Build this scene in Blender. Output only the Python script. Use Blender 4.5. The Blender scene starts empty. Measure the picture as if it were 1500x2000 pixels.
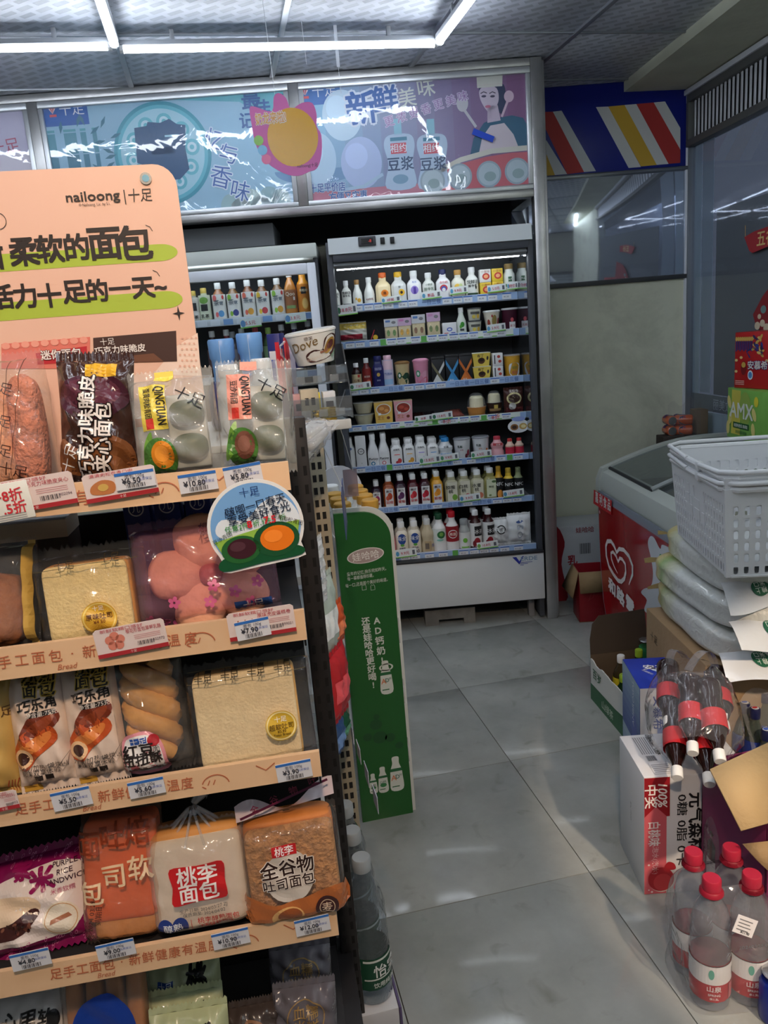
import bpy, bmesh, math, random
from mathutils import Vector, Matrix
R = math.radians
random.seed(7)
scene = bpy.context.scene
COL = scene.collection
# ------------------------------------------------------------------ camera
FPX = 1507.93
CAM = Vector((-0.83683, -3.52275, 1.50109))
CR = Vector((0.97457601, -0.21012473, -0.07777655))
CU = Vector((0.12198612, 0.2064356, 0.97082631))
CF = Vector((0.18793877, 0.9556317, -0.22681948))
cam_d = bpy.data.cameras.new('camera'); cam = bpy.data.objects.new('camera', cam_d); COL.objects.link(cam)
cam.matrix_world = Matrix(((CR.x, CU.x, -CF.x, CAM.x), (CR.y, CU.y, -CF.y, CAM.y), (CR.z, CU.z, -CF.z, CAM.z), (0, 0, 0, 1)))
cam_d.sensor_fit = 'HORIZONTAL'; cam_d.sensor_width = 36.0; cam_d.lens = FPX / 1500 * 36; cam_d.clip_start = 0.02
scene.camera = cam
# ------------------------------------------------------------------ world, exposure
w = bpy.data.worlds.new('night'); scene.world = w; w.use_nodes = True
w.node_tree.nodes['Background'].inputs[0].default_value = (0.35, 0.42, 0.6, 1)
w.node_tree.nodes['Background'].inputs[1].default_value = 0.12
vs = scene.view_settings
vs.view_transform = 'Standard'; vs.look = 'None'; vs.gamma = 1.0; vs.use_curve_mapping = False
vs.exposure = 0.42
scene.cycles.transparent_max_bounces = 24
scene.cycles.max_bounces = 8
TUBE_POWER = 22.0
# warm ceiling spot over the bread end cap, behind the photographer
def spot(name, loc, target, power, angle, colr, radius=0.06, blend=0.25):
    d = bpy.data.lights.new(name, 'SPOT'); d.energy = power; d.spot_size = R(angle); d.spot_blend = blend
    d.color = colr; d.shadow_soft_size = radius
    o = bpy.data.objects.new(name, d); COL.objects.link(o); o.location = loc
    o.rotation_euler = (Vector(target) - Vector(loc)).to_track_quat('-Z', 'Y').to_euler()
    return o
spot('warm_spot', (-0.85, -3.75, 2.5), (-1.0, -2.45, 0.95), 72, 62, (1.0, 0.72, 0.50))
spot('warm_spot', (0.5, -4.4, 2.5), (0.70, -2.05, 0.0), 240, 26, (1.0, 0.76, 0.54), 0.06, 0.12)  # added spot; its cone edge outlines the warm patch on the floor

# ------------------------------------------------------------------ colour and materials
def lin(c):
    o = []
    for v in c[:3]:
        v = v / 255.0
        o.append(v / 12.92 if v <= 0.04045 else ((v + 0.055) / 1.055) ** 2.4)
    return tuple(o)
MATS = {}
def mat(c, rough=0.5, metal=0.0, bump=None, var=None, coat=0.0, emit=0.0, trans=0.0, ior=1.45):
    key = (tuple(c), rough, metal, bump, var, coat, emit, trans)
    if key in MATS: return MATS[key]
    m = bpy.data.materials.new('paint_%d' % len(MATS)); m.use_nodes = True
    nt = m.node_tree; b = nt.nodes['Principled BSDF']; L = nt.links
    l = lin(c)
    b.inputs['Base Color'].default_value = (*l, 1); b.inputs['Roughness'].default_value = rough
    b.inputs['Metallic'].default_value = metal; b.inputs['Coat Weight'].default_value = coat
    b.inputs['Coat Roughness'].default_value = 0.08
    b.inputs['Transmission Weight'].default_value = trans; b.inputs['IOR'].default_value = ior
    if emit:
        b.inputs['Emission Color'].default_value = (*l, 1); b.inputs['Emission Strength'].default_value = emit
    tc = None
    if bump or var:
        tc = nt.nodes.new('ShaderNodeTexCoord')
    if var:                     # (scale, amount) blotchy variation
        n = nt.nodes.new('ShaderNodeTexNoise'); n.inputs['Scale'].default_value = var[0]; n.inputs['Detail'].default_value = 4
        L.new(tc.outputs['Object'], n.inputs['Vector'])
        r = nt.nodes.new('ShaderNodeValToRGB'); r.color_ramp.elements[0].position = 0.35; r.color_ramp.elements[1].position = 0.65
        a = var[1]
        r.color_ramp.elements[0].color = (*[x * (1 - a) for x in l], 1); r.color_ramp.elements[1].color = (*[min(1, x * (1 + a)) for x in l], 1)
        L.new(n.outputs['Fac'], r.inputs['Fac']); L.new(r.outputs['Color'], b.inputs['Base Color'])
    if bump:                    # (scale, strength)
        n = nt.nodes.new('ShaderNodeTexNoise'); n.inputs['Scale'].default_value = bump[0]; n.inputs['Detail'].default_value = 3
        L.new(tc.outputs['Object'], n.inputs['Vector'])
        bp = nt.nodes.new('ShaderNodeBump'); bp.inputs['Strength'].default_value = bump[1]; bp.inputs['Distance'].default_value = 0.01
        L.new(n.outputs['Fac'], bp.inputs['Height']); L.new(bp.outputs['Normal'], b.inputs['Normal'])
    MATS[key] = m
    return m
def film(tint=(255, 255, 255), haze=0.06, fres=1.0, rough=0.12, bump=None, hazecol=(235, 238, 242), ior=1.45):
    """thin clear plastic or glass: see-through, with haze and mirror-like reflections"""
    key = ('film', tint, haze, fres, rough, bump, hazecol, ior)
    if key in MATS: return MATS[key]
    m = bpy.data.materials.new('clear_film_%d' % len(MATS)); m.use_nodes = True
    nt = m.node_tree; L = nt.links; N = nt.nodes
    N.remove(N['Principled BSDF']); out = N['Material Output']
    tr = N.new('ShaderNodeBsdfTransparent'); tr.inputs[0].default_value = (*lin(tint), 1)
    df = N.new('ShaderNodeBsdfDiffuse'); df.inputs[0].default_value = (*lin(hazecol), 1)
    gl = N.new('ShaderNodeBsdfGlossy')
    gl.inputs['Roughness'].default_value = rough
    F0 = ((ior - 1) / (ior + 1)) ** 2                           # Schlick reflectance, the same from both sides of a thin sheet
    fr = N.new('ShaderNodeLayerWeight'); fr.inputs['Blend'].default_value = .5
    pw_ = N.new('ShaderNodeMath'); pw_.operation = 'POWER'; pw_.inputs[1].default_value = 5
    ma_ = N.new('ShaderNodeMath'); ma_.operation = 'MULTIPLY_ADD'; ma_.inputs[1].default_value = 1 - F0; ma_.inputs[2].default_value = F0
    L.new(fr.outputs['Facing'], pw_.inputs[0]); L.new(pw_.outputs[0], ma_.inputs[0])
    mul = N.new('ShaderNodeMath'); mul.operation = 'MULTIPLY'; mul.inputs[1].default_value = fres; mul.use_clamp = True
    m1 = N.new('ShaderNodeMixShader'); m1.inputs[0].default_value = haze
    m2 = N.new('ShaderNodeMixShader')
    L.new(tr.outputs[0], m1.inputs[1]); L.new(df.outputs[0], m1.inputs[2])
    L.new(ma_.outputs[0], mul.inputs[0]); L.new(mul.outputs[0], m2.inputs[0])
    L.new(m1.outputs[0], m2.inputs[1]); L.new(gl.outputs[0], m2.inputs[2]); L.new(m2.outputs[0], out.inputs[0])
    if bump:
        tc = N.new('ShaderNodeTexCoord'); n = N.new('ShaderNodeTexNoise'); n.inputs['Scale'].default_value = bump[0]
        n.inputs['Detail'].default_value = 2; n.inputs['Distortion'].default_value = 1.2
        L.new(tc.outputs['Object'], n.inputs['Vector'])
        bp = N.new('ShaderNodeBump'); bp.inputs['Strength'].default_value = bump[1]; bp.inputs['Distance'].default_value = 0.02
        L.new(n.outputs['Fac'], bp.inputs['Height'])
        L.new(bp.outputs['Normal'], fr.inputs['Normal']); L.new(bp.outputs['Normal'], gl.inputs['Normal'])
    MATS[key] = m
    return m
def print_mat(rough=0.45):
    key = ('print', rough)
    if key in MATS: return MATS[key]
    m = bpy.data.materials.new('printed_ink_%d' % len(MATS)); m.use_nodes = True
    b = m.node_tree.nodes['Principled BSDF']; a = m.node_tree.nodes.new('ShaderNodeAttribute'); a.attribute_name = 'ink'
    m.node_tree.links.new(a.outputs['Color'], b.inputs['Base Color']); b.inputs['Roughness'].default_value = rough
    MATS[key] = m
    return m

# ------------------------------------------------------------------ mesh building
class MB:
    def __init__(s): s.v = []; s.f = []
    def add(s, vs, fs):
        o = len(s.v); s.v += [tuple(x) for x in vs]; s.f += [tuple(i + o for i in f) for f in fs]; return s
    def box(s, x0, x1, y0, y1, z0, z1, ch=0.0):
        if ch <= 0:
            return s.add([(x, y, z) for z in (z0, z1) for y in (y0, y1) for x in (x0, x1)],
                         [(0, 2, 3, 1), (4, 5, 7, 6), (0, 1, 5, 4), (2, 6, 7, 3), (0, 4, 6, 2), (1, 3, 7, 5)])
        bm = bmesh.new(); bmesh.ops.create_cube(bm, size=1)
        for v in bm.verts:
            v.co = Vector((x0 + (v.co.x + .5) * (x1 - x0), y0 + (v.co.y + .5) * (y1 - y0), z0 + (v.co.z + .5) * (z1 - z0)))
        bmesh.ops.bevel(bm, geom=bm.edges[:], offset=ch, segments=2, affect='EDGES', profile=0.5)
        bm.verts.index_update()
        s.add([v.co[:] for v in bm.verts], [[v.index for v in f.verts] for f in bm.faces]); bm.free(); return s
    def lathe(s, prof, n=16, c=(0, 0, 0), sq=0.0, axis='Z', sy=1.0):
        """prof: (radius, height) bottom to top; sq>0 squares the section"""
        vs = []
        for r, z in prof:
            for i in range(n):
                a = 2 * math.pi * (i + .5) / n; ca, sa = math.cos(a), math.sin(a)
                k = 1.0
                if sq: k = 1.0 / (abs(ca) ** (2 + sq * 6) + abs(sa) ** (2 + sq * 6)) ** (1.0 / (2 + sq * 6))
                x, y = r * k * ca, r * k * sa * sy
                vs.append((c[0] + x, c[1] + y, c[2] + z) if axis == 'Z' else (c[0] + x, c[1] + z, c[2] + y))
        fs = []
        for j in range(len(prof) - 1):
            for i in range(n):
                q = (j * n + i, j * n + (i + 1) % n, (j + 1) * n + (i + 1) % n, (j + 1) * n + i)
                fs.append(q if axis == 'Z' else q[::-1])
        a, b = tuple(range(n))[::-1], tuple(range((len(prof) - 1) * n, len(prof) * n))
        fs += [a, b] if axis == 'Z' else [a[::-1], b[::-1]]
        return s.add(vs, fs)
    def tube(s, path, r, n=8, closed=False):
        P = [Vector(p) for p in path]; vs = []; fs = []; m = len(P)
        for i, p in enumerate(P):
            t = (P[(i + 1) % m] - P[i - 1]) if closed else (P[min(i + 1, m - 1)] - P[max(i - 1, 0)])
            t.normalize(); up = Vector((0, 0, 1)) if abs(t.z) < .95 else Vector((1, 0, 0))
            a = t.cross(up).normalized(); b = a.cross(t)
            rr = r[i] if isinstance(r, (list, tuple)) else r
            for k in range(n):
                an = 2 * math.pi * k / n; vs.append(p + a * math.cos(an) * rr + b * math.sin(an) * rr)
        for i in range(m if closed else m - 1):
            for k in range(n):
                fs.append((i * n + k, i * n + (k + 1) % n, ((i + 1) % m) * n + (k + 1) % n, ((i + 1) % m) * n + k))
        if not closed: fs += [tuple(range(n))[::-1], tuple(range((m - 1) * n, m * n))]
        return s.add(vs, fs)
    def grid(s, fn, nu, nv, flip=False):
        vs = [fn(i / nu, j / nv) for j in range(nv + 1) for i in range(nu + 1)]; W = nu + 1
        fs = [(j * W + i, j * W + i + 1, (j + 1) * W + i + 1, (j + 1) * W + i) for j in range(nv) for i in range(nu)]
        return s.add(vs, [f[::-1] for f in fs] if flip else fs)
    def prism(s, poly, d0, d1, axis='Y'):
        """poly in two coordinates, pushed along the third axis from d0 to d1"""
        n = len(poly)
        def p(a, b, d): return (a, d, b) if axis == 'Y' else ((d, a, b) if axis == 'X' else (a, b, d))
        vs = [p(a, b, d0) for a, b in poly] + [p(a, b, d1) for a, b in poly]
        fs = [tuple(range(n)), tuple(range(2 * n - 1, n - 1, -1))] + [(i, i + n, (i + 1) % n + n, (i + 1) % n) for i in range(n)]
        return s.add(vs, fs)
    def mesh(s, name, m, smooth=35):
        me = bpy.data.meshes.new(name); me.from_pydata(s.v, [], s.f); me.validate(); me.materials.append(m)
        bm = bmesh.new(); bm.from_mesh(me); bmesh.ops.recalc_face_normals(bm, faces=bm.faces); bm.to_mesh(me); bm.free()
        if smooth:
            me.shade_smooth(); me.set_sharp_from_angle(angle=R(smooth))
        me.update(); return me
    def build(s, name, m, parent=None, smooth=35, **k):
        return link(bpy.data.objects.new(name, s.mesh(name, m, smooth)), parent, **k)
def link(o, parent=None, loc=None, rot=None, label=None, cat=None, group=None, kind=None):
    COL.objects.link(o)
    if parent is not None: o.parent = parent
    if loc is not None: o.location = loc
    if rot is not None: o.rotation_euler = rot
    if label: o['label'] = label
    if cat: o['category'] = cat
    if group: o['group'] = group
    if kind: o['kind'] = kind
    return o
def thing(name, label, cat, loc=(0, 0, 0), rot=(0, 0, 0), group=None):
    o = bpy.data.objects.new(name, None); o.empty_display_size = 0.02
    return link(o, None, loc, rot, label, cat, group)
def bx(name, dims, m, parent=None, ch=0.002, **k):
    return MB().box(*dims, ch).build(name, m, parent, **k)
def copy_tree(o, parent=None, loc=None, rz=None, label=None):
    c = o.copy(); COL.objects.link(c); c.parent = parent
    if loc is not None: c.location = loc
    if rz is not None: c.rotation_euler[2] = rz
    if label: c['label'] = label
    for ch in list(o.children): copy_tree(ch, c)
    return c

# ------------------------------------------------------------------ flat print: lettering and drawn marks
GLY = {}
def glyphs(txt, bold, spacing=1.0):
    k = (txt, bold, spacing)
    if k not in GLY:
        c = bpy.data.curves.new('lettering', 'FONT'); c.body = txt; c.resolution_u = 2; c.offset = bold
        c.align_x = 'CENTER'; c.space_line = spacing
        o = bpy.data.objects.new('lettering', c); me = bpy.data.meshes.new_from_object(o)
        vs = [(v.co.x, v.co.y) for v in me.vertices]; fs = [tuple(p.vertices) for p in me.polygons]
        if vs:
            xs = [v[0] for v in vs]; ys = [v[1] for v in vs]; cx = (min(xs) + max(xs)) / 2; cy = (min(ys) + max(ys)) / 2
            vs = [(x - cx, y - cy) for x, y in vs]
            ext = (max(xs) - min(xs), max(ys) - min(ys))
        else: ext = (1, 1)
        GLY[k] = (vs, fs, ext); bpy.data.meshes.remove(me); bpy.data.objects.remove(o); bpy.data.curves.remove(c)
    return GLY[k]
class Art:
    def __init__(s): s.v = []; s.f = []; s.c = []
    def _add(s, vs, fs, c, lay):
        o = len(s.v); s.v += [(x, y, lay) for x, y in vs]; s.f += [tuple(i + o for i in f) for f in fs]; s.c += [c] * len(fs); return s
    def rect(s, x0, y0, x1, y1, c, lay=1, nx=1, ny=1, rot=0):
        cx, cy = (x0 + x1) / 2, (y0 + y1) / 2; ca, sa = math.cos(rot), math.sin(rot)
        vs = []
        for j in range(ny + 1):
            for i in range(nx + 1):
                x = x0 + (x1 - x0) * i / nx - cx; y = y0 + (y1 - y0) * j / ny - cy
                vs.append((cx + x * ca - y * sa, cy + x * sa + y * ca))
        W = nx + 1
        return s._add(vs, [(j * W + i, j * W + i + 1, (j + 1) * W + i + 1, (j + 1) * W + i) for j in range(ny) for i in range(nx)], c, lay)
    def ell(s, cx, cy, rx, ry, c, lay=1, n=28, rot=0, a0=0, a1=360, inner=0.0):
        ca, sa = math.cos(rot), math.sin(rot); vs = []; full = (a1 - a0) >= 360
        m = n if full else n + 1
        rings = [inner, 0.35, 0.7, 1.0] if inner == 0 else [inner, 1.0]
        for k in rings:
            for i in range(m):
                a = R(a0 + (a1 - a0) * i / n); x, y = math.cos(a) * rx * k, math.sin(a) * ry * k
                vs.append((cx + x * ca - y * sa, cy + x * sa + y * ca))
        fs = [(j * m + i, j * m + (i + 1) % m, (j + 1) * m + (i + 1) % m, (j + 1) * m + i) for j in range(len(rings) - 1) for i in range(n if not full else m)]
        if inner == 0: fs = [(f[0], f[2], f[3]) if f[0] < m else f for f in fs]
        return s._add(vs, fs, c, lay)
    def poly(s, pts, c, lay=1): return s._add(pts, [tuple(range(len(pts)))], c, lay)
    def blob(s, pts, c, lay=1, sub=4):
        """smooth closed outline through the points"""
        n = len(pts); o = []
        for i in range(n):
            p0, p1, p2, p3 = [pts[(i + k - 1) % n] for k in range(4)]
            for j in range(sub):
                t = j / sub
                o.append(tuple(0.5 * (2 * p1[a] + (p2[a] - p0[a]) * t + (2 * p0[a] - 5 * p1[a] + 4 * p2[a] - p3[a]) * t * t + (3 * p1[a] - p0[a] - 3 * p2[a] + p3[a]) * t ** 3) for a in (0, 1)))
        return s.poly(o, c, lay)
    def stroke(s, pts, w, c, lay=1, closed=False):
        n = len(pts); L = []; Rr = []
        for i, p in enumerate(pts):
            a = pts[i - 1] if (i > 0 or closed) else p; b = pts[(i + 1) % n] if (i < n - 1 or closed) else p
            dx, dy = b[0] - a[0], b[1] - a[1]; d = math.hypot(dx, dy) or 1
            ww = w[i] if isinstance(w, (list, tuple)) else w
            L.append((p[0] - dy / d * ww / 2, p[1] + dx / d * ww / 2)); Rr.append((p[0] + dy / d * ww / 2, p[1] - dx / d * ww / 2))
        return s._add(L + Rr, [(i, (i + 1) % n, n + (i + 1) % n, n + i) for i in range(n if closed else n - 1)], c, lay)
    def text(s, t, x, y, h, c, lay=2, bold=0.0, rot=0, sx=1.0, shear=0.0, halo=None, w=None, spacing=1.0, flip=False):
        """centred on (x, y); h = height of one full character, or w = total width"""
        if halo: s.text(t, x, y, h, halo[0], lay, halo[1], rot, sx, shear, None, w, spacing, flip); lay += 1
        vs, fs, ext = glyphs(t, 0.0, spacing); k = h / 0.9
        kx = k * sx
        if w: kx = w / ext[0]
        if flip: kx = -kx
        ca, sa = math.cos(rot), math.sin(rot); o = []
        dirs = [(0, 0)]
        if bold: dirs = [(math.cos(R(q)) * bold, math.sin(R(q)) * bold) for q in (range(0, 360, 45) if bold > .04 else range(45, 405, 90))]
        for di, (bx_, by_) in enumerate(dirs):
            o = []
            for px, py in vs:
                X, Y = (px + bx_ + shear * py) * kx, (py + by_) * k; o.append((x + X * ca - Y * sa, y + X * sa + Y * ca))
            s._add(o, fs, c, lay + (.9 / len(dirs)) * di)
        return s
    def build(s, name, parent, mp=None, rough=0.45, eps=0.0004, smooth=False, fine=None, **k):
        mp = mp or (lambda x, y, d: (x, -d, y)); fine = fine or getattr(mp, 'fine', None)
        me = bpy.data.meshes.new(name)
        if fine:                                            # cut long edges so print follows a curved wrapper
            bm = bmesh.new(); cl = bm.faces.layers.int.new('ci'); V = [bm.verts.new(p) for p in s.v]
            for i, f in enumerate(s.f):
                try: bm.faces.new([V[j] for j in f])[cl] = i
                except ValueError: pass
            bmesh.ops.triangulate(bm, faces=bm.faces[:])
            for _ in range(5):
                e = [e for e in bm.edges if e.calc_length() > fine * 1.3]
                if not e: break
                bmesh.ops.subdivide_edges(bm, edges=e, cuts=1); bmesh.ops.triangulate(bm, faces=[f for f in bm.faces if len(f.verts) > 3])
            bm.verts.index_update(); s.c = [s.c[f[cl]] for f in bm.faces]
            s.f = [tuple(v.index for v in f.verts) for f in bm.faces]; s.v = [tuple(v.co) for v in bm.verts]; bm.free()
        me.from_pydata([mp(x, y, l * eps) for x, y, l in s.v], [], s.f)
        at = me.attributes.new('ink', 'FLOAT_COLOR', 'FACE')
        cc = {}
        for i, c in enumerate(s.c):
            if c not in cc: cc[c] = (*lin(c), 1)
            at.data[i].color = cc[c]
        me.materials.append(print_mat(rough))
        if smooth: me.shade_smooth()
        return link(bpy.data.objects.new(name, me), parent, **k)
def barcode(a, x0, y0, x1, y1, lay=3, c=(40, 40, 50), n=14):
    x = x0
    for i in range(n):
        ww = (x1 - x0) / n; a.rect(x, y0, x + ww * (0.3 + 0.4 * ((i * 7) % 3) / 2), y1, c, lay); x += ww
# ------------------------------------------------------------------ frames: real planes of the shop, and where a sight line meets them
def sight(u, v): return CR * ((u - 750) / FPX) - CU * ((v - 1000) / FPX) + CF
def px_of(X):
    d = Vector(X) - CAM; z = d.dot(CF); return (750 + FPX * d.dot(CR) / z, 1000 - FPX * d.dot(CU) / z)
def on_z(u, v, z): r = sight(u, v); return CAM + r * ((z - CAM.z) / r.z)
class Frame:
    def __init__(s, ox, oy, deg, oz=0.0):
        s.o = Vector((ox, oy, oz)); a = R(deg); s.rz = a; s.ex = Vector((math.cos(a), math.sin(a), 0)); s.ey = Vector((-math.sin(a), math.cos(a), 0))
    def w(s, x, y, z=0.0): return s.o + s.ex * x + s.ey * y + Vector((0, 0, z))
    def hit(s, u, v, y=0.0):
        r = sight(u, v); P0 = s.o + s.ey * y; t = s.ey.dot(P0 - CAM) / s.ey.dot(r); X = CAM + r * t - s.o
        return (X.dot(s.ex), X.z)
    def scale(s, u, v, y=0.0):
        x, z = s.hit(u, v, y); a = px_of(s.w(x, y, z)); b = px_of(s.w(x, y, z + .05)); return math.hypot(a[0] - b[0], a[1] - b[1]) / .05
FG = Frame(.663, -.017, -10)          # fridges and sign gantry; +y into the fridges
WR = Frame(1.654, .318, -97)          # window wall; +x towards the photographer, +y outdoors
EC = Frame(-.757, -2.46, -3)          # bread end cap, origin at the right front corner of its shelves
# ================================================================== THE SETTING
def node_mat(name):
    m = bpy.data.materials.new(name); m.use_nodes = True; nt = m.node_tree
    return m, nt, nt.nodes['Principled BSDF'], nt.links, nt.nodes.new
# floor tiles
m_tile, nt, b, L, N = node_mat('floor_tile_glaze')
g = N('ShaderNodeNewGeometry'); n1 = N('ShaderNodeTexNoise'); n1.inputs['Scale'].default_value = 3.0; n1.inputs['Detail'].default_value = 6; n1.inputs['Roughness'].default_value = .65
L.new(g.outputs['Position'], n1.inputs['Vector'])
r1 = N('ShaderNodeValToRGB'); r1.color_ramp.elements[0].position = .3; r1.color_ramp.elements[1].position = .7
r1.color_ramp.elements[0].color = (*lin((134, 139, 137)), 1); r1.color_ramp.elements[1].color = (*lin((158, 163, 161)), 1)
L.new(n1.outputs['Fac'], r1.inputs['Fac'])
n2 = N('ShaderNodeTexNoise'); n2.inputs['Scale'].default_value = 11.0; n2.inputs['Detail'].default_value = 8; n2.inputs['Distortion'].default_value = .8
L.new(g.outputs['Position'], n2.inputs['Vector'])
r2 = N('ShaderNodeValToRGB'); r2.color_ramp.elements[0].position = .60; r2.color_ramp.elements[1].position = .78
r2.color_ramp.elements[0].color = (1, 1, 1, 1); r2.color_ramp.elements[1].color = (.72, .71, .68, 1)
L.new(n2.outputs['Fac'], r2.inputs['Fac'])
mx = N('ShaderNodeMix'); mx.data_type = 'RGBA'; mx.blend_type = 'MULTIPLY'; mx.inputs[0].default_value = 1
L.new(r1.outputs['Color'], mx.inputs[6]); L.new(r2.outputs['Color'], mx.inputs[7]); L.new(mx.outputs[2], b.inputs['Base Color'])
b.inputs['Roughness'].default_value = .22; b.inputs['Specular IOR Level'].default_value = .4
rr = N('ShaderNodeMapRange'); rr.inputs[3].default_value = .07; rr.inputs[4].default_value = .17; L.new(n1.outputs['Fac'], rr.inputs[0]); L.new(rr.outputs[0], b.inputs['Roughness'])
floor = bx('floor', (-4.6, 2.6, -7.2, 1.2, -.06, -.006), mat((70, 70, 68), .8), None, 0, kind='structure')
tile_me = MB().box(.0012, .5988, .0012, .5988, -.006, 0.0, .0007).mesh('tile', m_tile)
for i in range(-6, 4):
    for j in range(-10, 2):
        link(bpy.data.objects.new('tile', tile_me), floor, (i * .6, j * .6 - .6, 0))
# ceiling: embossed lay-in panels on a metal grid
m_cp, nt, b, L, N = node_mat('ceiling_panel_foil')
tc = N('ShaderNodeTexCoord'); mp = N('ShaderNodeMapping'); mp.inputs['Rotation'].default_value = (0, 0, R(38)); L.new(tc.outputs['Object'], mp.inputs['Vector'])
br = N('ShaderNodeTexBrick'); br.inputs['Scale'].default_value = 1.0; br.inputs['Brick Width'].default_value = .078; br.inputs['Row Height'].default_value = .044
br.inputs['Mortar Size'].default_value = .0115; br.inputs['Mortar Smooth'].default_value = .15; br.inputs['Bias'].default_value = 0
L.new(mp.outputs[0], br.inputs['Vector'])
br.inputs['Color1'].default_value = (*lin((156, 161, 170)), 1); br.inputs['Color2'].default_value = (*lin((162, 167, 176)), 1); br.inputs['Mortar'].default_value = (*lin((190, 195, 204)), 1)
L.new(br.outputs['Color'], b.inputs['Base Color']); b.inputs['Roughness'].default_value = .42
bp = N('ShaderNodeBump'); bp.inputs['Strength'].default_value = .35; bp.inputs['Distance'].default_value = .002; L.new(br.outputs['Fac'], bp.inputs['Height']); L.new(bp.outputs[0], b.inputs['Normal'])
ceil = bx('ceiling', (-4.6, 2.6, -7.2, 1.2, 2.64, 2.7), mat((60, 62, 66), .8), None, 0, kind='structure')
cp = MB().box(.004, .596, .004, .596, 2.622, 2.64, .002).mesh('ceiling_panel', m_cp)
m_bar = mat((150, 155, 162), .35, .6)
for i in range(-6, 3):
    for j in range(-10, 2):
        if i >= 1 and .16 + .6 * i > 2.2: continue
        link(bpy.data.objects.new('ceiling_panel', cp), ceil, (.15 + .6 * i, -.29 + .6 * j, 0))
for i in range(-6, 4):
    bx('grid_bar', (.15 + .6 * i - .011, .15 + .6 * i + .011, -6.6, 1.0, 2.612, 2.63), m_bar, ceil, .001)
for j in range(-10, 3):
    bx('grid_bar', (-3.8, 2.0, -.29 + .6 * j - .006, -.29 + .6 * j + .006, 2.615, 2.63), m_bar, ceil, .001)
# shop enclosure out of view
m_wall = mat((176, 176, 160), .8, bump=(60, .1))
bx('wall_left', (-4.7, -4.6, -7.2, 1.2, 0, 2.7), m_wall, None, 0, kind='structure')
bx('wall_rear', (-4.6, 2.6, -7.3, -7.2, 0, 2.7), m_wall, None, 0, kind='structure')
# back wall: mural above, mirror band, painted plaster below
m_plaster, nt, b, L, N = node_mat('aged_plaster_paint')
tc = N('ShaderNodeTexCoord'); n1 = N('ShaderNodeTexNoise'); n1.inputs['Scale'].default_value = 2.2; n1.inputs['Detail'].default_value = 9; n1.inputs['Roughness'].default_value = .7; n1.inputs['Distortion'].default_value = .5
L.new(tc.outputs['Object'], n1.inputs['Vector']); r1 = N('ShaderNodeValToRGB')
r1.color_ramp.elements[0].position = .26; r1.color_ramp.elements[0].color = (*lin((186, 188, 168)), 1)
r1.color_ramp.elements[1].position = .52; r1.color_ramp.elements[1].color = (*lin((218, 220, 198)), 1)
L.new(n1.outputs['Fac'], r1.inputs['Fac']); L.new(r1.outputs['Color'], b.inputs['Base Color']); b.inputs['Roughness'].default_value = .75
wb = bx('wall_back', (-3.6, .99, .50, .60, 0, 2.66), m_plaster, None, 0, loc=FG.o, rot=(0, 0, FG.rz), kind='structure')
YB = .50
mural = bx('mural_board', (-.05, .914, .488, .5, 2.205, 2.64), mat((16, 30, 122), .35), wb, .001, label='dark blue painted board with slanted stripes')
a = Art()
def pw(u, v, y=.486): return FG.hit(u, v, y)
for pts, c in (([(1164, 209), (1188, 208), (1252, 326), (1228, 328)], (196, 198, 196)), ([(1188, 208), (1220, 205), (1283, 322), (1252, 325)], (196, 158, 48)),
               ([(1220, 205), (1243, 203), (1306, 320), (1283, 322)], (196, 198, 196)), ([(1243, 203), (1277, 200), (1329, 292), (1329, 318), (1306, 320)], (166, 44, 40)),
               ([(1277, 200), (1299, 198), (1329, 250), (1329, 292)], (196, 198, 196)),
               ([(1080, 218), (1097, 216), (1164, 334), (1141, 336)], (186, 190, 190)), ([(1050, 219), (1080, 218), (1141, 336), (1108, 340)], (166, 44, 40)),
               ([(1050, 262), (1068, 275), (1108, 340), (1084, 342)], (186, 190, 190)), ([(1040, 290), (1068, 302), (1084, 342), (1060, 344)], (196, 158, 48))):
    a.poly([pw(u, v) for u, v in pts], c, 1)
a.build('painted_stripes', wb, lambda x, y, d: (x, .4876 - d, y), .5)
mir = bx('mirror_pane', (-.05, .905, .49, .5, 1.672, 2.19), mat((206, 216, 232), .05, .80, bump=(9, .015)), wb, .001, label='mirror band under the mural')
bx('mirror_trim', (-.05, .914, .482, .5, 2.188, 2.207), mat((120, 124, 128), .3, .8), wb, .002)
bx('mirror_trim', (-.05, .914, .482, .5, 1.652, 1.674), mat((70, 72, 74), .5, .3), wb, .002)
# beam along the window wall
beam = MB().prism([(-.335, 2.575), (0.3, 2.555), (0.3, 2.66), (-.335, 2.66)], -.1, 3.6, 'X').build('trim_1', mat((196, 198, 178), .7, bump=(30, .15), var=(6, .06)), None, loc=WR.o, rot=(0, 0, WR.rz), kind='structure')
# ------------------------------------------------------------------ window wall
m_frame = mat((224, 228, 236), .4, .1); m_fdark = mat((92, 94, 92), .5, .2)
wr = bx('wall_right', (-.2, 4.5, .0, .09, 0, .30), m_plaster, None, 0, loc=WR.o, rot=(0, 0, WR.rz), kind='structure')
bx('wall_right', (1.75, 4.5, .0, .09, .30, 2.7), m_plaster, None, 0, loc=WR.o, rot=(0, 0, WR.rz), kind='structure')
win = thing('window_1', None, None, WR.o, (0, 0, WR.rz)); win['kind'] = 'structure'
bx('window_frame', (-.03, .018, -.018, .05, 0.3, 2.56), m_frame, win, .003)
bx('window_frame', (.018, .03, -.01, .05, 0.3, 2.30), mat((120, 126, 134), .4, .3), win, .002)
bx('top_rail', (-.0, 1.75, -.03, .04, 2.535, 2.56), m_frame, win, .003)
bx('top_rail', (.018, 1.75, -.02, .04, 2.50, 2.535), m_fdark, win, .002)
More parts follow.
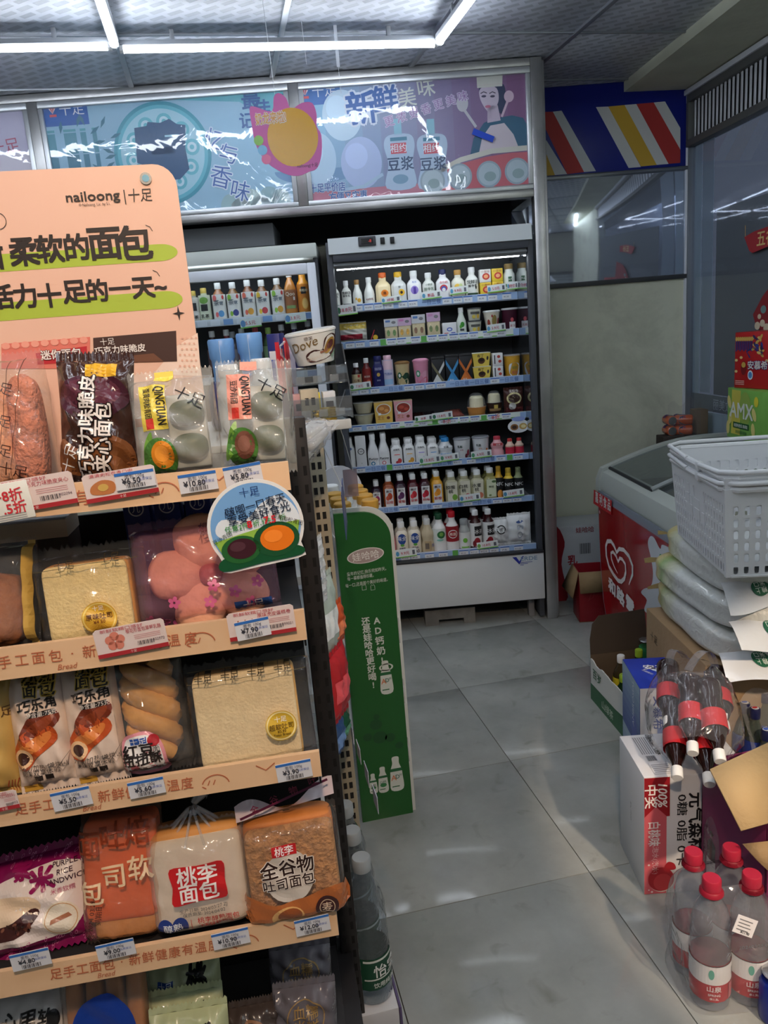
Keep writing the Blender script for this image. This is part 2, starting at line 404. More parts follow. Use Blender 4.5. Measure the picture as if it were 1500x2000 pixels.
bx('louvre_frame', (.018, 1.75, -.022, .04, 2.292, 2.325), m_fdark, win, .003)
bx('louvre_frame', (.018, .045, -.022, .04, 2.325, 2.50), m_fdark, win, .003)
sl = MB().box(-.0095, .0095, -.003, .003, 2.325, 2.505, .001).mesh('slat', mat((206, 210, 216), .4, .2))
for i in range(46):
    o = link(bpy.data.objects.new('slat', sl), win, (.062 + .036 * i, .006, 0), (0, 0, R(-12)))
bx('louvre_backing', (.03, 1.75, .025, .04, 2.32, 2.50), mat((24, 25, 27), .8), win, 0)
m_glass = film((240, 244, 248), .14, 1.1, .015, None, (190, 204, 224), 1.5)
MB().add([(.03, .013, .30), (1.75, .013, .30), (1.75, .013, 2.295), (.03, .013, 2.295)], [(0, 1, 2, 3)]).build('glass_pane', m_glass, win, label='tall clear shop window pane')
# things stuck on the outside of the pane
bx('vinyl_film', (.27, 1.75, .018, .020, 1.055, 1.955), mat((84, 86, 88), .5), win, 0, label='charcoal film on the window')
bx('vinyl_film', (.045, .115, .018, .020, 1.05, 2.29), mat((170, 188, 200), .4), win, 0)
bx('vinyl_film', (.125, .235, .018, .020, 1.06, 2.29), mat((150, 164, 178), .4), win, 0)
bx('vinyl_film', (.02, 1.75, .018, .020, .965, 1.05), mat((100, 106, 110), .5), win, 0)
bx('vinyl_film', (.02, 1.75, .018, .020, .30, .96), mat((180, 198, 204), .5), win, 0)
a = Art().text('吉生致美丽', .42, 1.005, .055, (178, 186, 190), 1, flip=True)
a.build('window_lettering', win, lambda x, y, d: (x, .0175 - d, y))
ext = bx('wall_outside', (-1.2, 5, 1.6, 1.7, 0, 4.0), mat((128, 136, 152), .8, var=(.8, .18)), None, 0, loc=WR.o, rot=(0, 0, WR.rz), kind='structure')
bx('ground_outside', (-1.2, 5, .1, 1.6, -.06, -.01), mat((90, 90, 92), .9), None, 0, loc=WR.o, rot=(0, 0, WR.rz), kind='structure')
d = bpy.data.lights.new('outdoor_fill', 'POINT'); d.energy = 220; d.color = (.78, .86, 1); d.shadow_soft_size = .15  # unseen lamp added to brighten the wall outside the window
o = bpy.data.objects.new('outdoor_fill', d); COL.objects.link(o); o.location = WR.w(1.2, .9, 3.2)
# red new-year hangings on the pane
def winpt(u, v): return WR.hit(u, v, .0)
red = thing('paper_banner', 'red paper fan banner with gold characters stuck on the window', 'banner', WR.w(0, -.002), (0, 0, WR.rz))
pts = [winpt(u, v) for u, v in ((1456, 463), (1475, 452), (1500, 443), (1540, 440), (1540, 476), (1500, 482), (1472, 494), (1466, 490))]
MB().prism(pts, -.004, -.001).build('paper', mat((176, 44, 52), .5), red)
x, z = winpt(1490, 465); Art().text('五谷', x + .035, z, .065, (226, 196, 130), 2, .02).build('lettering', red, lambda x, y, d: (x, -.0045 - d, y))
MB().tube([(winpt(1459, 462)[0], -.006, winpt(1459, 462)[1]), (winpt(1459, 440)[0], -.006, winpt(1459, 440)[1])], .0012).build('string', mat((200, 160, 90)), red)
red = thing('paper_lantern', 'red and cream cloud shaped paper ornament stuck on the window', 'ornament', WR.w(0, -.002), (0, 0, WR.rz))
pts = [winpt(u, v) for u, v in ((1473, 614), (1492, 578), (1510, 555), (1560, 540), (1560, 660), (1500, 650), (1480, 640))]
MB().prism(pts, -.004, -.001).build('paper', mat((150, 36, 46), .5), red)
a = Art()
for u, v, r, c in ((1482, 636, .022, (224, 206, 178)), (1492, 631, .020, (224, 206, 178)), (1500, 640, .024, (224, 206, 178)), (1494, 604, .022, (120, 150, 150)), (1486, 618, .014, (224, 206, 178))):
    x, z = winpt(u, v); a.ell(x, z, r, r * .8, c, 2)
a.build('print', red, lambda x, y, d: (x, -.0045 - d, y))

# ------------------------------------------------------------------ ceiling tube lights
m_tube = mat((236, 244, 255), .3, emit=TUBE_POWER); m_hous = mat((150, 154, 160), .5, .2)
hous_x = MB().box(-.585, .585, -.017, .017, .013, .030, .002).mesh('housing', m_hous)
tube_x = MB().tube([(-.575, 0, .004), (.575, 0, .004)], .012, 10).mesh('tube', m_tube)
cap_x = MB().tube([(-.0065, 0, .006), (.0065, 0, .006)], .0165, 10).mesh('end_cap', mat((220, 222, 224), .5))
def tube_light(x, y, rz, label):
    t = thing('tube_light', label, 'light', (x, y, 2.553), (0, 0, rz), 'ceiling tube lights')
    for n, me in (('housing', hous_x), ('tube', tube_x)): link(bpy.data.objects.new(n, me), t)
    for s_ in (-.4, .4): bx('mounting_clip', (s_ - .008, s_ + .008, -.007, .007, .030, .066), m_hous, t, .001)
    for s_ in (-.5815, .5815): link(bpy.data.objects.new('end_cap', cap_x), t, (s_, 0, 0))
for k, x in enumerate((-2.85, -1.65, -.45)):
    tube_light(x, -.35, R(-1.5), ['cool white ceiling tube above the far left sign panel', 'cool white ceiling tube running above the bamboo sign panel', 'cool white ceiling tube running above the egg sign panel'][k])
for x in (-1.052, .142):
    tube_light(x, -.965, R(90), 'cool white ceiling tube pointing from the sign panels to the shop front')
for x in (-3.2, -1.052, .142):
    for y in (-2.3, -3.6, -4.9):
        if y == -3.6 and x == .142: continue
        tube_light(x, y, R(90), 'cool white ceiling tube over the shop floor on the bread side')
for y in (-2.4, -3.7, -5.0): tube_light(1.15, y, R(90), 'cool white ceiling tube added as fill over the window side of the shop')  # fill tubes added to light the wall and stock on the right
for x in (-1.65, -.45): tube_light(x, -2.95, 0, 'cool white ceiling tube crossing the shop behind the end cap')

# ================================================================== SIGN GANTRY
m_steel = mat((176, 176, 176), .33, .85, bump=(140, .03), var=(7, .12))
m_alu = mat((198, 202, 206), .35, .7)
gan = thing('sign_gantry', 'brushed steel frame over the fridges with a floor to ceiling post', 'frame', FG.o, (0, 0, FG.rz))
bx('post', (.0, .052, -.0, .06, 0, 2.618), m_steel, gan, .003)
bx('post_flange', (.052, .066, .02, .06, 0, 2.61), m_steel, gan, .002)
bx('top_beam', (-3.0, .0, .0, .05, 2.585, 2.618), m_steel, gan, .003)
bx('bottom_beam', (-3.0, .0, .0, .07, 2.045, 2.078), m_steel, gan, .003)
for x in (-1.045, -2.18): bx('mullion', (x - .022, x + .022, .0, .05, 2.078, 2.585), m_steel, gan, .003)
bx('side_return', (-.01, .05, .06, .48, 2.05, 2.618), m_steel, gan, .002)
bx('cavity_shade', (-2.9, -.012, .47, .48, 1.96, 2.6), mat((26, 27, 30), .8), gan, 0)  # dark sheet added for the shade in the deep space above the fridges
def pg(u, v, y=.012): return FG.hit(u, v, y)
m_cover = film((255, 255, 255), .05, 1.0, .03, (7, .10), (200, 205, 225), 1.5)
def panel(name, x0, x1, back, label):
    t = thing('lightbox_sign', label, 'sign', FG.o, (0, 0, FG.rz))
    bx('board', (x0 + .01, x1 - .01, .016, .03, 2.09, 2.575), mat(back, .5), t, 0)
    for d in ((x0, x1, .0, .03, 2.557, 2.585), (x0, x1, .0, .03, 2.078, 2.1), (x0, x0 + .022, .0, .03, 2.1, 2.557), (x1 - .022, x1, .0, .03, 2.1, 2.557)):
        bx('frame_rail', d, m_alu, t, .004)
    def fn(u, v):
        x = x0 + .02 + (x1 - x0 - .04) * u; z = 2.095 + .468 * v
        return (x, .009 + .0016 * math.sin(9 * x + 3 * z) * math.sin(13 * z + 5 * x), z)
    MB().grid(fn, 40, 16).build('clear_cover', m_cover, t, label='loose clear film over the sign')
    return t
MAPG = lambda x, y, d: (x, .0155 - d, y)
# bamboo panel
pb = panel('sign_panel', -2.158, -1.067, (150, 190, 214), 'pale blue lit sign panel with bamboo and a tea roundel')
S = FG.scale(300, 300)
a = Art()
X0, X1, Z0, Z1 = -2.14, -1.085, 2.098, 2.560
a.poly([(X1 - .52, Z1), (X1, Z1), (X1, Z1 - .16), (X1 - .2, Z1 - .03)], (96, 176, 192), 1)
x, z = pg(125, 215); a.rect(x - .1, z - .062, x + .1, Z1, (30, 92, 172), 2)
def brand(a, u, v, c=(225, 232, 240), s=1.0):
    x, z = pg(u, v); a.text('十足', x + .025 * s, z, .05 * s, c, 4)
    cx, cz = pg(u - 27 * s, v + 1)
    for k in range(5): a.poly([(cx, cz - .018 * s), (cx + .026 * s * math.sin(R(-44 + 18 * k)), cz - .018 * s + .036 * s * math.cos(R(-44 + 18 * k))), (cx + .026 * s * math.sin(R(-28 + 18 * k)), cz - .018 * s + .036 * s * math.cos(R(-28 + 18 * k)))], (226, 90, 90) if k % 2 else (236, 214, 214), 4)
    a.rect(cx - .014, cz - .03, cx + .016, cz - .02, (214, 80, 84), 4)
brand(a, 128, 213)
for u, w_ in ((105, 16), (142, 26), (168, 12), (190, 9)):       # bamboo stems with joints
    z = 2.1; k = 0
    x, _ = pg(u, 300)
    while z < 2.47:
        a.rect(x - w_ / S / 2, z, x + w_ / S / 2, min(z + .085, 2.47), ((70, 140, 160), (86, 156, 172), (52, 120, 146))[k % 3], 2); z += .09; k += 1
for u, v, an in [(176, 262, 35), (182, 280, 8), (196, 250, 60), (200, 290, -25), (205, 310, 15), (180, 320, -40), (215, 270, 20), (150, 248, 70), (165, 245, 110), (118, 262, 80), (205, 330, 30)]:
    x, z = pg(u, v); r = R(an); l_ = .055
    a.poly([(x, z), (x + l_ * .5 * math.cos(r) - .008 * math.sin(r), z + l_ * .5 * math.sin(r) + .008 * math.cos(r)), (x + l_ * math.cos(r), z + l_ * math.sin(r)), (x + l_ * .5 * math.cos(r) + .008 * math.sin(r), z + l_ * .5 * math.sin(r) - .008 * math.cos(r))], (46, 112, 136), 3)
cx, cz = pg(318, 300); rr_ = 103 / S
def arc_clip(cx, cz, r, c, lay):
    pts = []
    for i in range(64):
        t = 2 * math.pi * i / 64; pts.append((cx + r * math.cos(t), max(Z0 + .002, min(Z1 - .002, cz + r * math.sin(t)))))
    a.poly(pts, c, lay)
arc_clip(cx, cz, rr_, (58, 150, 172), 2); arc_clip(cx, cz, rr_ * .93, (92, 178, 198), 3); arc_clip(cx, cz, rr_ * .86, (158, 204, 220), 4)
for i in range(10):                                            # cloud scrolls around the roundel
    t = R(i * 36 + 8); x, z = cx + rr_ * .62 * math.cos(t), cz + rr_ * .62 * math.sin(t)
    if Z0 + .03 < z < Z1 - .03:
        for q in (1, .62, .3): a.ell(x, z, .034 * q, .034 * q, (96, 178, 196) if q != .62 else (186, 216, 228), 5 + (q < 1) + (q < .5), 16)
a.poly([pg(u, v) for u, v in ((262, 250), (286, 246), (288, 238), (312, 240), (330, 232), (345, 242), (362, 244), (362, 290), (370, 330), (352, 350), (330, 352), (300, 330), (268, 318))], (20, 76, 120), 8)
a.rect(*pg(296, 302), *pg(340, 285), (20, 76, 120), 8); a.rect(*pg(322, 268), *pg(348, 262), (150, 200, 220), 9)
for t, u, v, h in (('最', 490, 195, 38), ('佳', 512, 212, 34), ('记', 482, 235, 30)): x, z = pg(u, v); a.text(t, x, z, h / S, (24, 84, 150), 5, .03)
for t, u, v, h in (('忆', 420, 272, 40), ('与', 446, 300, 38), ('香', 432, 345, 44), ('味', 470, 372, 40)): x, z = pg(u, v); a.text(t, x, z, h / S, (56, 96, 168), 6, .0, -.3, halo=((206, 222, 236), .05))
for u, v, c in ((450, 395, (150, 184, 190)), (490, 385, (170, 196, 196)), (525, 380, (140, 176, 184)), (470, 402, (190, 204, 206)), (510, 398, (182, 200, 204)), (548, 385, (160, 186, 190))):
    x, z = pg(u, v); a.blob([(x - .04, max(Z0, z - .025)), (x + .04, max(Z0, z - .03)), (x + .035, z + .02), (x, z + .035), (x - .03, z + .02)], c, 4)
a.build('printed_sheet', pb, MAPG, .35)
# egg and soy milk panel
pe = panel('sign_panel', -1.023, .0, (152, 170, 206), 'lilac lit sign panel with eggs and a cook in a white hat')
S = FG.scale(820, 250); X0, X1, Z0, Z1 = -1.0, -.022, 2.1, 2.560
a = Art()
NB = 12
for i in range(NB):
    t = i / (NB - 1); c = tuple(int(p + (q - p) * t) for p, q in zip((140, 186, 216), (126, 84, 128)))
    a.rect(X0 + (X1 - X0) * i / NB, Z0, X0 + (X1 - X0) * (i + 1) / NB, Z1, c, 1)
x, z = pg(617, 180); a.rect(X0, z - .05, x + .105, Z1, (38, 104, 178), 3); brand(a, 622, 177)
a.ell(*pg(620, 330), 92 / S, 30 / S, (110, 150, 190), 2, 30, 0, 180, 360)
for u, v, rx, ry, c in ((668, 225, 42, 50, (190, 216, 234)), (622, 310, 38, 52, (178, 206, 228)), (706, 318, 44, 52, (172, 190, 226))):
    x, z = pg(u, v); a.ell(x, z, rx / S, ry / S, c, 4, 30); a.ell(x - .02, z + .03, rx / S * .55, ry / S * .5, tuple(min(255, k + 14) for k in c), 5, 24)
a.stroke([pg(u, v) for u, v in ((592, 345), (620, 366), (665, 372), (710, 364), (748, 340))], .014, (168, 196, 220), 6)
for t, u, v, h, c, hc in (('新', 706, 210, 62, (24, 92, 170), (214, 226, 240)), ('鲜', 752, 193, 50, (24, 92, 170), (214, 226, 240))):
    x, z = pg(u, v); a.text(t, x, z, h / S, c, 8, .03, .06, halo=(hc, .09))
for t, u, v, h in (('美', 795, 190, 36), ('味', 832, 170, 36)): x, z = pg(u, v); a.text(t, x, z, h / S, (214, 220, 214), 8, .01, .12)
for i, t in enumerate('更浓更香更美味'):
    x, z = pg(760 + 24 * i, 237 - 8.2 * i); a.text(t, x, z, 20 / S, (150, 116, 172), 8, .0, .22, halo=((206, 196, 222), .06))
for u in (782, 846):                                           # soy milk pouches
    x, z = pg(u, 310)
    a.blob([(x - .07, z - .12), (x + .06, z - .12), (x + .055, z - .02), (x + .068, z + .06), (x + .045, z + .10), (x - .045, z + .10), (x - .07, z + .06), (x - .055, z - .02)], (176, 200, 224), 5)
    a.rect(x - .02, z + .10, x + .014, z + .165, (134, 190, 212), 5); a.rect(x - .04, z + .075, x + .035, z + .09, (60, 128, 160), 6)
    a.text('相约', x - .005, z + .045, .034, (226, 232, 240), 7, .01); a.rect(x - .04, z + .022, x + .03, z + .066, (206, 74, 92), 6)
    a.text('豆浆', x, z - .02, .055, (38, 70, 110), 7, .02, 0.0)
    a.ell(x - .005, z - .085, .035, .02, (120, 160, 190), 6)
for t, u, v, h, w_ in (('十足平价店', 640, 366, 18, 76), ('方便又实惠', 680, 383, 19, 82)):
    x, z = pg(u, v); a.text(t, x, z, h / S, (40, 88, 160), 8, .02, w=w_ / S, halo=((206, 220, 236), .06))
# rice bowls band and cook
a.poly([pg(u, v) for u, v in ((845, 346), (890, 322), (950, 306), (1000, 298), (1036, 296), (1036, 368), (845, 385))], (196, 92, 104), 4)
a.stroke([pg(u, v) for u, v in ((850, 338), (900, 312), (960, 295), (1036, 288))], .022, (206, 206, 196), 5)
a.poly([pg(u, v) for u, v in ((578, 378), (845, 356), (845, 385), (578, 402))], (190, 120, 140), 2)
for u, v in ((845, 354), (898, 345), (955, 340), (1010, 334)):
    x, z = pg(u, v); a.ell(x, z, 27 / S, 27 / S, (150, 170, 186), 6, 26); a.ell(x, z, 23 / S, 23 / S, (176, 196, 206), 7, 26); a.ell(x + .005, z - .01, 13 / S, 10 / S, (140, 166, 172), 8, 18)
a.poly([pg(u, v) for u, v in ((918, 305), (925, 270), (945, 240), (962, 232), (1000, 225), (1022, 230), (1033, 250), (1035, 288), (970, 298))], (28, 92, 124), 3)
a.poly([pg(u, v) for u, v in ((935, 302), (942, 268), (958, 245), (985, 240), (1003, 262), (1012, 285), (975, 292))], (206, 196, 206), 4)
a.blob([pg(u, v) for u, v in ((938, 165), (960, 163), (984, 165), (988, 200), (982, 218), (975, 220), (940, 190))], (30, 46, 84), 5)
a.blob([pg(u, v) for u, v in ((937, 175), (950, 168), (970, 172), (974, 195), (966, 212), (954, 218), (944, 206), (937, 190))], (202, 190, 208), 6)
a.poly([pg(u, v) for u, v in ((952, 208), (972, 205), (978, 235), (952, 240))], (196, 182, 202), 6)
a.poly([pg(u, v) for u, v in ((930, 138), (982, 134), (981, 168), (932, 172))], (206, 208, 200), 7); a.rect(*pg(931, 167), *pg(983, 163), (196, 96, 112), 8)
for u in (945, 962):
    x, z = pg(u, 188); a.ell(x, z, .011, .005, (60, 56, 84), 8, 12); a.stroke([(x - .014, z + .012), (x, z + .018), (x + .014, z + .012)], .004, (70, 60, 80), 8)
x, z = pg(953, 208); a.ell(x, z, .013, .006, (196, 110, 140), 8, 14)
a.ell(*pg(903, 202), .026, .034, (196, 196, 204), 7, 18); a.stroke([pg(905, 212), pg(930, 248)], .012, (196, 196, 204), 7)
a.ell(*pg(994, 188), .022, .024, (206, 180, 200), 7, 18); a.stroke([pg(992, 196), pg(980, 228)], .010, (206, 180, 200), 7)
a.build('printed_sheet', pe, MAPG, .35)
pl_ = panel('sign_panel', -3.0, -2.202, (186, 182, 206), 'mauve lit sign panel beyond the bamboo panel')
a = Art()
x, z = pg(22, 285); a.text('十足', x - .03, z, .06, (170, 70, 100), 3, .0, .1); x, z = pg(15, 310); a.ell(x, z - .03, .16, .05, (206, 200, 214), 2)
a.build('printed_sheet', pl_, MAPG, .35)
tape = thing('tape_strip', 'strip of bright blue tape stuck across the cook on the sign', 'tape', FG.w(*[0, 0]), (0, 0, FG.rz))
x, z = pg(944, 264, .0); bx('tape', (-.05, .05, -.0015, 0, -.013, .013), mat((12, 70, 196), .35), tape, 0, loc=(x, .004, z), rot=(0, R(24), 0))
# ================================================================== PRODUCT BUILDERS (front faces local -y, base at z 0)
def cyl_map(r, sq=0.0):
    """wrap flat print round a bottle: x = arc length from the front, y = height"""
    def mp(x, y, d):
        t = x / r
        if sq:
            n = 2 + sq * 6; ca, sa = math.cos(t - math.pi / 2), math.sin(t - math.pi / 2)
            k = 1.0 / (abs(ca) ** n + abs(sa) ** n) ** (1.0 / n)
        else: k, ca, sa = 1.0, math.cos(t - math.pi / 2), math.sin(t - math.pi / 2)
        rr = r * k + d
        return (rr * ca, rr * sa, y)
    return mp
WHITE = (232, 234, 234)
def bottle(name, label, cat, loc, rz, r, h, body=WHITE, cap=WHITE, group=None, shape='milk', lab=None, labc=WHITE, text=(), marks=(), sq=0.0, clear=None, rough=.25, n=16):
    t = thing(name, label, cat, loc, (0, 0, rz), group)
    ch = min(.16 * h, .026); cr = r * .52; z1 = h - ch
    if shape == 'milk': pf = [(.9, .0), (1, .02), (1, .62), (.96, .70), (.72, .80), (.48, .87), (.46, 1)]
    elif shape == 'slim': pf = [(.9, .0), (1, .02), (1, .45), (.9, .6), (.6, .78), (.48, .88), (.46, 1)]
    elif shape == 'juice': pf = [(.92, .0), (1, .02), (1, .72), (.9, .80), (.58, .88), (.54, 1)]
    elif shape == 'wide': pf = [(.9, .0), (1, .03), (1, .70), (.92, .80), (.7, .88), (.66, 1)]; cr = r * .72
    elif shape == 'pet': pf = [(.82, .0), (.98, .03), (1, .10), (.97, .12), (1, .15), (1, .62), (.93, .68), (.97, .72), (.80, .83), (.45, .93), (.40, 1)]; cr = r * .47
    elif shape == 'jug': pf = [(.9, .0), (1, .03), (1, .30), (.86, .40), (.86, .48), (.98, .58), (.98, .70), (.6, .86), (.5, 1)]
    elif shape == 'soda': pf = [(.80, .0), (.97, .03), (1, .08), (1, .20), (.90, .28), (.93, .36), (1, .44), (1, .60), (.93, .70), (.66, .84), (.40, .93), (.38, 1)]; cr = r * .46
    elif shape == 'can': pf = [(.78, 0), (.98, .05), (1, .1), (1, .93), (.86, 1)]; cr = 0
    pro = [(a * r, b * z1) for a, b in pf]
    MB().lathe(pro, n, sq=sq).build('body', clear or mat(body, rough, coat=.3), t)
    if cr:
        MB().lathe([(cr * .97, z1 - .003), (cr, z1), (cr, h - .003), (cr * .9, h)], n).build('cap', mat(cap, .4), t)
    if lab:
        z0, z2 = lab[0] * h, lab[1] * h
        lm = MB().lathe([(r * 1.012, z0), (r * 1.012, z2)], n, sq=sq)
        lm.f = lm.f[:-2]; lb = lm.build('label', mat(labc, .5), t)
        par = lb
    else: par = t
    if text or marks:
        a = Art()
        for mk in marks:
            if mk[0] == 'e': a.ell(mk[1] * r, mk[2] * h, mk[3] * r, mk[4] * h, mk[5], mk[6] if len(mk) > 6 else 1, 18)
            elif mk[0] == 'r': a.rect(mk[1] * r, mk[2] * h, mk[3] * r, mk[4] * h, mk[5], mk[6] if len(mk) > 6 else 1, max(6, int((mk[3] - mk[1]) * 6)), 1)
        for tx in text:
            a.text(tx[0], tx[4] * r if len(tx) > 4 else 0, tx[1] * h, tx[2] * h, tx[3], 4, .012)
        a.build('print', par, cyl_map(r * 1.02, sq), .5)
    return t
def carton(name, label, cat, loc, rz, w, d, h, colr, group=None, art=None, lid=None, taper=1.0, rough=.45):
    t = thing(name, label, cat, loc, (0, 0, rz), group)
    if taper == 1.0: bx('body', (-w / 2, w / 2, 0, d, 0, h), mat(colr, rough), t, .0015)
    else:
        k = taper; MB().add([(x * s_, d / 2 + y * s_, z) for z, s_ in ((0, k), (h, 1)) for x, y in ((-w / 2, -d / 2), (w / 2, -d / 2), (w / 2, d / 2), (-w / 2, d / 2))],
            [(0, 3, 2, 1), (4, 5, 6, 7), (0, 1, 5, 4), (1, 2, 6, 5), (2, 3, 7, 6), (3, 0, 4, 7)]).build('body', mat(colr, rough), t)
    if lid: bx('lid', (-w / 2 - .001, w / 2 + .001, -.001, d + .001, h, h + lid[0]), mat(lid[1], .4), t, .0015)
    if art:
        a = Art(); art(a, w, h)
        if taper == 1.0: a.build('print', t)
        else:
            k = taper
            a.build('print', t, lambda x, y, e: (x * (k + (1 - k) * y / h), d / 2 - d / 2 * (k + (1 - k) * y / h) - e, y))
    return t
def cup(name, label, cat, loc, rz, r, h, colr, lid, group=None, art=None, dome=0.0, taper=.8, band=None, clear=None):
    t = thing(name, label, cat, loc, (0, 0, rz), group)
    MB().lathe([(r * taper * .96, 0), (r * taper, .002), (r * .97, h * .93), (r, h * .93), (r, h * .96)], 20).build('body', clear or mat(colr, .35), t)
    p = [(r * 1.03, h * .94), (r * 1.03, h), (r * .95, h + .003)]
    if dome: p = [(r * 1.03, h * .94), (r * 1.03, h)] + [(r * .95 * math.cos(R(q)) ** .6, h + dome * math.sin(R(q))) for q in (5, 30, 60, 80, 88)]
    MB().lathe(p, 20).build('lid', mat(lid, .3) if not isinstance(lid, bpy.types.Material) else lid, t)
    if art:
        a = Art(); art(a, r, h)
        a.build('print', t, lambda x, y, d: ((r * (taper + (1 - taper) * y / h) + d + .0008) * math.sin(x / r), -(r * (taper + (1 - taper) * y / h) + d + .0008) * math.cos(x / r), y))
    return t
def pillow(w, h, d, nu=16, nv=20, seed=0, wr=.003, pu=2.6, pv=3.2):
    """front half surface of a filled bag; returns f(u,v) in -1..1 giving half thickness"""
    rnd = random.Random(seed); ph = [rnd.uniform(0, 6.28) for _ in range(8)]
    def th(u, v):
        q = .55 if pu < 4.5 else .38
        e = max(0.0, 1 - abs(u) ** pu) ** q * max(0.0, 1 - abs(v) ** pv) ** q
        wv = math.sin(7 * u + 5 * v + ph[0]) * math.sin(6 * v - 3 * u + ph[1]) + .7 * math.sin(15 * u + ph[2]) * (abs(v) ** 3) * 1.6 + .5 * math.sin(11 * v + 9 * u + ph[3])
        return d / 2 * e + wr * wv * min(1, e * 2.2 + .0)
    return th
def bag(name, parent, w, h, d, m, seed=0, wr=.003, pu=2.6, pv=3.2, seal=.012, nu=26, nv=32, zig=True, waist=0.0, jag=.0, y0=0.0):
    """sealed pillow bag standing on its lower seal, front towards -y; returns the surface map for print"""
    th = pillow(w, h, d, nu, nv, seed, wr, pu, pv); hh = h - 2 * seal; mb = MB()
    def xw(u, v): return u * w / 2 * (1 - waist * (1 - abs(v) ** 2)) if waist else u * w / 2
    f = lambda u, v: (xw(2 * u - 1, 2 * v - 1), y0 - th(2 * u - 1, 2 * v - 1) - .0004, seal + hh * v)
    g_ = lambda u, v: (xw(2 * u - 1, 2 * v - 1), y0 + th(2 * u - 1, 2 * v - 1) + .0004, seal + hh * v)
    mb.grid(f, nu, nv); mb.grid(g_, nu, nv, True)
    rnd = random.Random(seed + 5)
    for z0, z1 in ((seal, 0.0), (h - seal, h)):               # crimped seals with a saw edge
        n = 40
        vs = []; 
        for i in range(n + 1):
            x = -w / 2 + w * i / n; y = y0 + .0012 * math.sin(i * .9 + seed)
            zz = z1 + (.0022 * (1 if i % 2 else -1) if zig else 0) + jag * rnd.uniform(-1, 1)
            vs += [(x, y, z0), (x, y, zz)]
        mb.add(vs, [(2 * i, 2 * i + 2, 2 * i + 3, 2 * i + 1) for i in range(n)])
    mb.build(name, m, parent, smooth=50)
    def mp(x, y, e):
        u = max(-1, min(1, x / (w / 2))); v = max(-1, min(1, 2 * (y - seal) / hh - 1))
        return (x, y0 - th(u, v) - .0011 - e, y)
    mp.fine = .0065
    return mp

# ================================================================== OPEN DISPLAY FRIDGE
m_grey = mat((66, 69, 76), .45); m_fw = mat((206, 212, 214), .4); m_int = mat((66, 68, 70), .6)
fr = thing('display_fridge', 'open multideck display fridge with white fascia and grey sides', 'fridge', FG.o, (0, 0, FG.rz))
XL, XR = -.965, -.012
bx('side_panel', (XL, XL + .028, .0, .46, .06, 1.915), m_grey, fr, .004)
bx('side_panel', (XR - .026, XR, .0, .46, .02, 1.925), m_grey, fr, .004)
bx('mirror_liner', (XR - .029, XR - .026, .03, .44, .38, 1.80), mat((160, 166, 172), .06, .95), fr, 0, label='mirrored inner side')
bx('back_panel', (XL + .028, XR - .026, .44, .46, .12, 1.90), m_int, fr, 0)
fas = MB().prism([(-.02, 1.86), (-.01, 1.93), (.43, 1.955), (.43, 1.90), (.02, 1.855)], XL + .012, XR - .008, 'X').build('top_fascia', m_fw, fr)
bx('lower_trim', (XL + .028, XR - .026, -.012, .03, 1.825, 1.862), m_grey, fr, .003)
x, z = FG.hit(717, 471, -.02)
dp = bx('temperature_display', (x - .04, x + .04, -.026, -.012, z - .021, z + .021), mat((70, 70, 74), .4), fr, .004)
bx('screen', (x - .027, x + .027, -.0275, -.0255, z - .012, z + .012), mat((14, 12, 14), .2), dp, 0)
Art().text('-8', x + .012, z, .016, (255, 70, 60), 2, .01).build('digits', dp, lambda x, y, d: (x, -.0275 - d, y))
for u, v in ((747, 470), (766, 469)):
    x, z = FG.hit(u, v, -.02); bx('rocker_switch', (x - .010, x + .010, -.026, -.012, z - .014, z + .014), mat((30, 31, 34), .4), fr, .002)
# rolled night blind and its strip lamp
zbl = FG.hit(830, 509, .085)[1]
bl = MB().prism([(.01, 1.826), (.045, 1.824), (.08, zbl + .03), (.092, zbl), (.08, zbl), (.055, zbl + .015), (.03, 1.80), (.0, 1.81)], XL + .03, XR - .03, 'X').build('night_blind', mat((150, 154, 158), .5), fr)
bx('blind_rail', (XL + .03, XR - .03, .076, .096, zbl - .008, zbl + .004), mat((200, 204, 206), .3, .4), bl, .003)
bx('blind_clip', (-.50, -.445, .066, .078, zbl - .008, zbl + .012), mat((210, 214, 216), .3), bl, .003)
bx('strip_lamp', (XL + .04, XR - .04, .12, .14, 1.80, 1.815), mat((240, 248, 255), .3, emit=7.0), fr, .002)
MB().tube([FG.hit(676, 517, .07)[:1] + (.07,) + FG.hit(676, 517, .07)[1:], FG.hit(690, 530, .07)[:1] + (.07,) + FG.hit(690, 530, .07)[1:], FG.hit(699, 521, .07)[:1] + (.075,) + FG.hit(699, 521, .07)[1:]], .0022, 6).build('loose_wire', mat((200, 204, 208), .4), fr)
# kick panel, base
pt = .366
bx('front_panel', (XL + .01, XR - .002, -.025, .03, .122, pt), m_fw, fr, .004)
bx('bumper', (XL + .01, XR - .002, -.03, .02, pt, pt + .012), mat((40, 42, 46), .5), fr, .003)
bx('base_tray', (XL + .03, XR - .03, .03, .44, .10, .36), mat((30, 31, 33), .7), fr, 0)
for x in (XL + .05, XR - .07): bx('foot', (x, x + .03, .06, .10, 0, .10), mat((140, 142, 144), .5), fr, .003)
a = Art(); x, z = FG.hit(1028, 1093, -.026)
a.text('ERDE', x + .014, z + .006, .026, (120, 150, 176), 2, .015, w=.082); a.poly([(x - .07, z + .018), (x - .05, z + .018), (x - .035, z - .006), (x - .02, z + .02), (x - .012, z + .02), (x - .036, z - .022)], (30, 44, 150), 2)
for k in range(3): a.rect(x - .032, z - .014 - .007 * k, x + .03 - .022 * k, z - .0115 - .007 * k, (30, 44, 150), 2)
a.build('maker_mark', fr, lambda x, y, d: (x, -.0255 - d, y))
